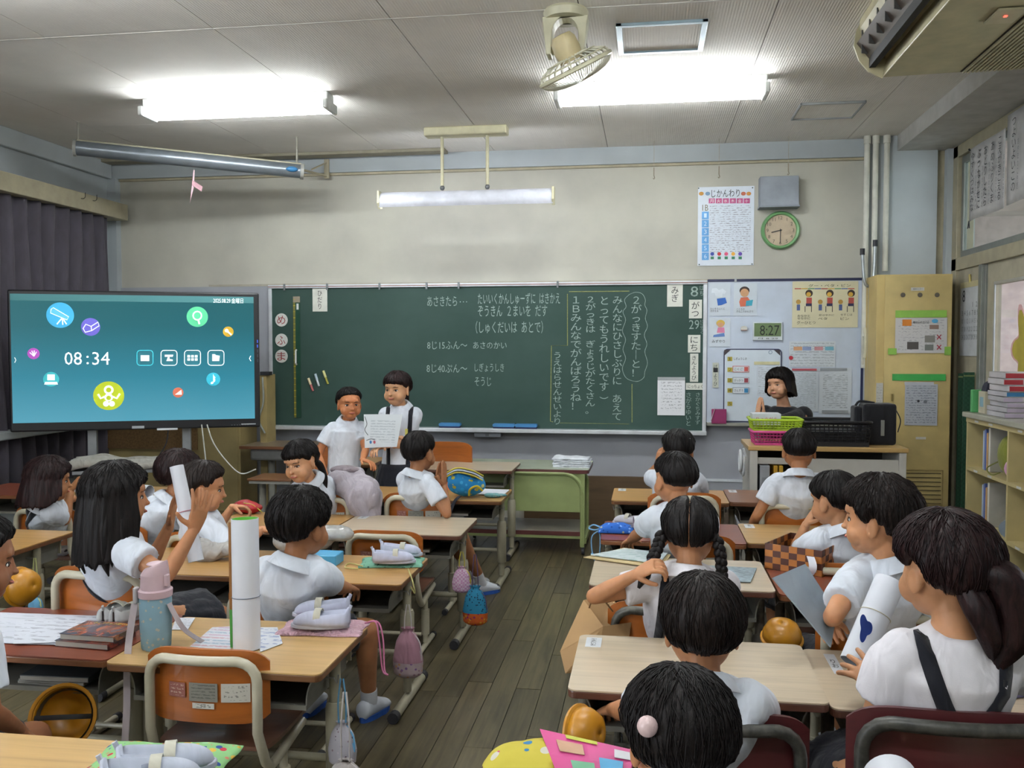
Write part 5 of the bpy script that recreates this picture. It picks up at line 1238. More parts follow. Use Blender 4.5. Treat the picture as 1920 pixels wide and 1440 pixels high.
l, pz = seatpos('R3C', 0.02, .02); PRC3 = person('girl with two braids seen from behind, touching her left braid', l, 0, pz, wd(1293, 1003, 2.80), -4, -8, tone='#b07c58', hair='tied', hair_opt=dict(thick=.014, part=True), hm=DK, shirt=WHITE2, bottom='skirt', sleeve=.5, puff=1.15, straps=PAR_B,
    hands={'L': dict(at=wd(1192, 1077, 2.72), pose='grip', back=(-.3, -.5, .8), pole=(-1.0, -.2, -.25)), 'R': dict(at=V((.30, 3.28, .62)))})
def braid(pr, pts, label=None, tl=.07, r=.0135):
    t, HM = pr[0], pr[1]; P = bez(pts, 5); q = MB(); q.M = HM
    for i, p in enumerate(P[:-1]):
        d = (P[i + 1] - p).normalized(); sd_ = V((1, 0, 0)) if i % 2 else V((-1, 0, 0)); q.ell(p + sd_ * r * .45, (r * .85, r, r * 1.25), 10, 8, rot=(d.to_track_quat('Z', 'Y').to_matrix() @ Euler((0, R(38 if i % 2 else -38), 0)).to_matrix()))
    d = (P[-1] - P[-2]).normalized(); lock(q, [P[-2], P[-1], P[-1] + d * tl * .5 + V((0, -.006, 0)), P[-1] + d * tl], [r * .8, r * .7, r * 1.3, r * .3], 5); q.build('braid', DK, t, smooth='all')
    q = MB(); q.M = HM; q.tube([P[-1] - d * .005, P[-1] + d * .005], r * .95, 12); q.build('hair_tie', plain('#20202c', .6), t, smooth=True)
braid(PRC3, [(-.078, -.055, .0), (-.090, -.065, -.04), (-.105, -.075, -.075)], tl=.085)
braid(PRC3, [(.078, -.055, .0), (.088, -.062, -.05), (.092, -.062, -.10), (.094, -.06, -.135)], tl=.06, r=.0125)
l, pz = seatpos('R2C', -.06, .02); PRC2 = person('crew-cut boy with his head turned left, behind the blue pouch and roll', l, 5, pz, wd(1264, 900, 3.66), 28, -3, tone='#b5805c', hair='short', hair_opt=dict(thick=.011), hm=DK, hands={'L': dict(at=V((-.12, 4.14, .52))), 'R': dict(at=V((.25, 4.16, .52)))})
l, pz = seatpos('R2D', .02, .14); PRD2 = person('girl with dark wavy hair holding a hand to her face behind the basket', l, 20, pz, wd(1562, 940, 3.56), 42, -8, tone='#b07f5c', hair='tied', hair_opt=dict(thick=.015), hm=DK, bottom='skirt', hands={'L': dict(at=wd(1512, 982, 3.62), pose='relax', pole=(-.15, -.1, -1), dir=(.5, .1, .8)), 'R': dict(at=V((.95, 4.15, .5)))})
tail(PRD2, [(.02, -.085, .02), (.02, -.115, -.03), (.02, -.11, -.10), (.01, -.09, -.16)], [.024, .034, .036, .012], 8, m=DK)
l, pz = seatpos('R1C', -.07, .02); PRC1 = person('boy in the front row raising his left hand to his face', l, 0, pz, wd(1271, 846, 4.75), 6, -4, tone='#a9744f', hair='short', hair_opt=dict(thick=.013), hm=DK, hands={'L': dict(at=wd(1233, 872, 4.78), pose='relax', dir=(.15, .2, .9), back=(-.8, -.4, .1), pole=(-.25, .4, -1)), 'R': dict(at=V((.3, 5.1, .52)))})
l, pz = seatpos('R1D', .0, .05); PRD1 = person('boy with protruding ears seen from behind in front of the teacher counter', l, 0, pz, wd(1498, 846, 4.48), -3, -3, tone='#a9744f', hair='short', hair_opt=dict(thick=.010), hm=DK, puff=1.2, hands={'L': dict(at=V((.52, 4.72, .50))), 'R': dict(at=V((.95, 5.05, .50)))})
# left block
l, pz = seatpos('B3', -.01, .02); k_ = wz(702, 1232, .39); f_ = wz(688, 1352, .0)
PB3 = person('boy with round mop of black hair at the desk with the green bag', l, -8, pz, wd(567, 988, 3.08), -24, -4, tone='#9c6a48', hair='shag', hair_opt=dict(thick=.022, strands=700), hm=DK, s=1.05, knees={'L': V((l[0] - .02, l[1] + .24, pz)), 'R': V((l[0] + .24, l[1] + .12, pz))}, feet={'L': V((l[0] - .02, l[1] + .2, .065)), 'R': V((f_.x, f_.y + .03, .065))}, hands={'L': dict(at=V((-1.45, 3.38, .47))), 'R': dict(at=V((-1.12, 3.42, .47)))})
l, pz = seatpos('B1', .0, .07); PB1 = person('boy clapping his hands in the front row, seen from behind', l, -36, pz, wd(787, 850, 4.85), -24, -2, tone='#9c6a48', hair='boy', hair_opt=dict(thick=.012), hm=DK, feet={'L': V((-1.02, 5.28, .065)), 'R': V((-.95, 5.15, .065))}, knees={'L': V((-1.15, 5.0, pz)), 'R': V((-1.05, 4.95, pz))},
    hands={'L': dict(at=wd(818, 912, 4.86), pose='clap', dir=(.12, .15, .9), back=(-1, .2, .1), pole=(-.5, .9, -.7)), 'R': dict(at=wd(832, 910, 4.82), pose='clap', dir=(-.0, .15, .9), back=(1, -.2, .1), pole=(.6, -.3, -1))})
l, pz = seatpos('A1', -.02, .03); PA1 = person('girl in the front row turning round, her face towards the left', l, 35, pz, wd(563, 868, 4.68), 164, -14, 6, tone='#c08e6a', hair='tied', hm=DK, bottom='skirt', smile=False, eyes='narrow', twist=35, hair_opt=dict(thick=.015), hands={'L': dict(at=V((-2.1, 5.0, .5))), 'R': dict(at=V((-1.75, 5.0, .5)))})
tail(PA1, [(-.02, -.08, -.02), (-.03, -.10, -.05), (-.04, -.10, -.12), (-.03, -.09, -.2)], [.014, .018, .014, .005], 5, m=DK)
l, pz = seatpos('A2', .04, .04); PA2 = person('boy in profile facing right, stretching an arm to the red pouch', l, -40, pz, wd(383, 918, 3.96), -64, -6, tone='#b5805c', hair='boy', hair_opt=dict(thick=.017), hm=hairmat('#15100e', '#2c201c'), sleeve=.75, hands={'L': dict(at=wd(436, 950, 4.25), pose='grip', dir=(.9, .3, -.1), pole=(-.3, -.4, -1)), 'R': dict(at=wd(492, 992, 3.98), pose='relax', dir=(.9, .5, -.1), pole=(.4, -.8, -.6))})
l, pz = seatpos('AA', .0, .02); PAA = person('child with brown hair half hidden behind the boy in profile', l, -30, pz, wd(338, 893, 4.32), -48, -4, tone='#a9744f', hair='shag', hair_opt=dict(thick=.02), hm=RB, hands={'L': dict(at=V((-2.6, 4.3, .45))), 'R': dict(at=V((-2.3, 4.3, .45)))})
l, pz = seatpos('A3', .02, .03); PG2 = person('girl with long black hair holding both hands around an upright white roll', l, -35, pz, wd(223, 935, 3.10), -48, 0, tone='#a87450', hair='long', hm=DK, bottom='skirt', sleeve=.52, puff=1.25, s=1.05, collar=False, hair_opt=dict(thick=.020, drop={0: .3, 38: .3, 52: .02, 66: -.13, 100: -.18, 180: -.185}, flare=1.12, jag=9), straps=[PAR_B[0], NVY_STR[1]],
    hands={'L': dict(at=wd(318, 985, 3.22), pose='open', dir=(.15, .1, .9), back=(-.9, -.2, 0), pole=(-.2, -.2, -1)), 'R': dict(at=wd(364, 992, 3.05), pose='open', dir=(.25, .1, .9), back=(.75, -.6, .1), pole=(.5, -.5, -1))})
for i, (x_, y_, z_) in enumerate(((-.075, -.01, -.02), (-.070, -.05, 0), (-.04, -.085, .0), (0, -.10, .0), (.04, -.085, 0), (.072, -.045, 0), (.08, -.0, -.02))): tail(PG2, [(x_, y_, z_), (x_ * 1.12, y_ * 1.1 - .004, -.08), (x_ * 1.16, y_ * 1.15 - .004, -.15 - .01 * (i % 3)), (x_ * 1.02, y_ * 1.0, -.20 - .02 * (i % 2))], [.012, .016, .013, .002], i + 2, 'hair_strand', DK)
l, pz = seatpos('Z1', .0, .03); PK1 = person('girl with a dark bob and a yellow hair clip, in profile at the left', l, -38, pz, wd(95, 903, 4.72), -48, -4, tone='#a9744f', hair='bob', hm=RB, bottom='skirt', s=1.08, hair_opt=dict(thick=.021, drop={0: .3, 40: .3, 52: .06, 64: -.06, 100: -.105, 180: -.11}, flare=1.12), straps=[PAR_B[0], PAR_B[1]], hands={'R': dict(at=wd(133, 918, 4.95), pose='grip', dir=(.5, .3, .7), pole=(.5, -.4, -1)), 'L': dict(at=V((-3.3, 5.03, .56)))})
q = MB(); q.M = PK1[1]; q.ell((.052, -.062, .012), (.012, .010, .012), 10, 8); q.build('hair_clip', plain('#c8b878', .4), PK1[0], smooth='all')
l, pz = seatpos('A4', .05, .02); PA4 = person('boy cut off by the left edge of the photo, sitting at the red desk', l, -12, pz, wd(-42, 1058, 2.42), -46, -6, tone='#8e5f42', hair='boy', hair_opt=dict(thick=.018), hm=DK, s=1.05, sleeve=.75, hands={'R': dict(at=wd(40, 1372, 2.45), pole=(.5, -.5, -1)), 'L': dict(at=V((-2.0, 2.3, .45)))})
# standing pair
h = wd(655, 759, 6.05); PSB = person('tanned boy in a white polo standing in front of the chalkboard', (h.x - .06, h.y + .03), 205, .52, h, 212, -2, 0, sit=False, tone='#b4764e', hair='short', hm=DK, group='two pupils standing at the board', hair_opt=dict(thick=.013), smile=True, hands={'R': dict(at=wd(612, 893, 6.0), pose='relax', pole=(1, -.3, -.3)), 'L': dict(at=wd(680, 862, 5.85), pose='relax', dir=(.5, -.2, -.1), pole=(-.6, -.6, -1))}, puff=1.1)
h = wd(744, 731, 6.08); PSG = person('smiling girl with navy suspenders holding a white paper at the board', (h.x + .01, h.y + .03), 188, .60, h, 166, -4, 0, sit=False, tone='#c49470', hair='tied', hm=RB, bottom='pleated', group='two pupils standing at the board', s=1.06, hair_opt=dict(thick=.015), straps=PAR_F, hands={'L': dict(at=wd(762, 834, 5.90), pose='grip', dir=(-.9, -.2, 0.1), back=(.1, -1, .2), pole=(1, -.2, -1)), 'R': dict(at=wd(716, 838, 5.98), pose='relax', pole=(-.6, -.2, -1))})
tail(PSG, [(.0, -.08, .0), (.02, -.125, -.01), (.025, -.13, -.08), (.02, -.11, -.14)], [.016, .030, .028, .008], 6, m=RB)
# teacher
h = wd(1461, 722, 6.55); TS = (h.x + .04, h.y + .04)
t = thing('office_chair', (TS[0], TS[1] + .02, 0), 'chair of the woman in black behind the counter', 'chair'); MB().box((0, 0, .43), (.44, .42, .06)).build('seat', plain('#2a2c33', .8), t, bevel=.02); MB().tube([(0, 0, .05), (0, 0, .41)], .025, 12).build('post', cap_m, t, smooth=True)
for a in range(5): MB().tube([(0, 0, .06), (.24 * math.cos(R(72 * a)), .24 * math.sin(R(72 * a)), .03)], .016, 8).build('foot', cap_m, t, smooth=True)
PT = person('woman with a black bob in a black top, clapping behind the counter', TS, 160, .57, h, 138, -3, 4, tone='#bf8f70', hair='bob', hm=DK, shirt=BLACKC, bottom='skirt', adult=True, s=1.28, hscale=1.10, wide=1.2, collar=False, sleeve=1.4, group='adults', smile=False, eyes='narrow', puff=.8, hair_opt=dict(thick=.020, drop={0: .3, 36: .3, 50: .02, 62: -.045, 100: -.075, 180: -.09}, flare=1.04, jag=2),
    hands={'R': dict(at=wd(1419, 790, 6.30), pose='clap', dir=(.1, 0, .95), back=(-1, -.2, .1), pole=(-.6, -.4, -1)), 'L': dict(at=wd(1432, 792, 6.26), pose='clap', dir=(-.05, 0, .95), back=(1, -.1, .1), pole=(.6, -.6, -1))})
q = MB(); q.M = PT[1]; 
# foreground girl
l, pz = seatpos('F', .03, .05); PF_ = person('girl at the bottom edge with black hair tied with a pale pink bobble', l, 0, pz, wd(1272, 1392, 1.56), 10, -12, tone='#a9744f', hair='tied', hm=hairmat('#0c0909', '#1f1918', .5), hair_opt=dict(thick=.022, strands=1200), s=1.05, hscale=1.03, hands={'L': dict(at=V((-.1, 1.62, .5))), 'R': dict(at=V((.2, 1.62, .5)))}, bottom='skirt')
b = wd(1214, 1362, 1.46); Fi = (PF_[2] @ b)
q = MB(); q.ell(Fi, (.017, .017, .017), 18, 12); q.build('hair_bobble', plain('#cdb3b2', .35), PF_[0], smooth='all')
q = MB(); q.M = Matrix.Translation(PF_[2] @ wd(1238, 1375, 1.47)) @ Euler((R(60), R(30), 0)).to_matrix().to_4x4(); q.tube([(.010 * math.cos(R(a)), .010 * math.sin(R(a)), 0) for a in range(0, 360, 24)], .005, 8, closed=True); q.build('hair_elastic', plain('#b5708a', .5), PF_[0], smooth='all')
# ============================================================ FURNITURE AND THINGS ROUND THE WALLS
# ---- big interactive display on its stand
TL, BL, TR_ = wd(15, 545, 6.12), wd(22, 812, 6.12), wd(485, 548, 6.54)
ux = (TR_ - TL); ux.z = 0; TW = ux.length; ux.normalize(); zb_, zt_ = .868, 1.836; TH_ = zt_ - zb_; c0 = (TL + TR_) / 2
nrm = ux.cross(V((0, 0, 1)))  # towards the pupils
if nrm.y > 0: nrm = -nrm
rzT = math.atan2(ux.y, ux.x)
TV = thing('interactive_display', (c0.x, c0.y, zb_), 'large black-framed interactive display with a teal screen showing 08:34', 'display', None, rzT)
WT = Matrix.Translation((c0.x, c0.y, zb_)) @ Matrix.Rotation(rzT, 4, 'Z'); WTi = WT.inverted()
def PTV(px, py):
    d = ray(px, py); n = nrm; o_ = V((c0.x, c0.y, zb_)) + n * .032; tt = (o_ - CAMP).dot(n) / d.dot(n); p = WTi @ (CAMP + d * tt); return V((p.x, -.0335, p.z))
blk = plain('#15161a', .35)
MB().b2((-TW / 2, -.03, 0), (TW / 2, .05, TH_)).build('display_housing', blk, TV, bevel=.01)
sx0, sx1, sz0, sz1 = PTV(22, 700).x, PTV(477, 700).x, .062, TH_ - .028
EK = .40
t = NT('teal_screen'); o_ = t.xyz('Generated'); g = t.ramp(o_[2], [(0, '#6ac3de'), (.35, '#3fa3bd'), (.75, '#2f8290'), (1, '#2d7d87')]); t.base('#000000'); t.set(.15, spec=.4); t.l(g, t.b.inputs['Emission Color']); t.b.inputs['Emission Strength'].default_value = EK; scr = t.m
MB().b2((sx0, -.033, sz0), (sx1, -.029, sz1)).build('screen', scr, TV)
def em(h, k=1.0): return emit(h, EK * k * .62, 'screen_graphic')
Wh = em('#f0f8fa', 1.5)
a, b = PTV(22, 551), PTV(477, 570); MB().b2((sx0, -.0338, sz1 - .045), (sx1, -.033, sz1)).build('status_bar', em('#3c7478'), TV)
def tvt(s, x0, y0, x1, y1, m_=Wh, y=.003, keep=False): A, B = PTV(x0, y0), PTV(x1, y1); c = (A + B) / 2; return text(s, TV, (c.x, -.034 - y, c.z), abs(B.x - A.x), abs(A.z - B.z), m_, name='screen_text', keep=keep, off=.0005)
tvt('2025.08.29', 400, 560, 432, 568); tvt('金曜日', 434, 559, 456, 569)
tvt('08', 121, 660, 154, 684); tvt(':', 162, 667, 167, 683); tvt('34', 173, 660, 206, 684)
def tdisc(cx, cy, r, m_, y=0, nm='icon_disc'): A = PTV(cx, cy); rr = abs(PTV(cx + r, cy).x - A.x); return MB().prism([(rr * math.cos(R(a)), rr * math.sin(R(a))) for a in range(0, 360, 9)], 0, .0012, Matrix(((1, 0, 0, A.x), (0, 0, -1, A.y - y), (0, 1, 0, A.z), (0, 0, 0, 1)))).build(nm, m_, TV)
def tpoly(pts, m_=None, y=.002, nm='icon_drawing'): A = [PTV(*p) for p in pts]; q = MB(); q.prism([(v.x, v.z) for v in A], 0, .001, Matrix(((1, 0, 0, 0), (0, 0, -1, A[0].y - y), (0, 1, 0, 0), (0, 0, 0, 1)))); return q.build(nm, m_ or Wh, TV)
def tline(pts, w=.004, m_=None, closed=False): q = MB(); q.tube([V((PTV(*p).x, -.0365, PTV(*p).z)) for p in pts], w, 6, flat=1, closed=closed); return q.build('icon_line', m_ or Wh, TV)
for cx, cy, r, c_ in ((113, 591, 26, '#3fb0e0'), (170, 613, 18, '#6a62c8'), (370, 594, 20, '#52c08c'), (428, 622, 10, '#c09a20'), (63, 663, 11.5, '#b050b8'), (96, 711, 15, '#3ab8c0'), (204, 742, 29, '#b4c420'), (334, 736, 10, '#c86a50'), (400, 711, 13, '#2fb0c8')): tdisc(cx, cy, r, em(c_))
tpoly([(96, 580), (100, 577), (128, 594), (125, 600), (95, 587)], em('#5fc0e8', 1.1)); tline([(96, 580), (100, 577), (129, 594), (126, 600), (95, 587)], .003, closed=True); tline([(116, 597), (107, 608)]); tline([(117, 597), (118, 609)]); tline([(118, 597), (125, 608)])
tline([(156, 616), (161, 608), (171, 612), (184, 604), (186, 611), (172, 620), (160, 623)], .0035, closed=True); tline([(171, 612), (172, 620)], .003)
tline([(370 + 8 * math.cos(R(a)), 592 + 8 * math.sin(R(a))) for a in range(60, 421, 30)], .005); tline([(372, 600), (374, 608)], .007)
tdisc(425, 620, 3.5, Wh, .002, 'icon_drawing'); tline([(427, 622), (434, 628)], .006)
for a in (-50, -20, 10, 40): tline([(63 + 1, 668), (63 + 9 * math.sin(R(a)), 668 - 11 * math.cos(R(a)))], .003)
tpoly([(89, 702), (103, 702), (103, 713), (89, 713)]); tpoly([(85, 716), (107, 716), (109, 721), (83, 721)])
for cx, cy, r in ((204, 731, 9), (204, 745, 8), (199, 757, 5.5), (210, 757, 5.5)): tdisc(cx, cy, r, Wh, .002, 'icon_drawing')
tdisc(204, 731, 5, em('#b4c420'), .0035, 'icon_drawing'); tdisc(204, 746, 4.5, em('#b4c420'), .0035, 'icon_drawing'); tline([(196, 744), (189, 747), (184, 739)], .007); tline([(212, 744), (219, 747), (225, 738)], .007)
tpoly([(328, 740), (340, 731), (341, 740)]); tvt('♪', 395, 702, 405, 720)
for i, cx in enumerate((272, 317, 361, 405)):
    m_ = em('#48c8d8', 1.2) if i == 0 else Wh; A = PTV(cx, 671); rr = abs(PTV(cx + 15, 671).x - A.x); tline([(cx + x_ * 15 / .5, 671 + y_ * 14 / .5) for x_, y_ in rrect(1, 1, .2, 4)], .0032, m_, True); MB().prism(rrect(rr * 1.75, rr * 1.75, .008, 3), 0, .001, Matrix(((1, 0, 0, A.x), (0, 0, -1, A.y), (0, 1, 0, A.z), (0, 0, 0, 1)))).build('button_fill', em('#1f6a78'), TV)
tpoly([(264, 666), (280, 666), (280, 677), (264, 677)]); tpoly([(309, 665), (325, 665), (324, 669), (318, 669), (318, 673), (324, 674), (324, 677), (312, 677), (315, 669), (309, 669)])
for x_ in (354, 361, 368):
    for y_ in (668, 674): tpoly([(x_ - 2.5, y_ - 2.3), (x_ + 2.5, y_ - 2.3), (x_ + 2.5, y_ + 2.3), (x_ - 2.5, y_ + 2.3)])
tpoly([(398, 664), (403, 664), (405, 666), (412, 667), (411, 677), (398, 677)]); tvt('›', 27, 670, 31, 680); tvt('‹', 467, 667, 471, 677)
a = PTV(259, 801); MB().box((a.x, -.031, a.z), (.08, .004, .018)).build('badge', plain('#9aa0a4', .4), TV); a = PTV(314, 804); MB().box((a.x, -.035, .0), (.135, .03, .012)).build('pen_shelf', plain('#c4c8cc', .4), TV)
a = PTV(466, 795); MB().box((a.x, -.031, a.z), (.1, .004, .007)).build('white_label', plain('#b0b4b6', .4), TV)
for i in range(7): MB().box((PTV(435 + i * 5, 800).x, -.031, .018), (.008, .003, .004)).build('button', plain('#6c7074', .4), TV)
for i in range(5): a = PTV(482, 640 + i * 9); MB().box((TW / 2 - .012, -.032, a.z), (.008, .005, .022)).build('side_button', em('#3a58c8', .8) if i < 2 else plain('#3a3c48', .4), TV)
sm_ = plain('#84878a', .4, metal=.3)
ST = thing('display_stand', (c0.x, c0.y, 0), 'grey steel stand with a shelf under the big display', 'stand', None, rzT)
xs2 = [(WTi @ wd(p_, 835, 6.35)).x for p_ in (173, 346)]
for x_ in xs2: MB().b2((x_ - .03, .055, .05), (x_ + .03, .11, .93)).build('upright', sm_, ST, bevel=.004)
for x_ in xs2:
    MB().b2((x_ - .03, -.28, .04), (x_ + .03, .34, .09)).build('base_bar', sm_, ST, bevel=.006)
    for y_ in (-.24, .30): MB().tube([(x_ - .012, y_, .0225), (x_ + .012, y_, .0225)], .0225, 14).build('caster', cap_m, ST, smooth=True)
MB().b2((xs2[0] - .08, -.22, .585), (xs2[1] + .06, .1, .61)).build('stand_shelf', sm_, ST, bevel=.004)
t = thing('folded_cloth', (c0.x, c0.y, .611), 'grey striped cloth laid along the shelf under the display', 'cloth', None, rzT)
MB().grid(lambda u, v: (xs2[0] - .12 + (xs2[1] - xs2[0] + .2) * u, -.245 + .3 * v, .06 + .015 * math.sin(u * 9) + .010 * math.sin(v * 22 + u * 3) - (.05 if v < .04 else 0) + .018 * noise.noise((u * 6, v * 5, 1)) - .05 * (abs(2 * u - 1) > .97)), 40, 16, .02).build('cloth_layers', cloth('#8c8a82', .9, .6, 12), t, smooth='all')
# white cables
for pts, cc_, x1_ in (([(378, 796), (382, 830), (386, 870), (385, 905)], '#b6b5ad', 0), ([(388, 796), (400, 830), (425, 865), (452, 888), (480, 880)], '#b6b5ad', 0), ([(316, 796), (312, 830), (296, 858)], '#26262a', 0)):
    MB().tube([WTi @ p for p in bez([wd(x_, y_, 6.44) for x_, y_ in pts], 5)], .005, 6).build('cable', plain(cc_, .5), TV, smooth=True)
# beige cabinet behind display
a, b = wy(176, 700, 6.93), wy(447, 700, 6.93); t = thing('low_cabinet', ((a.x + b.x) / 2, 7.1, 0), 'beige wooden cabinet standing behind the display stand', 'cabinet'); w = (b.x - a.x) / 2
by = plain('#a08f60', .55, var=.08, vs=4)
MB().b2((-w, -.15, .06), (w, .17, 1.02)).build('cabinet_body', by, t, bevel=.004); MB().b2((-w + .02, -.12, 0), (w - .02, .15, .06)).build('plinth', plain('#5a5038', .6), t)
MB().b2((-w + .03, -.165, .60), (w * .42, -.151, .98)).build('cork_panel', plain('#6b5232', .9, var=.15, vs=60), t); MB().b2((w * .45, -.163, .1), (w - .02, -.151, .98)).build('door', by, t, bevel=.003); MB().box((w * .55, -.17, .42), (.035, .012, .10)).build('handle', plain('#8a7a48', .5), t, bevel=.003)
a = wy(491, 700, 7.0); t = thing('wooden_post', (a.x, 7.1, 0), 'narrow beige upright beside the display with a dangling cord', 'post'); MB().b2((-.03, -.08, 0), (.03, .1, 1.22)).build('post', by, t, bevel=.003); MB().tube(bez([(.0, -.09, 1.2), (.01, -.1, 1.0), (-.03, -.1, .85), (.02, -.1, .74)], 5), .008, 6).build('cord', plain('#8f948c', .6), t, smooth=True); MB().box((.02, -.06, 1.23), (.08, .06, .03)).build('clip', plain('#2c2c30', .5), t)
# front-left steel desk with stool
a, b = wy(449, 836, 6.75), wy(590, 834, 6.75); z_ = a.z; t = thing('teacher_side_desk', ((a.x + b.x) / 2, 6.98, 0), 'grey-framed desk against the front wall, left of the girl looking back', 'desk'); w = (b.x - a.x) / 2
MB().b2((-w, -.23, z_ - .022), (w, .22, z_)).build('desktop', wood('#8a7a66', .85, .35, 0, 2), t, bevel=.004); MB().b2((-w, -.236, z_ - .024), (w, -.2305, z_ - .002)).build('edge_band', wood('#7a4c2c', .8, .4, 0, 3), t)
MB().b2((-w + .07, -.2, z_ - .12), (w - .07, .18, z_ - .026)).build('book_tray', plain('#7c7c7a', .4, metal=.2), t, bevel=.02)
for x_ in (-w + .19, w - .16): MB().tube([(x_, -.05, .04), (x_, -.05, z_ - .11)], .028, 12).build('leg', plain('#8b8a82', .4), t, smooth=True); MB().tube([(x_, -.2, .025), (x_, .18, .025)], .022, 10).build('foot_bar', plain('#8b8a82', .4), t, smooth=True)
a = wd(520, 893, 6.3); t = thing('stool', (a.x, a.y, 0), 'low stool with a brown seat under the desk at the front wall', 'stool'); z_ = a.z; MB().b2((-.16, -.14, z_ - .015), (.16, .14, z_)).build('seat', wood('#6c4424', .85, .4, 0, 3), t, bevel=.003); MB().b2((-.15, -.13, z_ - .035), (.15, .13, z_ - .0155)).build('seat_frame', plain('#8b8a82', .4), t)
for x_ in (-.11, .11): MB().tube([(x_, 0, .03), (x_, 0, z_ - .03)], .024, 12).build('leg', plain('#8b8a82', .4), t, smooth=True); MB().tube([(x_, -.13, .02), (x_, .13, .02)], .018, 10).build('foot_bar', plain('#8b8a82', .4), t, smooth=True)
make_desk('FR', wz(815, 862, .615).x, 5.98, .615, PALE, frame_new, 'pale desk standing near the wall, right behind the standing girl')
make_desk('FL', -2.62, 6.25, .60, TAN, frame_new, 'desk with a light top standing behind the pupil in the white polo')
# water bottle with blue cover on FL desk
a = wd(603, 862, 6.1)
t = thing('water_bottle', (a.x, 6.42, .60), 'light blue water bottle in a printed cover behind the girl looking back', 'bottle'); MB().lathe([(0, 0), (.036, 0), (.038, .01), (.038, .13), (.03, .15), (0, .152)], 18).build('bottle_body', spots('#6f9fc0', ['#c8d0d8', '#5a7a98'], 60, .3, name='blue'), t, smooth=True); MB().lathe([(0, .15), (.028, .15), (.028, .19), (0, .195)], 16).build('cap', plain('#5f9cc8', .4), t, smooth=True)
# ---- green trolley table
G = plain('#8f9c66', .45, var=.03); gx0, gx1, gy0, gy1, gz = -1.33, -.40, 6.21, 6.72, .60
t = thing('trolley_table', ((gx0 + gx1) / 2, (gy0 + gy1) / 2, 0), 'green steel trolley table on casters with a pale top in front of the chalkboard', 'table'); w, d = (gx1 - gx0) / 2, (gy1 - gy0) / 2
MB().prism(rrect(2 * w, 2 * d, .02), gz - .004, gz).build('tabletop', plain('#9fa692', .25, var=.03), t); MB().prism(rrect(2 * w, 2 * d, .02), gz - .028, gz - .0045).build('edge_band', plain('#5c3230', .4), t)
MB().b2((-w + .03, -d + .015, .30), (w - .045, -d + .022, gz - .03)).build('front_panel', G, t)
q = MB()
arc = [(-w + .03, .06)] + [(-w + .16 - .13 * math.cos(R(a)), gz - .16 + .13 * math.sin(R(a))) for a in range(0, 91, 15)] + [(w - .175 + .13 * math.sin(R(a)), gz - .16 + .13 * math.cos(R(a))) for a in range(0, 91, 15)] + [(w - .045, .06)]
q.tube([(x_, -d + .012, z_) for x_, z_ in arc], .016, 8); q.build('front_frame', G, t, smooth=True)
q = MB(); q.tube([(x_, d - .03, z_) for x_, z_ in arc], .016, 8); q.build('rear_frame', G, t, smooth=True)
for s in (-1, 1):
    MB().b2((s * (w - .03) - .012, -d + .02, .08), (s * (w - .03) + .012, d - .03, .12)).build('side_rail', G, t); MB().b2((s * (w - .04) - .012, -d + .0, .08), (s * (w - .04) + .012, -d + .03, gz - .03)).build('leg', G, t)
    for y_ in (-d + .03, d - .05): MB().tube([(s * (w - .04) - .01, y_, .027), (s * (w - .04) + .01, y_, .027)], .026, 14).build('caster', cap_m, t, smooth=True); MB().box((s * (w - .04), y_, .065), (.02, .03, .03)).build('caster_fork', plain('#707474', .4, metal=.5), t)
MB().b2((-w + .05, -d + .02, .155), (w - .065, d - .04, .163)).build('lower_shelf', plain('#8f8c78', .3), t); MB().b2((-w + .045, -d + .008, .135), (w - .06, -d + .02, .163)).build('shelf_edge', plain('#5c3230', .4), t); MB().b2((-w + .03, -d + .01, .115), (w - .04, -d + .03, .134)).build('shelf_rail', G, t)
t = thing('cloth_pile', (-.53, 6.40, gz), 'pile of folded white gym clothes on the right end of the green trolley table', 'clothes')
for i in range(5):
    MB().grid(lambda u, v: (-.13 + .26 * u + .012 * math.sin(i * 3), -.09 + .18 * v, .012 + .014 * i + .010 * noise.noise((u * 4, v * 4, i)) - .008 * (max(abs(2 * u - 1), abs(2 * v - 1)) ** 6)), 16, 12, .012).build('folded_garment', cloth('#c9cdd4', .9, .4, 16), t, smooth='all')
# ---- teacher counter
cx0, cx1, cy0, cy1, cz = .632, 1.60, 5.86, 6.32, .82
t = thing('teacher_counter', ((cx0 + cx1) / 2, (cy0 + cy1) / 2, 0), 'white counter with a tan wooden top where baskets stand, right of the chalkboard', 'counter'); w, d = (cx1 - cx0) / 2, (cy1 - cy0) / 2
wc = plain('#b9b6ae', .45, var=.03)
MB().b2((-w, -d, cz - .028), (w, d, cz)).build('countertop', wood('#b3925c', .9, .4, 0, 1.6), t, bevel=.004)
for x0_, x1_ in ((-w + .012, -w + .06), (w - .055, w - .012)): MB().b2((x0_, -d + .01, 0), (x1_, d - .02, cz - .029)).build('side_panel', wc, t, bevel=.002)
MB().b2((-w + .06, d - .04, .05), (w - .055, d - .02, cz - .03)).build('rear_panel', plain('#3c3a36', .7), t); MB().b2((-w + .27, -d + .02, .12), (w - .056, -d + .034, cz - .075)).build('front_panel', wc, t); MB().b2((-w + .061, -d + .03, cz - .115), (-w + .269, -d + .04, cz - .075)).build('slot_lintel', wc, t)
MB().b2((-w + .06, -d + .04, .38), (w - .055, d - .04, .395)).build('inner_shelf', wc, t)
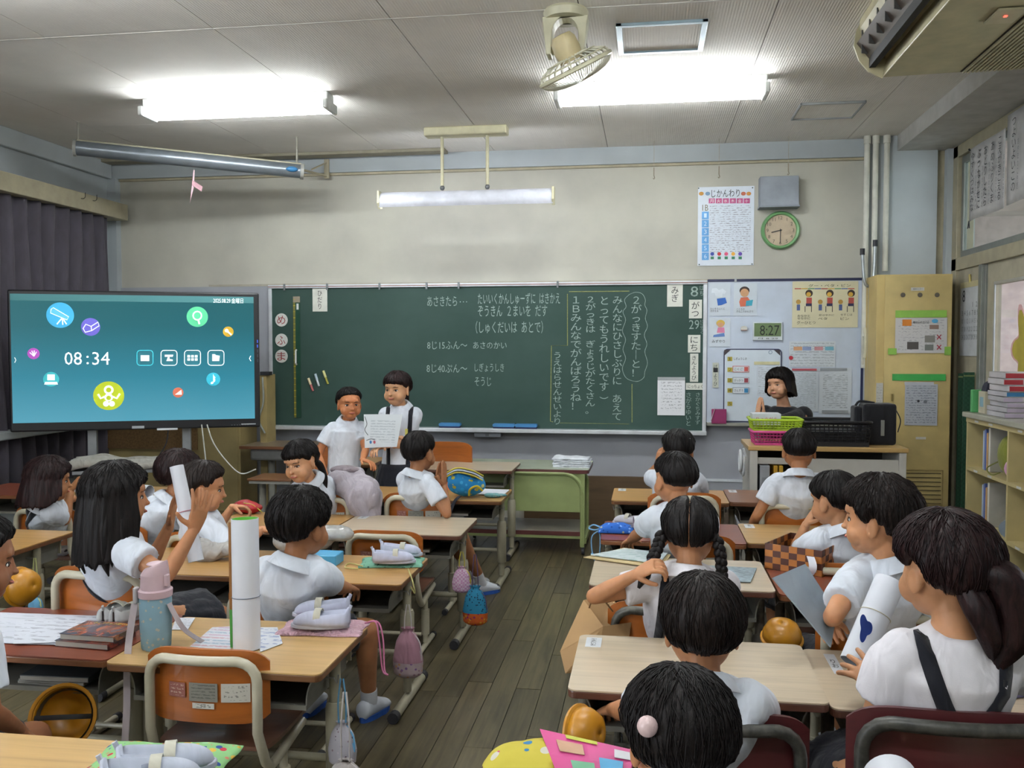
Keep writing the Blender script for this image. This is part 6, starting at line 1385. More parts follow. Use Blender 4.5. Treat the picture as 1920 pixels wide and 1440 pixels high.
for i, (x_, c_, nm, wd_) in enumerate(((-w + .085, '#8b8d90', 'grey', .06), (-w + .152, '#b98a20', 'yellow', .024), (-w + .185, '#c09526', 'yellow', .024))):
    o = thing('magazine_file', (t.location.x + x_ + .02, 6.0, .396), ('grey file box standing in the slot of the counter', 'yellow file beside the grey one in the counter slot', 'yellow file, right one of two in the counter slot')[i], 'file'); MB().b2((-wd_ / 2, -.13, 0), (wd_ / 2, .1, .30)).build('file_body', plain(c_, .5), o, bevel=.002); MB().box((0, -.131, .2), (wd_ * .6, .002, .05)).build('file_label', plain('#c8c4b4', .6) if i else plain('#77797c', .5), o)
o = thing('white_towel', (cx0 - .005, 5.92, .64), 'white looped cord bundle hanging on the left side of the counter', 'cord')
q = MB()
for k in range(5): q.tube([(-.02 - .012 * k * .4 + .0, .02 * math.sin(k) + .045 * math.cos(R(a)), .05 + .065 * math.sin(R(a)) + .008 * k) for a in range(0, 360, 30)], .009, 8, closed=True)
q.build('cord_loops', plain('#c3c7ca', .8), o, smooth=True); MB().tube([(-.005, 0, .11), (-.02, 0, .16)], .008, 6).build('hook', plain('#c3c7ca', .6), o)
o = thing('brown_bag', (cx0 - .10, 6.35, 0), 'dark brown bag on the floor at the left side of the counter', 'bag'); MB().ell((0, 0, .17), (.09, .12, .17), 18, 12).build('bag_body', cloth('#3e3428', .8, .5), o, smooth=True); MB().tube(bez([(0, -.06, .3), (0, -.03, .40), (0, .04, .40), (0, .07, .3)], 5), .008, 8).build('handle', cloth('#2e261e', .8), o, smooth=True)
def basket(px0, px1, py0, py1, dep_y, zb, label, colr, d_=.26, name='plastic_basket', rows=4, thick=.006, cat='basket'):
    a, b = wy(px0, py1, dep_y), wy(px1, py0, dep_y); h = max(.05, b.z - zb); w = (b.x - a.x) / 2; o = thing(name, ((a.x + b.x) / 2, dep_y + d_ / 2, zb), label, cat, 'baskets on the counter'); m_ = plain(colr, .4)
    k = .92; MB().b2((-w * k, -d_ / 2 * k, 0), (w * k, d_ / 2 * k, .006)).build('basket_floor', m_, o)
    def wallq(x0, y0, x1, y1, nm):
        q = MB(); n = 14 if abs(x1 - x0) > .1 else 9; rws = rows
        for i in range(n + 1):
            f = i / n; xx, yy = x0 + (x1 - x0) * f, y0 + (y1 - y0) * f; q.tube([(xx * k, yy * k, .002), (xx, yy, h * .86)], .0028, 4)
        for j in range(rws + 1):
            f = j / rws; kk = k + (1 - k) * f; q.tube([(x0 * kk, y0 * kk, .004 + h * .82 * f), (x1 * kk, y1 * kk, .004 + h * .82 * f)], .0032, 4)
        q.build(nm, m_, o)['kind'] = 'stuff'
    X, Y = w - .004, d_ / 2 - .004
    wallq(-X, -Y, X, -Y, 'lattice_wall'); wallq(X, -Y, X, Y, 'lattice_wall'); wallq(X, Y, -X, Y, 'lattice_wall'); wallq(-X, Y, -X, -Y, 'lattice_wall')
    if colr == '#17171b': MB().b2((-w * k + .01, -d_ / 2 * k + .012, .007), (w * k - .01, d_ / 2 * k - .01, h * .55)).build('dark_filling', m_, o)  # black backing block added so the lattice crate looks solid and dark
    q = MB(); q.tube([V((x_, y_, h * .92)) for x_, y_ in rrect(2 * w, d_, .02, 3)], .009, 8, closed=True); q.build('rim', m_, o, smooth=True)
    MB().b2((-w * k, -d_ / 2 * .96, 0), (w * k, -d_ / 2 * .93, h * .16)).build('lower_band', m_, o)
    return o, h, w
o, h1, w1 = basket(1412, 1502, 809, 831, 5.92, cz + .001, 'pink plastic basket under the lime green one', '#b8407c', .24)
o, h2, w2 = basket(1409, 1507, 787, 810, 5.915, cz + .001 + h1, 'lime green plastic basket on top of the pink one', '#9ab42c', .25)
o2 = thing('tissue_box', (o.location.x - .06, 6.03, cz + h1 + .03), 'white carton with red lettering lying in the lime green basket', 'box'); MB().b2((-.09, -.06, 0), (.09, .08, .078)).build('carton', plain('#c3c7cb', .5), o2, bevel=.003, ); text('りょうがえ', o2, (.0, -.061, .045), .13, .022, plain('#b02c3c', .6), off=.0006)
basket(1509, 1636, 789, 831, 5.90, cz + .001, 'black plastic crate behind the big-eared boy', '#17171b', .32, rows=7)
q = o if False else None
a, b = wy(1612, 752, 6.0), wy(1684, 831, 6.0)
o = thing('black_bag', ((a.x + b.x) / 2, 6.12, cz), 'black shoulder bag standing upright on the right end of the counter', 'bag'); w = (b.x - a.x) / 2; h = a.z - b.z
MB().b2((-w + .03, -.09, 0), (w, .07, h)).build('bag_body', cloth('#16161a', .75, .4, 10), o, bevel=.02, seg=3); MB().b2((-w - .02, -.07, .02), (-w + .028, .06, h * .93)).build('side_pocket', cloth('#191a20', .8, .4, 10), o, bevel=.015); MB().box((.03, -.094, h * .42), (.022, .006, .10)).build('buckle', plain('#7b7d78', .4), o, bevel=.002)
MB().tube(bez([(w, -.02, h * .9), (w + .035, -.03, h * .6), (w + .02, -.03, h * .3)], 6), .007, 6, flat=.5).build('shoulder_strap', BLACKC, o, smooth=True); MB().tube(bez([(-w, 0, h * .93), (-w + .03, 0, h * 1.04), (0, 0, h * 1.0)], 5), .008, 6).build('top_handle', BLACKC, o, smooth=True)
# ---- tall beige cabinet
a, b = wy(1645, 515, 6.86), wy(1787, 517, 6.86); t = thing('tall_cabinet', ((a.x + b.x) / 2, 7.02, 0), 'tall beige painted cabinet panel with notices and green tape', 'cabinet'); w = (b.x - a.x) / 2; hh = a.z
cb = plain('#b9a36a', .5, var=.08, vs=3); MB().b2((-w, -.155, 0), (w, .18, hh)).build('cabinet_body', cb, t, bevel=.003); MB().b2((-w + .055, -.162, .02), (w - .004, -.156, hh - .01)).build('door', plain('#bca870', .5, var=.08, vs=4), t, bevel=.002)
c3 = V(t.location)
def PC(px, py): p = wy(px, py, 6.857); return V((p.x - c3.x, -.1635, p.z))
for px in (1693, 1725, 1757): disc(t, px, 553, 4.6, plain('#5a5448', .6), 'vent_hole', PC)
for j in range(8): A, B = PC(1690, 886 + j * 8), PC(1764, 888.5 + j * 8); MB().b2((A.x, -.166, B.z), (B.x, -.1625, A.z)).build('vent_slot', plain('#211d14', .7), t)
A, B = PC(1687, 880), PC(1767, 948)
for (x0_, z0_, x1_, z1_) in ((A.x, A.z - .006, B.x, A.z), (A.x, B.z, B.x, B.z + .006), (A.x, B.z, A.x + .006, A.z), (B.x - .006, B.z, B.x, A.z)): MB().b2((x0_, -.1665, z0_), (x1_, -.163, z1_)).build('vent_frame', plain('#9d8a58', .5), t)
rect(t, 1708, 539, 1733, 545, plain('#c8c8c0', .5), 'label_strip', PC); tx(t, '教材ロッカー', 1712, 540.5, 1730, 543.5, INK, PC, y=.002)
MB().box((PC(1672, 745).x, -.168, PC(1672, 745).z), (.012, .012, .05)).build('latch', plain('#7a6a3c', .4), t)
rect(t, 1717, 819, 1736, 824, plain('#c9c7bd', .5), 'white_label', PC)
def csheet(x0, y0, x1, y1, label, m_, name='notice_sheet', y=6.853):
    A, B = wy(x0, y0, y), wy(x1, y1, y); c = V(((A.x + B.x) / 2, y, B.z)); o = thing(name, c, label, 'notice'); w_, h_ = (B.x - A.x) / 2, A.z - B.z; MB().b2((-w_, -.0012, 0), (w_, 0.0, h_)).build('paper', m_, o)
    def Pf(px, py): p = wy(px, py, y - .0015); return V((p.x - c.x, -.0016, p.z - c.z))
    return o, Pf
o, Pf = csheet(1679, 596, 1775, 662, 'printed handling notice with red crosses taped to the tall cabinet', printed('#c2c0be', '#8d8d90', 12, 'X', 'Z', .06, .55, 18))
rect(o, 1692, 599, 1709, 611, plain('#c87a28', .5), 'orange_box', Pf); tx(o, '教材の片付け方', 1712, 602, 1742, 607, INK, Pf, y=.0015); disc(o, 1753, 602, 6, plain('#4f9fc8', .5), 'blue_oval', Pf, .7); rect(o, 1743, 609, 1760, 617, plain('#8a7468', .6), 'photo_print', Pf); rect(o, 1701, 641, 1722, 655, plain('#4c4844', .6), 'photo_print', Pf); rect(o, 1734, 629, 1753, 642, plain('#7e7c74', .6), 'photo_print', Pf); rect(o, 1734, 646, 1750, 657, plain('#70746e', .6), 'photo_print', Pf)
for y_ in (632, 651): tx(o, '×', 1756, y_ - 5, 1765, y_ + 5, plain('#a03040', .6), Pf, y=.002)
for i, (x0, y0, x1, y1, c_) in enumerate(((1679, 582, 1775, 595, '#8ab84e'), (1665, 653, 1681, 665, '#8ab84e'), (1771, 650, 1783, 666, '#8ab84e'), (1673, 701, 1773, 714, '#3ca04c'))):
    o, Pf = csheet(x0, y0, x1, y1, ('light green tape strip above the handling notice', 'small green tape piece at the lower left of the handling notice', 'small green tape piece at the lower right of the handling notice', 'darker green tape strip above the hand-drawn sheets')[i], plain(c_, .5), 'tape_strip', 6.850)
    o['category'] = 'tape'
o, Pf = csheet(1697, 720, 1757, 798, 'clipped sheets with small drawings hanging on the tall cabinet', printed('#a9adb4', '#5c6068', 17, 'X', 'Z', .04, .5, 16)); rect(o, 1696, 716, 1751, 722, plain('#b3b7bc', .6), 'top_sheet', Pf); disc(o, 1722, 752, 2.5, INK, 'ink_drawing', Pf); disc(o, 1735, 753, 3.5, plain('#6a6c72', .6), 'ink_drawing', Pf)
o, Pf = csheet(1643, 718, 1655, 758, 'narrow strip of paper on the side edge of the tall cabinet', printed('#b4b2aa', '#88867e', 8, 'X', 'Z', .1, .5, 5))
# green cutting boards, calendar
gm = checks('#20402f', '#264a36', 60)
for i, (x0, y0, x1, y1, yy, lab) in enumerate(((1796, 700, 1822, 955, 6.93, 'tall green cutting mat leaning in the gap, the left one'), (1806, 698, 1834, 955, 6.70, 'green cutting mat with grid lines leaning against the right wall'))):
    a, b = wy(x0, y0, yy), wy(x1, y1, yy); o = thing('cutting_mat', ((a.x + b.x) / 2 - .0, yy, 0), lab, 'cutting mat', 'green cutting mats'); w = (b.x - a.x) / 2; MB().b2((-w, -.01, .0), (min(w, 2.25 - o.location.x), .0, a.z)).build('mat', gm, o, bevel=.003); MB().b2((-w, -.0115, a.z - .03), (min(w, 2.25 - o.location.x), -.0101, a.z - .02)).build('scale_line', plain('#6f7a4a', .6), o)
o = thing('calendar', (2.252, 0, 0), 'August wall calendar hanging beside the sliding door', 'calendar'); p0, p1 = wx(1801, 531, 2.25), wx(1834, 668, 2.25); yc, zc_ = (p0.y + p1.y) / 2, p1.z; o.location = (2.256, yc, zc_); w, h = abs(p0.y - p1.y) / 2, wx(1815, 531, 2.25).z - p1.z
MB().b2((-.004, -w, 0), (0, w, h)).build('calendar_sheet', plain('#bcc0c4', .5), o); MB().b2((-.006, -w, h - .03), (.001, w, h + .01)).build('binding_strip', plain('#b8b18a', .5), o)
text('8', o, (-.004, w * .62, h * .83), .06, .085, INK, (0, -1, 0), (0, 0, 1), off=.001, keep=True)
for j, row in enumerate(('1  2', '3 4 5 6 7 8 9', '10 11 12 13 14 15 16', '17 18 19 20 21 22 23', '24 25 26 27 28 29 30')): text(row, o, (-.004, -w * .05 if j else -w * .55, h * (.70 - .11 * j)), w * (1.7 if j else .5), .035, plain('#6a6e74', .6), (0, -1, 0), (0, 0, 1), off=.001)
MB().tube([(-.004, 0, h), (-.008, 0, h + .06)], .008, 6).build('hook', plain('#b8a860', .5), o)
# ---- banners over the transom window
for i, (y0, y1, cols, lab) in enumerate(((6.16, 6.80, ['やすくづはみな', 'ぶつなかせに', 'おどりしたら', 'あめふりくま', 'こえがきこえる'], 'white handwritten song sheet hanging over the transom window, the far one'), (4.9, 6.14, ['つよいよいこの', 'いけだしょう', 'むつみまつ', 'いつもたのしい', 'なかよし', 'みんなで'], 'white handwritten song sheet over the transom window, cut by the photo edge'))):
    o = thing('song_sheet', (2.225, (y0 + y1) / 2, 2.33 if i == 0 else 2.34), lab, 'song sheet', 'handwritten song sheets'); w, h = (y1 - y0) / 2, .50 if i == 0 else .56
    MB().grid(lambda u, v: (.008 * math.sin(u * 7 + i) * (1 - v * .6), -w + 2 * w * u, h * v), 16, 6, .0015).build('paper', plain('#b9b8b8', .7), o, smooth='all')
    n = len(cols)
    for k, s in enumerate(cols):
        yy = w - 2 * w * (k + .7) / (n + .2); text(s, o, (-.010, yy, h * .52), .062, h * .80, plain('#23252c', .7), (0, -1, 0), (0, 0, 1), True, off=.001)
        text('おやまのこやぎ', o, (-.010, yy - .07, h * .40), .02, h * .55, plain('#5c5e68', .7), (0, -1, 0), (0, 0, 1), True, off=.001)
    if i == 0: MB().tube([(-.004, w - .01, h - .01), (-.012, w - .01, h + .005)], .006, 8).build('push_pin', plain('#222', .4) if False else INK, o); MB().tube([(-.004, w - .02, .0), (-.006, w - .035, -.05)], .004, 6).tube([(-.004, w - .02, 0), (-.006, w - .0, -.05)], .004, 6).build('binder_clip', INK, o)
# ---- open shelf unit along the right wall
sx, sy1, sy0, sz = 1.98, 6.02, 3.2, 1.03
t = thing('open_shelf', (sx, 0, 0), 'cream open shelf unit with square compartments along the right wall', 'shelf'); sh_m = plain('#b7a878', .5, var=.05, vs=5); sd_ = .27
MB().b2((-.02, sy0, sz - .02), (sd_ + .01, sy1 + .02, sz + .012)).build('top_board', plain('#9b9a8c', .35), t, bevel=.006); MB().b2((.0, sy0, sz - .05), (.014, sy1, sz - .021)).build('top_rail', sh_m, t)
ysd = [6.0, 5.35, 4.7, 4.05, 3.4]
for y_ in ysd: MB().b2((0, y_ - .01, .0), (sd_, y_ + .01, sz - .0505)).build('divider', sh_m, t)
for z_ in (.36, .69): 
    for i in range(4): MB().b2((0, ysd[i + 1] + .0105, z_ - .01), (sd_, ysd[i] - .0105, z_ + .01)).build('shelf_board', sh_m, t)
MB().b2((sd_ - .008, sy0, 0), (sd_, sy1, sz - .051)).build('rear_panel', plain('#8c8468', .6), t)
for i in range(4):
    for z_ in (.36, .69, sz - .035):
        for f in (.25, .6): yy = ysd[i] - .65 * f; MB().b2((-.0015, yy - .03, z_ - .006), (-.0002, yy + .03, z_ + .006)).build('name_strip', plain('#c3c4c4', .5), t)
def shelfbook(y, z, h, w, col, lab, d=.2, name='picture_book'):
    o = thing(name, (sx + .04 + d / 2, y, z), lab, 'book', 'books in the open shelf'); MB().b2((-d / 2, -w / 2, 0), (d / 2, w / 2, h)).build('cover', plain(col, .5), o, bevel=.002); MB().b2((-d / 2 - .001, -w / 2 + .003, .004), (-d / 2 + .0, w / 2 - .003, h - .004)).build('spine_label', plain(shade(col, 1.25), .5), o)
for i, (z_, lev) in enumerate(((.702, 'upper'), (.372, 'lower'))):
    shelfbook(5.83, z_, .24, .02, '#8c98a8', 'grey-blue book at the far end of the %s shelf compartment' % lev); shelfbook(5.80, z_, .25, .022, '#4a5a8c', 'dark blue book in the %s shelf compartment' % lev); shelfbook(5.772, z_, .23, .02, '#a8855a', 'brown-spined book in the %s shelf compartment' % lev); shelfbook(5.735, z_, .265, .03, '#a9a69c', 'wide pale ring binder in the %s shelf compartment' % lev)
o = thing('drawstring_pouch', (sx + .10, 5.56, .702), 'olive green cloth pouch stuffed in the upper shelf compartment', 'pouch'); MB().ell((0, 0, .12), (.07, .11, .12), 18, 12).build('pouch_body', cloth('#75782e', .8, .6), o, smooth=True); MB().tube(bez([(-.05, .05, .08), (-.09, .12, .03), (-.09, .05, .0), (-.06, 0, .02)], 5), .004, 6).build('cord', plain('#6a6c30', .7), o)
o = thing('pink_pouch', (sx + .07, 5.42, .702), 'small pale pink pouch beside the olive one in the shelf', 'pouch'); MB().ell((0, 0, .06), (.06, .05, .06), 16, 10).build('pouch_body', cloth('#b98ca8', .8, .6), o, smooth=True)
o = thing('rolled_bag', (sx + .09, 5.50, .372), 'grey and black rolled bag in the lower shelf compartment', 'bag'); MB().tube([(-.06, -.1, .05), (.08, .1, .07)], .05, 16).build('bag_roll', cloth('#7c8894', .8, .5), o, smooth=True); MB().tube([(-.02, -.05, .055), (.02, .01, .06)], .053, 16).build('black_band', BLACKC, o, smooth=True)
o = thing('grey_bag', (sx + .10, 5.66, .0), 'dark bag on the floor compartment of the shelf', 'bag'); MB().ell((0, -.1, .14), (.09, .16, .14), 18, 12).build('bag_body', BLACKC, o, smooth=True)
# things on top of the shelf
zz = sz + .0125
def booklet(y, z, th, col, lab, w=.2, l=.27, rz=0.0, sp='#9a2a34', x=None):
    o = thing('textbook', ((x or sx + .12), y, z), lab, 'book', 'stacked books on the shelf top', rz); MB().b2((-w / 2, -l / 2, 0), (w / 2, l / 2, th)).build('pages', plain('#b9b6b4', .7), o, bevel=.004); MB().b2((-w / 2 - .002, -l / 2, th * .1), (-w / 2 + .03, l / 2 + .001, th)).build('spine', plain(col, .5), o, bevel=.002); MB().b2((-w / 2, -l / 2 - .001, th * .12), (-w / 2 + .10, -l / 2 + .001, th * .88)).build('red_band', plain(sp, .5), o)
z_ = zz
ordn = ['bottom', 'second from the bottom', 'third from the bottom', 'fourth from the bottom', 'fifth from the bottom', 'third from the top', 'second from the top', 'topmost']
for i in range(8):
    th = .030 if i < 5 else .037; booklet(5.62 + .008 * math.sin(i * 2.2), z_, th - .001, '#a8a6aa' if i < 5 else '#b4b0b2', 'textbook in the stack on the shelf, ' + ordn[i], x=sx + .13 + (.006 * (i % 3)), rz=.05 * math.sin(i * 1.7), sp='#3a7aa8' if i == 4 else ('#b2a6b8' if i < 4 else '#98242c')); z_ += th
o = thing('tissue_carton', (sx + .10, 5.88, zz), 'cream paper box with dark glove tips sticking out on the shelf end', 'box'); MB().b2((-.06, -.055, 0), (.06, .055, .135)).build('carton', plain('#b5ad96', .6), o, bevel=.002); MB().grid(lambda u, v: (-.05 + .1 * u, -.04 + .08 * v, .135 + .07 * abs(math.sin(u * 9)) * (1 - .3 * v)), 14, 6, .01).build('dark_filling', plain('#2a2c3c', .7), o)
MB().b2((-.0605, -.03, .04), (-.0602, .03, .1)).build('print', plain('#7a9aa8', .6), o)
o = thing('green_packet', (sx + .05, 5.97, zz), 'bright green packet standing beside the cream box on the shelf', 'packet'); MB().b2((-.04, -.018, 0), (.04, .018, .14)).build('packet', plain('#4f9a5c', .5), o, bevel=.004)
o = thing('black_basket', (sx + .10, 5.18, zz), 'black plastic basket on the shelf top at the right photo edge', 'basket'); MB().lathe([(0, 0), (.055, 0), (.075, .13), (.082, .135), (.082, .145), (.070, .145), (.05, .01), (0, .01)], 24).build('basket_body', plain('#1b1b20', .4), o, smooth=True); MB().lathe([(.0765, .10), (.083, .12), (.077, .122)], 24).build('rim_band', plain('#26262c', .4), o, smooth=True)
o = thing('plastic_bag', (sx - .14, 4.2, 0), 'black shiny bag with yellow print lying on the floor before the shelf', 'bag'); MB().grid(lambda u, v: ((-.13 + .26 * u), (-.2 + .4 * v), .02 + .13 * math.sin(math.pi * u) ** .5 * math.sin(math.pi * v) ** .5 * (1 + .5 * noise.noise((u * 5, v * 5, 3)))), 18, 18, .006).build('bag_body', plain('#15181c', .15), o, smooth='all'); MB().ell((-.03, -.05, .14), (.05, .06, .02), 14, 8).build('yellow_print', plain('#9a8a3a', .4), o, smooth=True)
# ============================================================ THINGS ON AND BESIDE THE DESKS
make_desk('R5C', -.38, 1.36, .56, PALE, frame_old, 'desk just below the photo, carrying the yellow bag and pink book')
make_desk('R5D', .46, 1.25, .56, PALE, frame_old, 'desk just below the photo at the right, carrying yellow cloth')
PAPERW = plain('#cfd2da', .55, var=.015)
def sit_on(k, px, py): return wz(px, py, DESKS[k][2])
def roll(label, p0, p1, r, inner='#c8ccd4', band=None, name='paper_roll', r2=None):
    p0, p1 = V(p0), V(p1); t = thing(name, p0, label, 'paper roll', 'rolled white papers'); d = p1 - p0; z = d.normalized(); m = z.to_track_quat('Z', 'Y').to_matrix().to_4x4(); L = d.length; r2 = r2 or r
    q = MB(); q.M = m; q.lathe([(r - .0015, 0.0), (r, 0), (r2, L), (r2 - .0015, L)], 32); q.f = [f for f in q.f if len(f) == 4]; q.build('outer_sheet', PAPERW, t, smooth=True)
    q = MB(); q.M = m; q.lathe([(r2 - .0016, L), (r - .0016, 0)], 32); q.f = [f for f in q.f if len(f) == 4]; q.build('inner_lining', plain(inner, .5, var=.02), t, smooth=True)
    q = MB(); q.M = m; q.grid(lambda u, v: ((r + .0004 + .0012 * u) * math.cos(.9 * u - 2.2), (r + .0004 + .0012 * u) * math.sin(.9 * u - 2.2), L * v), 8, 1, .0008); q.build('outer_edge', PAPERW, t, smooth=True)
    if band:
        q = MB(); q.M = m; q.tube([((r + .001) * math.cos(R(a)), (r + .001) * math.sin(R(a)), L * band[0]) for a in range(0, 360, 15)], .0012, 6, closed=True); q.build('rubber_band', plain(band[1], .5), t)
    return t
def topple(t): return t
# standing roll
b0 = sit_on('B4', 463, 1216); b1 = wd(459, 972, (b0 - CAMP).dot(FWD) + .005)
t = roll('large white paper roll, green inside, standing upright on the tan desk', b0 + V((0, 0, .001)), b1, .0405, '#62b23c', (.40, '#5a6478'))
d = b1 - b0; MB().tube([d * .03 + V((-.043, -.01, 0)), d * .97 + V((-.043, -.01, 0))], .006, 6, flat=.4).build('brown_edge', wood('#8a5a26', .8, .4, 2, 3), t); MB().tube([d * .01 + V((-.041, -.012, 0)), d * .30 + V((-.042, -.012, 0))], .0065, 6, flat=.4).build('green_edge', plain('#3f8a3a', .5), t)
p0 = wd(368, 1052, 3.12); roll('long slim white paper roll held upright between two hands', p0, wd(331, 874, 3.16), .026, '#7fa0c0', (.52, '#a84458'), r2=.0235)
roll('white paper roll lying on the desk by the girl with the hair clip', sit_on('Z1', 147, 925) + V((0, 0, .041)), sit_on('Z1', 281, 935) + V((0, 0, .041)), .040)
roll('white paper roll lying across the dark reddish desk behind the braids', sit_on('R2C', 1188, 999) + V((0, 0, .040)), sit_on('R2C', 1346, 1000) + V((0, 0, .040)), .039, '#b8a8b4')
p0 = wd(1603, 1244, 2.24); roll('white paper roll with a blue mark leaning in the ponytail girl\'s hand', p0, wd(1668, 1090, 2.32), .037, '#b0b8c4', (.58, '#b8b098'))
z = wd(1622, 1178, 2.215); t = thing('blue_sticker', z, 'dark blue cloud-shaped mark on the roll held by the ponytail girl', 'sticker'); MB().prism([(x_ * .018, y_ * .024) for x_, y_ in petals(1, 3)], 0, .001, Matrix(((.9, 0, -.25, 0), (.25, 0, -.95, 0), (0, 1, 0, 0), (0, 0, 0, 1)))).build('sticker_sheet', plain('#1c3a8a', .5), t)
# clear bottle with straps
p = sit_on('B4', 293, 1214); t = thing('drink_bottle', (p.x, p.y, .5405), 'pale pink-lidded drink bottle in a blue dotted sleeve at the desk corner', 'bottle'); pk = plain('#c3a9b0', .4)
MB().lathe([(0, 0), (.040, 0), (.043, .006), (.046, .06), (.047, .150), (.045, .158), (0, .158)], 28).build('sleeve', spots('#7f9fae', ['#b0a99a', '#a8a89c'], 62, .26, name='dots'), t, smooth=True)
MB().lathe([(0, .158), (.049, .158), (.050, .178), (.044, .182), (0, .182)], 28).build('collar_ring', pk, t, smooth=True)
MB().lathe([(0, .182), (.043, .182), (.041, .225), (0, .225)], 28).build('lid', pk, t, smooth=True); MB().grid(lambda u, v: ((.041 - .012 * v) * math.cos(2 * math.pi * u) + .006 * v, (.041 - .012 * v) * math.sin(2 * math.pi * u), .225 + (.030 + .012 * math.cos(2 * math.pi * u)) * math.sin(v * math.pi / 2)), 24, 5).build('lid_top', pk, t, smooth='all'); MB().ell((.006, 0, .256), (.030, .030, .006), 18, 8).build('lid_cap', pk, t, smooth=True)
MB().box((.044, -.01, .21), (.012, .018, .035)).build('lid_button', plain('#bca3aa', .4), t, bevel=.003)
MB().box((-.046, -.028, .165), (.012, .022, .05)).build('buckle', plain('#b7b4b8', .4), t, bevel=.004)
st_m = cloth('#b3a9ad', .8, .2)
MB().grid(lambda u, v: (bez([(-.050, -.03, .14), (-.056, -.05, .05), (-.05, -.075, -.03), (-.045, -.09, -.16), (-.05, -.10, -.30)], 6)[min(24, int(u * 24 + .5))] + V((.011 * (2 * v - 1), 0, 0))), 24, 1, .002).build('shoulder_strap', st_m, t, smooth=True)
MB().grid(lambda u, v: (bez([(.050, -.01, .14), (.065, .0, .10), (.085, .02, .05), (.12, .06, .003)], 6)[min(18, int(u * 18 + .5))] + V((0, .012 * (2 * v - 1), 0))), 18, 1, .002).build('loose_strap', st_m, t, smooth=True)
# papers, sheets
def sheet(k, x0, y0, x1, y1, x2, y2, x3, y3, label, m_, z=.001, name='paper_sheet', th=.0012, cat='paper', bend=0.0):
    c = [sit_on(k, *p) for p in ((x0, y0), (x1, y1), (x2, y2), (x3, y3))]; o_ = V((c[0].x, c[0].y, DESKS[k][2] + z)); t = thing(name, o_, label, cat)
    MB().grid(lambda u, v: (((c[0] * (1 - u) + c[1] * u) * (1 - v) + (c[3] * (1 - u) + c[2] * u) * v) - V((o_.x, o_.y, DESKS[k][2])) + V((0, 0, th + bend * abs(noise.noise((u * 3, v * 3, x0)))))), 8, 8, th).build('sheet', m_, t, smooth=True); return t
prt2 = printed('#c9ccd4', '#8a8a96', 9, 'X', 'Y', .08, .5, 9)
sheet('A4', -20, 1150, 172, 1156, 122, 1212, -60, 1205, 'large printed paper on the dark red desk', printed('#c6c9d2', '#9aa0a8', 7, 'X', 'Y', .1, .52, 7), .001, bend=.004)
sheet('A4', 30, 1168, 190, 1158, 150, 1208, 25, 1212, 'smaller paper tucked under the large one on the dark red desk', prt2, .0065)
sheet('B4', 330, 1160, 366, 1160, 352, 1182, 322, 1182, 'small white printed slip behind the drink bottle', prt2)
sheet('B4', 398, 1178, 440, 1176, 432, 1222, 356, 1214, 'sticker sheet with rows of pink and blue stickers beside the standing roll', printed('#c9cbd2', '#b07a98', 9, 'X', 'Y', .05, .42, 14, cols=('#b8707c', '#5a78b0', '#b88aa8', '#6a94b0')))
sheet('B4', 480, 1178, 520, 1178, 530, 1208, 488, 1224, 'white folded slip with blue marks at the foot of the standing roll', printed('#c9ccd2', '#5a70a8', 7, 'X', 'Y', .05, .5, 8))
sheet('B1', 908, 919, 955, 921, 945, 930, 895, 929, 'white booklet behind the blue rucksack', PAPERW, .002, th=.004)
sheet('B1', 822, 905, 845, 905, 843, 919, 820, 919, 'orange and white paper left of the blue rucksack', plain('#c8602a', .6), .002)
sheet('R3C', 1172, 1034, 1252, 1043, 1236, 1062, 1108, 1046, 'open printed booklet at the left of the braids desk', printed('#b9c4c6', '#7a9a98', 8, 'X', 'Y', .06, .5, 10), .006, 'open_booklet', .004, 'booklet')
sheet('R3C', 1170, 1030, 1258, 1043, 1240, 1068, 1094, 1048, 'cream folder lying under the open booklet', plain('#b8a476', .6), .001, 'folder', .003, 'folder')
sheet('R3C', 1322, 1062, 1419, 1067, 1407, 1094, 1330, 1090, 'grey-blue speckled card lying on the braids desk', plain('#7e8c94', .4, var=.2, vs=60), .001, 'card', .002, 'card')
sheet('R3D', 1452, 1060, 1490, 1064, 1480, 1070, 1452, 1066, 'white slip under the chequered basket', PAPERW, .0005)
sheet('Z1', 105, 931, 135, 931, 128, 937, 98, 938, 'white paper on the desk near the hair clip girl', PAPERW)
# comic-sized books
def comic(label, c, rz, z, pal):
    t = thing('picture_book', (c.x, c.y, z), label, 'book', 'two thick dark books on the red desk', rz)
    k = NT('book_cover_art'); k.set(.25, coat=.3); n = k.noise(9, detail=5, dist=1.5); k.base(k.ramp(n, [(.30, pal[0]), (.45, pal[1]), (.54, pal[2]), (.62, pal[3])]))
    MB().b2((-.09, -.065, .0015), (.09, .065, .0165)).build('pages', plain('#a8a69c', .7), t); 
    MB().b2((-.092, -.067, .0165), (.092, .067, .018)).build('cover', k.m, t); MB().b2((-.092, -.067, 0), (.092, .067, .0015)).build('back_cover', k.m, t); MB().b2((.0905, -.067, .0015), (.092, .067, .0165)).build('spine', k.m, t)
    text('きょうりゅう図かん２', t, (.01, .05, .018), .13, .018, plain('#b8a838', .5), (1, 0, 0), (0, 1, 0), off=.0006); text('大ひゃっか', t, (-.06, .0, .018), .03, .02, plain('#b86a28', .5), (1, 0, 0), (0, 1, 0), off=.0006); text('ひみつのしま', t, (-.0, -.045, .018), .09, .014, plain('#b8482c', .5), (1, 0, 0), (0, 1, 0), off=.0006)
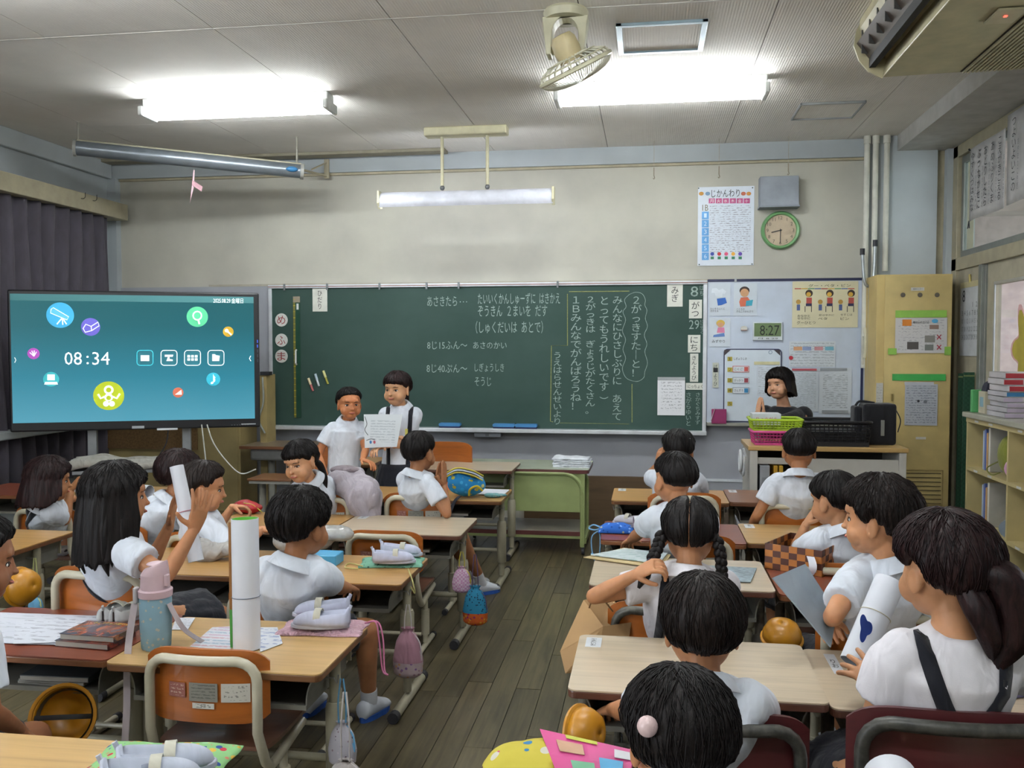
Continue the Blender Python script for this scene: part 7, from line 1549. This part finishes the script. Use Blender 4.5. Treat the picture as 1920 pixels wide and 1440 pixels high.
c = sit_on('A4', 176, 1205); comic('thick book under the other one, its red cover showing at the edge', V((c.x + .0, c.y + .01, 0)), R(-4), .5412, ['#1a1614', '#4a1c18', '#8a3020', '#403a38']); comic('thick dark comic-style book lying on top of another at the seam of two desks', V((c.x + .008, c.y + .022, 0)), R(-2), .5596, ['#15131a', '#3a2a34', '#9a5028', '#57565e'])
# shoes
def shoe(c, rz, z, label, sc=1.0, col='#b4b8cc', tilt=0):
    t = thing('indoor_shoe', (c.x, c.y, z), label, 'shoe', 'white indoor shoes lying on desks', rz); m_ = cloth(col, .8, .25); S = Matrix.Scale(sc, 4)
    q = MB(); q.M = S; vs = 28; sec = []
    L = .185
    def up_(u, v):
        y = -L / 2 + L * u; a = -.15 * math.pi + v * 1.3 * math.pi; w = (.028 + .008 * math.sin(math.pi * min(1, u * 1.15))) * math.sqrt(max(.0005, 1 - max(0, (u - .78) / .22) ** 2)) * math.sqrt(max(.0005, 1 - .97 * max(0, (.08 - u) / .08) ** 2)); h = .052 if u < .12 else (.052 - .012 * ((u - .12) / .4) if u < .52 else .040 * math.sqrt(max(.002, 1 - ((u - .52) / .48) ** 2.4)) + .0)
        x = w * math.cos(a); zz = .012 + h * max(0, math.sin(a)) ** .7
        op = u < .60 and u > .05
        if op: 
            # opening: cut the roof down to a rim
            rim = .8 if u < .12 else .62 + .1 * (u > .5); f = abs(math.cos(a)); zz = min(zz, .012 + h * .98); 
            if f < .62: x = w * .62 * (1 if math.cos(a) > 0 else -1) * (f / .62); zz = .020
        return (x, y, zz)
    q.grid(up_, 40, 26, .0016); q.build('upper', m_, t, smooth='all')
    q = MB(); q.M = S; q.prism([((.031 + .006 * math.sin(R(a))) * math.cos(R(a)), .004 + .094 * math.sin(R(a))) for a in range(0, 360, 12)], 0, .014); q.build('sole', plain('#b2b6c4', .6), t, smooth=True, bevel=.003)
    q = MB(); q.M = S; q.grid(lambda u, v: (.030 * math.cos(math.pi * u), -.002 + .022 * v, .030 + .028 * math.sin(math.pi * u)), 12, 2, .002); q.build('elastic_strap', cloth('#b8b5a6', .8, .2), t, smooth=True)
    q = MB(); q.M = S; q.tube([(0, -L / 2 + .002, .055), (0, -L / 2 - .004, .070), (0, -L / 2 - .001, .072), (0, -L / 2 + .004, .058)], .004, 6); q.build('heel_tab', m_, t); return t
def flatbag(label, k, cx, cy, w, d, rz, m_, h=.018, cordm=None, cords=()):
    c = sit_on(k, cx, cy); t = thing('shoe_bag', (c.x, c.y, DESKS[k][2]), label, 'bag', 'cloth shoe bags on desks', rz)
    MB().grid(lambda u, v: ((2 * u - 1) * w / 2 * (1 + .03 * math.sin(v * 9)), (2 * v - 1) * d / 2 * (1 + .04 * math.sin(u * 11)), .003 + h * (1 - max(abs(2 * u - 1), abs(2 * v - 1)) ** 5) * (1 + .5 * noise.noise((u * 5, v * 4, cx)))), 30, 20, .003).build('bag_cloth', m_, t, smooth='all')
    for i, pts in enumerate(cords): MB().tube(bez([(V(p_) - V(t.location)) if False else (Matrix.Rotation(-rz, 3, 'Z') @ (V(p_) - t.location)) for p_ in pts], 6), .0028, 6).build('drawcord', cordm, t, smooth=True)
    return t, c
PKQ = cloth('#c09aa6', .85, .9, 26); GRF = spots('#7fae74', ['#b03040', '#c8a040', '#2c4a88', '#b87860', '#88b888'], 42, .34, name='flowers'); GRM = spots('#6fa08a', ['#2f5048', '#88b09c', '#3f6058'], 55, .25, name='green_print')
zb = DESKS['B4'][2]; e = sit_on('B4', 690, 1180)
t, c = flatbag('pale pink quilted shoe bag under white shoes on the tan desk', 'B4', 606, 1180, .27, .15, R(4), PKQ, .014, plain('#b86a8c', .6), [[(e.x - .01, e.y, zb + .02), (e.x + .03, e.y + .01, zb + .022), (e.x + .05, e.y - .0, zb - .03), (e.x + .06, e.y - .02, zb - .12), (e.x + .075, e.y - .03, zb - .135)], [(e.x - .01, e.y, zb + .02), (e.x + .03, e.y - .012, zb + .028), (e.x + .04, e.y - .01, zb - .03), (e.x + .055, e.y - .025, zb - .12), (e.x + .075, e.y - .03, zb - .135)]])
shoe(sit_on('B4', 603, 1188), R(96), zb + .021, 'white indoor shoe, the nearer one on the pink quilted bag', 1.0); shoe(sit_on('B4', 604, 1166), R(100), zb + .021, 'white indoor shoe, the farther one on the pink quilted bag', 1.0)
t, c = flatbag('green patterned shoe bag under white shoes on the desk beside the aisle', 'B3', 735, 1056, .26, .17, R(10), GRM, .014, plain('#b8b070', .6), [[sit_on('B3', 680, 1066) + V((0, 0, .01)), sit_on('B3', 655, 1058) + V((0, 0, .004)), sit_on('B3', 648, 1066) + V((0, 0, .004)), sit_on('B3', 672, 1070) + V((0, 0, .008))], [sit_on('B3', 765, 1071) + V((0, 0, .01)), wd(772, 1085, 3.4), wd(778, 1112, 3.38), wd(770, 1100, 3.38)]])
shoe(sit_on('B3', 738, 1064), R(-78), DESKS['B3'][2] + .02, 'white indoor shoe on the green patterned bag, the nearer one', .95); shoe(sit_on('B3', 752, 1050), R(-84), DESKS['B3'][2] + .02, 'white indoor shoe on the green patterned bag, the farther one', .95)
DESKS['B5'] = (-1.59, 1.44, .54, DESKS['B5'][3]); DESKS['B5'][3].location = (-1.265, 1.665, 0)
t, c = flatbag('green flowered shoe bag on the nearest desk at the bottom left', 'B5', 300, 1434, .30, .20, R(6), GRF, .016)
shoe(sit_on('B5', 285, 1490), R(-68), .558, 'white indoor shoe on the green flowered bag, the nearer one', 1.05, '#aab0be'); shoe(sit_on('B5', 312, 1462), R(-66), .558, 'white indoor shoe on the green flowered bag, the farther one', 1.05, '#aab0be')
shoe(sit_on('A4', 216, 1160), R(8), .541, 'greyish shoe on the far side of the red desk, left of the two', .95, '#a4a5a4'); shoe(sit_on('A4', 245, 1162), R(-4), .541, 'greyish shoe on the far side of the red desk, right of the two', .95, '#a4a5a4')
shoe(sit_on('R2C', 1180, 984), R(70), DESKS['R2C'][2] + .002, 'white indoor shoe lying behind the blue pouch', .9, '#b0b0b8')
# blue pouch and cord on R2C
c = sit_on('R2C', 1156, 998); t = thing('blue_pouch', (c.x, c.y, DESKS['R2C'][2]), 'blue printed drawstring pouch on the corner of the dark reddish desk, cord hanging down', 'pouch'); bm_ = spots('#2b62b8', ['#7aa0d8', '#b8b080', '#1c4890'], 50, .3, name='blue_print')
MB().grid(lambda u, v: (-.085 + .17 * u, -.045 + .09 * v, .004 + .042 * math.sin(math.pi * v) ** .5 * (math.sin(math.pi * u) ** .35) * (1 + .3 * noise.noise((u * 5, v * 4, 2)))), 24, 14, .003).build('pouch_cloth', bm_, t, smooth='all'); cm = plain('#6f9fc4', .6)
MB().tube(bez([(-.07, 0, .02), (-.11, .01, .03), (-.13, 0, .015), (-.10, -.01, .01), (-.07, 0, .02)], 5), .004, 6).tube(bez([(-.08, -.01, .01), (-.115, -.03, -.02), (-.11, -.035, -.10), (-.085, -.035, -.15), (-.075, -.035, -.05), (-.08, -.02, .01)], 6), .003, 6).build('cord', cm, t, smooth=True); MB().ell((-.112, -.036, -.10), (.007, .007, .007), 10, 6).build('bead', cm, t, smooth=True)
# cloth things, bags
def blob(name, label, cat, loc, parts, m_, vox=.008, wr=.01, pn='cloth_body', group=None, sc=9):
    q = MB(); [q.ell(*p) for p in parts]; me = remesh(q, vox, 3); wrinkle(me, wr, sc, len(parts)); t = thing(name, loc, label, cat, group); link(pn, me, m_, t, smooth='all'); return t
c = wd(668, 925, 4.86); z0 = c.z
t = blob('cloth_bundle', 'pale pinkish cloth sack with a ruffled edge hanging over the front-row desk', 'bag', c, [((-.02, .05, .02), (.125, .10, .075)), ((.04, .0, -.03), (.10, .09, .11)), ((.05, .0, -.10), (.085, .07, .06)), ((-.10, .06, .07), (.09, .08, .05)), ((-.06, .10, .085), (.08, .07, .05))], cloth('#a39ca4', .85, .8, 10), .009, .020)
MB().grid(lambda u, v: (.05 + (.085 + .012 * math.sin(u * 60) * (1 - v) + .02 * (1 - v)) * math.cos(math.pi + math.pi * u), (.075 + .012 * math.sin(u * 60) * (1 - v)) * math.sin(math.pi + math.pi * u), -.18 + .06 * v), 90, 4, .003).build('ruffle', cloth('#8f8890', .85, .6, 12), t, smooth='all')
MB().ell((-.09, .08, .115), (.085, .055, .025), 18, 10).build('mauve_flap', cloth('#857a80', .85, .8, 10), t, smooth=True)
# rucksack
c = sit_on('B1', 872, 934); bk = spots('#2c86c0', ['#b8b048', '#4aa8d8', '#2c9ad0', '#c8c078'], 28, .33, name='blue_print')
t = thing('rucksack', (c.x, c.y, DESKS['B1'][2]), 'bright blue printed rucksack with yellow piping on the front-row desk', 'bag')
q = MB(); q.ell((0, .05, .075), (.115, .075, .072), 24, 14); q.ell((-.04, .03, .10), (.07, .06, .06), 18, 12); me = remesh(q, .006, 3); wrinkle(me, .012, 8, 3); link('bag_body', me, bk, t, smooth='all')
MB().grid(lambda u, v: (-.11 + .20 * u, -.02 + .10 * v, .145 + .03 * math.sin(math.pi * u) - .02 * u + .012 * math.sin(math.pi * v)), 14, 8, .006).build('navy_flap', cloth('#1c2440', .8, .4), t, smooth='all')
for k_, c_ in ((0, '#b8a83c'), (.012, '#b8c0cc'), (.024, '#b8a83c')): MB().tube(bez([(-.11, -.03 + k_, .13 + k_), (-.04, -.045 + k_, .160 + k_), (.05, -.04 + k_, .145 + k_), (.11, -.01 + k_, .11 + k_)], 6), .0045, 6).build('piping', plain(c_, .6), t, smooth=True)
MB().tube(bez([(.03, -.03, .02), (.04, -.045, .06), (.08, -.04, .08), (.11, -.02, .05)], 6), .007, 8, flat=.6).build('yellow_strap', plain('#b8a824', .6), t, smooth=True); MB().tube(bez([(-.02, -.05, .02), (-.04, -.10, .0), (-.06, -.14, -.06), (-.075, -.15, -.12)], 6), .012, 6, flat=.3).build('navy_strap', NAVY, t, smooth=True)
c = sit_on('B1', 925, 934); blob('cloth_scrap', 'small teal patterned cloth beside the rucksack', 'cloth', (c.x, c.y + .02, DESKS['B1'][2] + .014), [((0, 0, 0), (.06, .03, .014)), ((.04, .01, 0), (.04, .02, .01))], spots('#5f8a8c', ['#9a8a7a', '#3f6a78'], 70, .3, name='teal'), .004, .008)
# clear plastic bag and blue box on B3, crumpled things on A3
c = sit_on('B3', 600, 1058); t = thing('blue_box', (c.x, c.y + .02, DESKS['B3'][2]), 'flat light blue box beside the round-haired boy', 'box'); MB().b2((-.08, -.05, 0), (.08, .05, .045)).build('box_body', plain('#4a9ac4', .4), t, bevel=.004)
c = sit_on('B3', 590, 1040); t = blob('plastic_bag', 'crumpled clear plastic bag with printed top edge lying behind the round-haired boy', 'bag', (c.x, c.y, DESKS['B3'][2] + .07), [((-.06, .02, -.015), (.14, .07, .05)), ((.08, .01, .025), (.10, .06, .035))], plain('#9c9b98', .2, var=.12, vs=20), .006, .018, 'bag_film')
c = sit_on('A3', 405, 1050); blob('crumpled_bag', 'crumpled grey and white cloth bag on the desk by the long-haired girl', 'bag', (c.x, c.y, DESKS['A3'][2] + .03), [((-.04, .0, 0.01), (.10, .06, .045)), ((.06, .01, .02), (.09, .05, .035))], cloth('#9b9894', .8, .8, 12), .006, .020)
c = sit_on('A2', 462, 962); t = thing('red_pouch', (c.x, c.y, DESKS['A2'][2]), 'red and yellow pouch under the outstretched hand', 'pouch'); q = MB(); q.ell((0, 0, .03), (.09, .05, .03), 20, 12); q.ell((-.02, .01, .045), (.05, .04, .025), 16, 10); me = remesh(q, .005, 2); wrinkle(me, .010, 12, 1); link('pouch_cloth', me, plain('#a0141e', .4), t, smooth='all'); MB().tube(bez([(0, -.03, .06), (.05, -.03, .05), (.1, -.02, .01)], 5), .003, 6).build('yellow_piping', plain('#a8a030', .5), t); MB().grid(lambda u, v: (-.03 + .02 * math.cos(math.pi * u), -.055, .0 + .05 * math.sin(math.pi * u) + .01 * v), 8, 1, .004).build('white_loop', plain('#b8b4ac', .5), t, smooth=True)
# chequered basket (open woven box)
c = [wz(1453, 1060, DESKS['R3D'][2]), wz(1541, 1083, DESKS['R3D'][2])]; t = thing('chequered_basket', (c[1].x, c[1].y - .0, DESKS['R3D'][2]), 'open basket of woven brown and orange squares on the red desk', 'basket')
ck = checks('#a8682e', '#4f2a1c', 34, .45, src='Object'); W_, D_, H_ = .225, .26, .10
rb = math.atan2(c[0].y - c[1].y, c[0].x - c[1].x); rr_ = Matrix.Rotation(0, 4, 'Z'); t.rotation_euler = (0, 0, R(-30)); t.location.y += .0
def wallb(a, b, nm): 
    a, b = V(a), V(b); n = (b - a).normalized(); n = V((-n.y, n.x, 0)); k = 7 if (b - a).length > .2 else 6; rows = 4
    q1, q2 = MB(), MB()
    for i in range(k):
        for j in range(rows):
            p = a.lerp(b, i / k); r_ = a.lerp(b, (i + 1) / k); o1 = n * (.0012 if (i + j) % 2 else 0); q = q1 if (i + j) % 2 else q2; z0_, z1_ = H_ * j / rows, H_ * (j + 1) / rows
            q.add([p + o1 + V((0, 0, z0_)), r_ + o1 + V((0, 0, z0_)), r_ + o1 + V((0, 0, z1_)), p + o1 + V((0, 0, z1_)), p + n * .004 + V((0, 0, z0_)), r_ + n * .004 + V((0, 0, z0_)), r_ + n * .004 + V((0, 0, z1_)), p + n * .004 + V((0, 0, z1_))], [(0, 1, 2, 3), (7, 6, 5, 4), (3, 2, 6, 7), (0, 4, 5, 1), (1, 5, 6, 2), (0, 3, 7, 4)])
    o1 = q1.build(nm + '_dark_strips', plain('#4c281c', .4), t); o2 = q2.build(nm + '_light_strips', plain('#a4662c', .4), t); o1['kind'] = o2['kind'] = 'stuff'
x_, y_ = W_ / 2, D_ / 2
wallb((-x_, -y_, 0), (x_, -y_, 0), 'front'); wallb((x_, -y_, 0), (x_, y_, 0), 'side'); wallb((x_, y_, 0), (-x_, y_, 0), 'rear'); wallb((-x_, y_, 0), (-x_, -y_, 0), 'side'); MB().b2((-x_, -y_, 0), (x_, y_, .003)).build('basket_bottom', plain('#3c2218', .6), t)
t.location = wz(1541, 1083, DESKS['R3D'][2]) - Matrix.Rotation(R(-30), 3, 'Z') @ V((W_ / 2, -D_ / 2, 0))
MB().grid(lambda u, v: (x_ - .06 + .03 * u + .02 * math.sin(v * 3), -y_ - .006 - .02 * math.sin(v * 3.1), .005 + .07 * v), 4, 8, .001).build('paper_tag', PAPERW, t, smooth=True)
c = wz(1590, 1052, DESKS['R3D'][2]); blob('small_blue_pouch', 'small light blue spotted pouch between the basket and the boy in profile', 'pouch', (c.x, c.y, DESKS['R3D'][2] + .035), [((0, 0, 0), (.04, .04, .035)), ((.03, 0, .0), (.03, .03, .03))], spots('#5f88b8', ['#b8c0b0', '#2c3a58', '#a8b0a0'], 50, .3, name='sky'), .005, .004)
# grey sheet held by the boy in profile
cs = [wd(*p) for p in ((1447, 1084, 2.50), (1508, 1058, 2.66), (1567, 1150, 2.68), (1556, 1214, 2.52))]; t = thing('grey_board', cs[3], 'blue-grey stiff sheet held tilted by the boy in profile', 'board'); MB().grid(lambda u, v: (cs[0] * (1 - u) + cs[1] * u) * (1 - v) + (cs[3] * (1 - u) + cs[2] * u) * v - cs[3], 2, 2, .004).build('sheet', plain('#8b98a2', .5, var=.04), t)
# paper held by the standing girl
cs = [wd(*p) for p in ((682, 777, 5.93), (755, 777, 5.86), (744, 838, 5.84), (684, 840, 5.90))]; o_ = cs[3]
t = thing('certificate', o_, 'white written sheet held up by the standing girl', 'paper'); MB().grid(lambda u, v: (cs[3] * (1 - u) + cs[2] * u) * (1 - v) + (cs[0] * (1 - u) + cs[1] * u) * v - o_ + V((0, .012 * math.sin(math.pi * u), 0)), 10, 8, .001).build('sheet', printed('#c8ced2', '#98a2aa', 13, 'X', 'Z', .18, .45, 14), t, smooth=True)
def onp(px, py): return wd(px, py, 5.845) - o_
for cx, c_ in ((695, '#3c78b0'), (702, '#b04858')): MB().ell(onp(cx, 829), (.008, .002, .011), 12, 6).build('small_drawing', plain(c_, .6), t)
MB().tube(bez([onp(684, 781), onp(688, 795), onp(684, 806), onp(690, 816)], 5), .002, 5).tube(bez([onp(687, 826), onp(695, 823), onp(703, 824)], 5), .002, 5).build('curved_line', INK, t)
p_ = wd(762, 812, 5.84); t = thing('name_badge', p_, 'yellow name badge pinned to the standing girl\'s shirt', 'badge'); MB().box((0, 0, 0), (.018, .006, .055)).build('badge_plate', plain('#b0a84c', .5), t, bevel=.002)
# hanging bags
def hang(label, px, py, pyt, wpx, dep, m_, band=None, cordc='#b0aaa8', name='drawstring_bag', x=None):
    c = wd(px, py, dep); k = dep / FPX; h = abs(py - pyt) * 2 * k; w = wpx * k; t = thing(name, (c.x, c.y, c.z - h / 2), label, 'bag', 'drawstring bags hanging from desks')
    def f(u, v):
        a = 2 * math.pi * u; g = [(.0, .30), (.06, .46), (.35, .50), (.7, .40), (.88, .24), (.93, .13), (1.0, .22)]; z_ = v
        for (z0_, r0), (z1_, r1) in zip(g, g[1:]):
            if z0_ <= z_ <= z1_: rr = r0 + (r1 - r0) * (z_ - z0_) / (z1_ - z0_)
        pl = 1 + .10 * math.sin(a * 9) * max(0, (v - .6) / .4); return (w * rr * math.cos(a) * pl, w * .6 * rr * math.sin(a) * pl, h * v)
    MB().grid(f, 48, 24).build('bag_cloth', m_, t, smooth='all')
    if band: MB().grid(lambda u, v: tuple(V(f(u, v * .32)) * 1.0 + V((.0012 * math.cos(2 * math.pi * u), .0012 * math.sin(2 * math.pi * u), -.001))), 48, 8).build('lower_band', band, t, smooth='all')
    hk = .475 - t.location.z
    for s in (-1, 1): MB().tube(bez([(s * w * .12, 0, h * .93), (s * .012, 0, h * .93 + (hk - h * .93) * .5), (s * .004, 0, hk)], 5), .0025, 6).build('cord', plain(cordc, .7), t, smooth=True)
    MB().tube(bez([(w * .12, 0, h * .93), (w * .42, -.01, h * .7), (w * .46, -.01, h * .35), (w * .40, -.01, h * .55)], 5), .0025, 6).build('loose_cord', plain(cordc, .7), t, smooth=True); return t
hang('pink cloth drawstring bag with a patterned base hanging beside the aisle', 765, 1222, 1176, 58, 3.42, cloth('#9a7280', .8, .5), spots('#a8969a', ['#7a5a8a', '#b8885a', '#8a6a7a'], 60, .3, name='pale_print'))
hang('pink gingham pouch hanging above the blue dotted bag', 866, 1086, 1062, 38, 4.30, checks('#a87a9a', '#b8a4b4', 110, .8), None, '#a89a30')
hang('blue dotted drawstring bag with an orange base hanging beside the aisle', 891, 1134, 1098, 48, 4.25, spots('#2a7a9c', ['#1a2a40', '#1c3048'], 75, .26, name='dots'), spots('#c05a24', ['#8a2c5a', '#c89030'], 60, .35, name='orange_print'), '#4c3a58')
hang('white printed drawstring bag with a blue cord hanging at the nearest aisle desk', 642, 1393, 1352, 56, 2.66, spots('#a9a6ae', ['#5a4a58', '#8a7a80', '#b8b0b8'], 60, .22, name='white_print'), None, '#5f9ac0')
hang('second pale bag at the bottom edge under the white printed bag', 648, 1450, 1424, 66, 2.56, cloth('#a09a98', .8, .8), None, '#b0aaa8')
hang('light blue pouch with long pale cords hanging at the left', 67, 1132, 1118, 30, 4.176, cloth('#5f94b4', .8, .6), None, '#b0b478')
# brown paper bag
t_ = [wd(*p) for p in ((1094, 1125, 3.02), (1131, 1174, 2.92), (1124, 1215, 2.90), (1060, 1263, 2.86), (1050, 1221, 2.90))]; t = thing('paper_bag', t_[3], 'brown paper carrier bag hanging tilted at the left of the pale desks', 'bag'); kr = plain('#9c7a50', .7, var=.05)
q = MB(); f_ = [p - t_[3] for p in (t_[0], t_[4], t_[3], t_[2], t_[1])]; bk_ = [p + V((.09, .05, .0)) for p in f_]; q.add(f_ + bk_, [(0, 1, 2, 3, 4), (9, 8, 7, 6, 5), (1, 6, 7, 2), (2, 7, 8, 3), (0, 5, 6, 1), (3, 8, 9, 4)]); q.build('bag_paper', kr, t, solid=.002)
q = MB(); q.tube(bez([f_[0].lerp(f_[4], .3), V((.06, .0, .22)) + f_[4] * .3, f_[4] + V((.03, 0, .05))], 5), .003, 6); q.build('twisted_handle', plain('#8a6a44', .7), t, smooth=True)
# yellow helmets
def helmet(label, px, py, dep, rpx, rx=0, rz=0, strap=True):
    c = wd(px, py, dep); r = rpx * dep / FPX; t = thing('safety_helmet', c, label, 'helmet', 'yellow helmets hung on desks'); t.rotation_euler = (R(rx), 0, R(rz)); ym = plain('#b07814', .4, coat=.1)
    q = MB().lathe([(r, 0), (r * .98, r * .35), (r * .8, r * .72), (r * .45, r * .95), (.001, r)], 30); q.f = [f for f in q.f if len(f) == 4]; q.build('shell', ym, t, smooth=True, solid=.003); q = MB().lathe([(r * 1.0, -.004), (r * 1.10, -.006), (r * 1.10, .0), (r * 1.0, .004)], 30); q.f = [f for f in q.f if len(f) == 4]; q.build('brim', ym, t, smooth=True)
    if strap: MB().tube(bez([(r * .9, 0, 0), (r * .5, .0, -r * .5), (-r * .1, 0, -r * .6), (-r * .9, 0, 0)], 6), .008, 6, flat=.3).build('chin_strap', plain('#1c1c1c', .7), t, smooth=True); q = MB().lathe([(r * .9, .004), (r * .86, r * .3), (r * .93, r * .3)], 24); q.f = [f for f in q.f if len(f) == 4]; q.build('head_band', plain('#3c3a34', .6), t, smooth=True)
helmet('yellow helmet hanging under the red desk behind the grey board', 1466, 1196, 3.0, 36, 20); helmet('yellow helmet hanging at the left end of the pale desk with the name card', 1088, 1372, 2.22, 46, 80, 60); helmet('yellow helmet hanging at the far left desk', 38, 1100, 3.75, 34, 80, 80); helmet('yellow helmet lying open side up under the dark red desk', 118, 1345, 2.62, 56, -112, 15)
# foreground things
z_ = .56; c = wz(1052, 1440, z_); t = thing('printed_bag', (-.205, 1.72, z_), 'yellow printed cloth bag at the bottom edge beside the girl with the bobble', 'bag')
q = MB(); q.ell((0, 0, .055), (.115, .085, .06), 24, 14); q.ell((.03, .02, .06), (.09, .07, .05), 18, 12); me = remesh(q, .006, 3); wrinkle(me, .010, 8, 5); link('bag_cloth', me, spots('#b3a640', ['#b04868', '#b8b4a8', '#3c78a0', '#4c3428', '#8ab060'], 22, .30, name='yellow_print'), t, smooth='all')
pc = [wd(*p) for p in ((1013, 1371, 1.80), (1190, 1412, 1.70), (1180, 1475, 1.60), (1052, 1470, 1.66))]; t = thing('pink_book', pc[3], 'pink exercise book with blue and green stickers leaning on the yellow bag', 'book')
q = MB(); q.grid(lambda u, v: (pc[0] * (1 - u) + pc[1] * u) * (1 - v) + (pc[3] * (1 - u) + pc[2] * u) * v - pc[3], 2, 2, .006); q.build('cover', plain('#b8447c', .4), t)
def onb(u, v): return (pc[0] * (1 - u) + pc[1] * u) * (1 - v) + (pc[3] * (1 - u) + pc[2] * u) * v - pc[3]
nb = (pc[1] - pc[0]).cross(pc[3] - pc[0]).normalized(); nb = nb if nb.z > 0 else -nb
for u0, v0, u1, v1, c_, nm in ((.28, .02, .62, .10, '#a8a83c', 'yellow_strip'), (.15, .18, .45, .42, '#a8846a', 'sticker'), (.25, .58, .55, .92, '#5f9a78', 'sticker'), (.62, .42, .90, .68, '#4a90b8', 'sticker'), (.80, .12, .98, .34, '#c0c0c4', 'price_label')):
    q = MB(); q.add([onb(u0, v0) + nb * .008, onb(u1, v0) + nb * .008, onb(u1, v1) + nb * .008, onb(u0, v1) + nb * .008], [(0, 1, 2, 3)]); q.build(nm, plain(c_, .5), t, solid=.0008)
yl = cloth('#a8965c', .85, .7, 12)
blob('yellow_cloth', 'folded pale yellow cloth at the bottom edge beside the white roll', 'cloth', (.60, 1.62, .60), [((-.10, 0, 0), (.09, .06, .045)), ((-.02, .0, .01), (.07, .05, .05))], yl, .006, .010)
blob('yellow_hat', 'pale yellow cloth peeping in at the bottom right corner', 'cloth', (1.0, 1.58, .595), [((-.08, 0, 0), (.14, .06, .030)), ((.05, .0, .01), (.05, .05, .045))], yl, .006, .008)
c = wd(1668, 1462, 1.64); roll('thick white roll pointing away at the bottom edge', c + V((.0, -.30, -.02)), c, .049, '#a8c0c4')
# things right of the ponytail girl
zD = DESKS['R4D'][2]; make_desk('R4E', 1.115, 2.31, .555, PALE, frame_old, 'pale desk cut by the right edge of the photo'); 
blob('red_cloth', 'red cloth lying at the right edge behind the ponytail girl', 'cloth', wz(1888, 1290, zD) + V((.0, .06, .045)), [((0, 0, 0), (.06, .05, .05)), ((.03, .02, .01), (.04, .04, .05))], cloth('#8a1c20', .8, .5), .006, .008)
sheet('R4D', 1868, 1225, 1960, 1230, 1990, 1292, 1895, 1262, 'white printed paper over the red cloth at the right edge', printed('#b9bcc4', '#8a8e98', 9, 'X', 'Y', .1, .5, 9), .10, bend=.02, th=.002)
c = wz(1895, 1312, zD); t = thing('pencil_case', (c.x, c.y + .03, zD), 'pale purple pencil case with a white clasp at the right edge', 'pencil case', None, R(25)); MB().b2((-.09, -.03, 0), (.10, .03, .028)).build('case_body', plain('#7a78a4', .4), t, bevel=.008, seg=3); MB().box((.03, -.032, .018), (.02, .01, .016)).build('clasp', plain('#b0aca4', .4), t, bevel=.002)
# books in the trays
rnd = random.Random(4)
for k, x_, cols in (('A4', .30, ['#3a5a58', '#5a7a78', '#6a6458', '#4a4f52']), ('B4', .12, ['#7a5c50', '#a8a49c', '#4c7088', '#8a3434']), ('B3', .20, ['#5a5044', '#6c6458', '#443c34']), ('B2', .25, ['#6a5a48', '#3c3c3c', '#57503f']), ('B1', .2, ['#2c5a58', '#3c4a60', '#6a6a5a']), ('A3', .25, ['#3a3a40', '#5a5650']), ('R1C', .15, ['#a8a6a0', '#8c8f90']), ('R2D', .15, ['#5a4878', '#8a8a90']), ('R4C', .15, ['#3a3438', '#504844']), ('R3C', .12, ['#8a8a88', '#4f5a64'])):
    x0, y0, z, dt = DESKS[k]; zz = z - .139
    for i, c_ in enumerate(cols):
        th = .012 + .006 * rnd.random(); o = thing('exercise_book', (x0 + x_ + .12 + .01 * i, y0 + DD / 2 - .01 * i, zz), '%s book inside the tray of the %s' % (['lowest', 'second', 'third', 'topmost'][i], {'A4': 'dark red desk at the left edge', 'B4': 'desk with the standing roll', 'B3': 'desk with the green shoe bag', 'B2': 'pale desk left of the aisle', 'B1': 'desk with the rucksack', 'A3': 'desk of the long-haired girl', 'R1C': 'tan front-row desk on the right', 'R2D': 'light tan desk of the girl with wavy hair', 'R4C': 'nearest pale desk', 'R3C': 'desk of the girl with braids'}[k]), 'book', 'books kept in desk trays', rnd.uniform(-.08, .08))
        MB().b2((-.13, -.13, 0), (.09, .12, th - .0006)).build('cover', plain(c_, .5), o, bevel=.0015); MB().b2((-.128, -.131, .002), (.088, -.1302, th - .003)).build('page_edge', plain('#a09c92', .7), o); zz += th
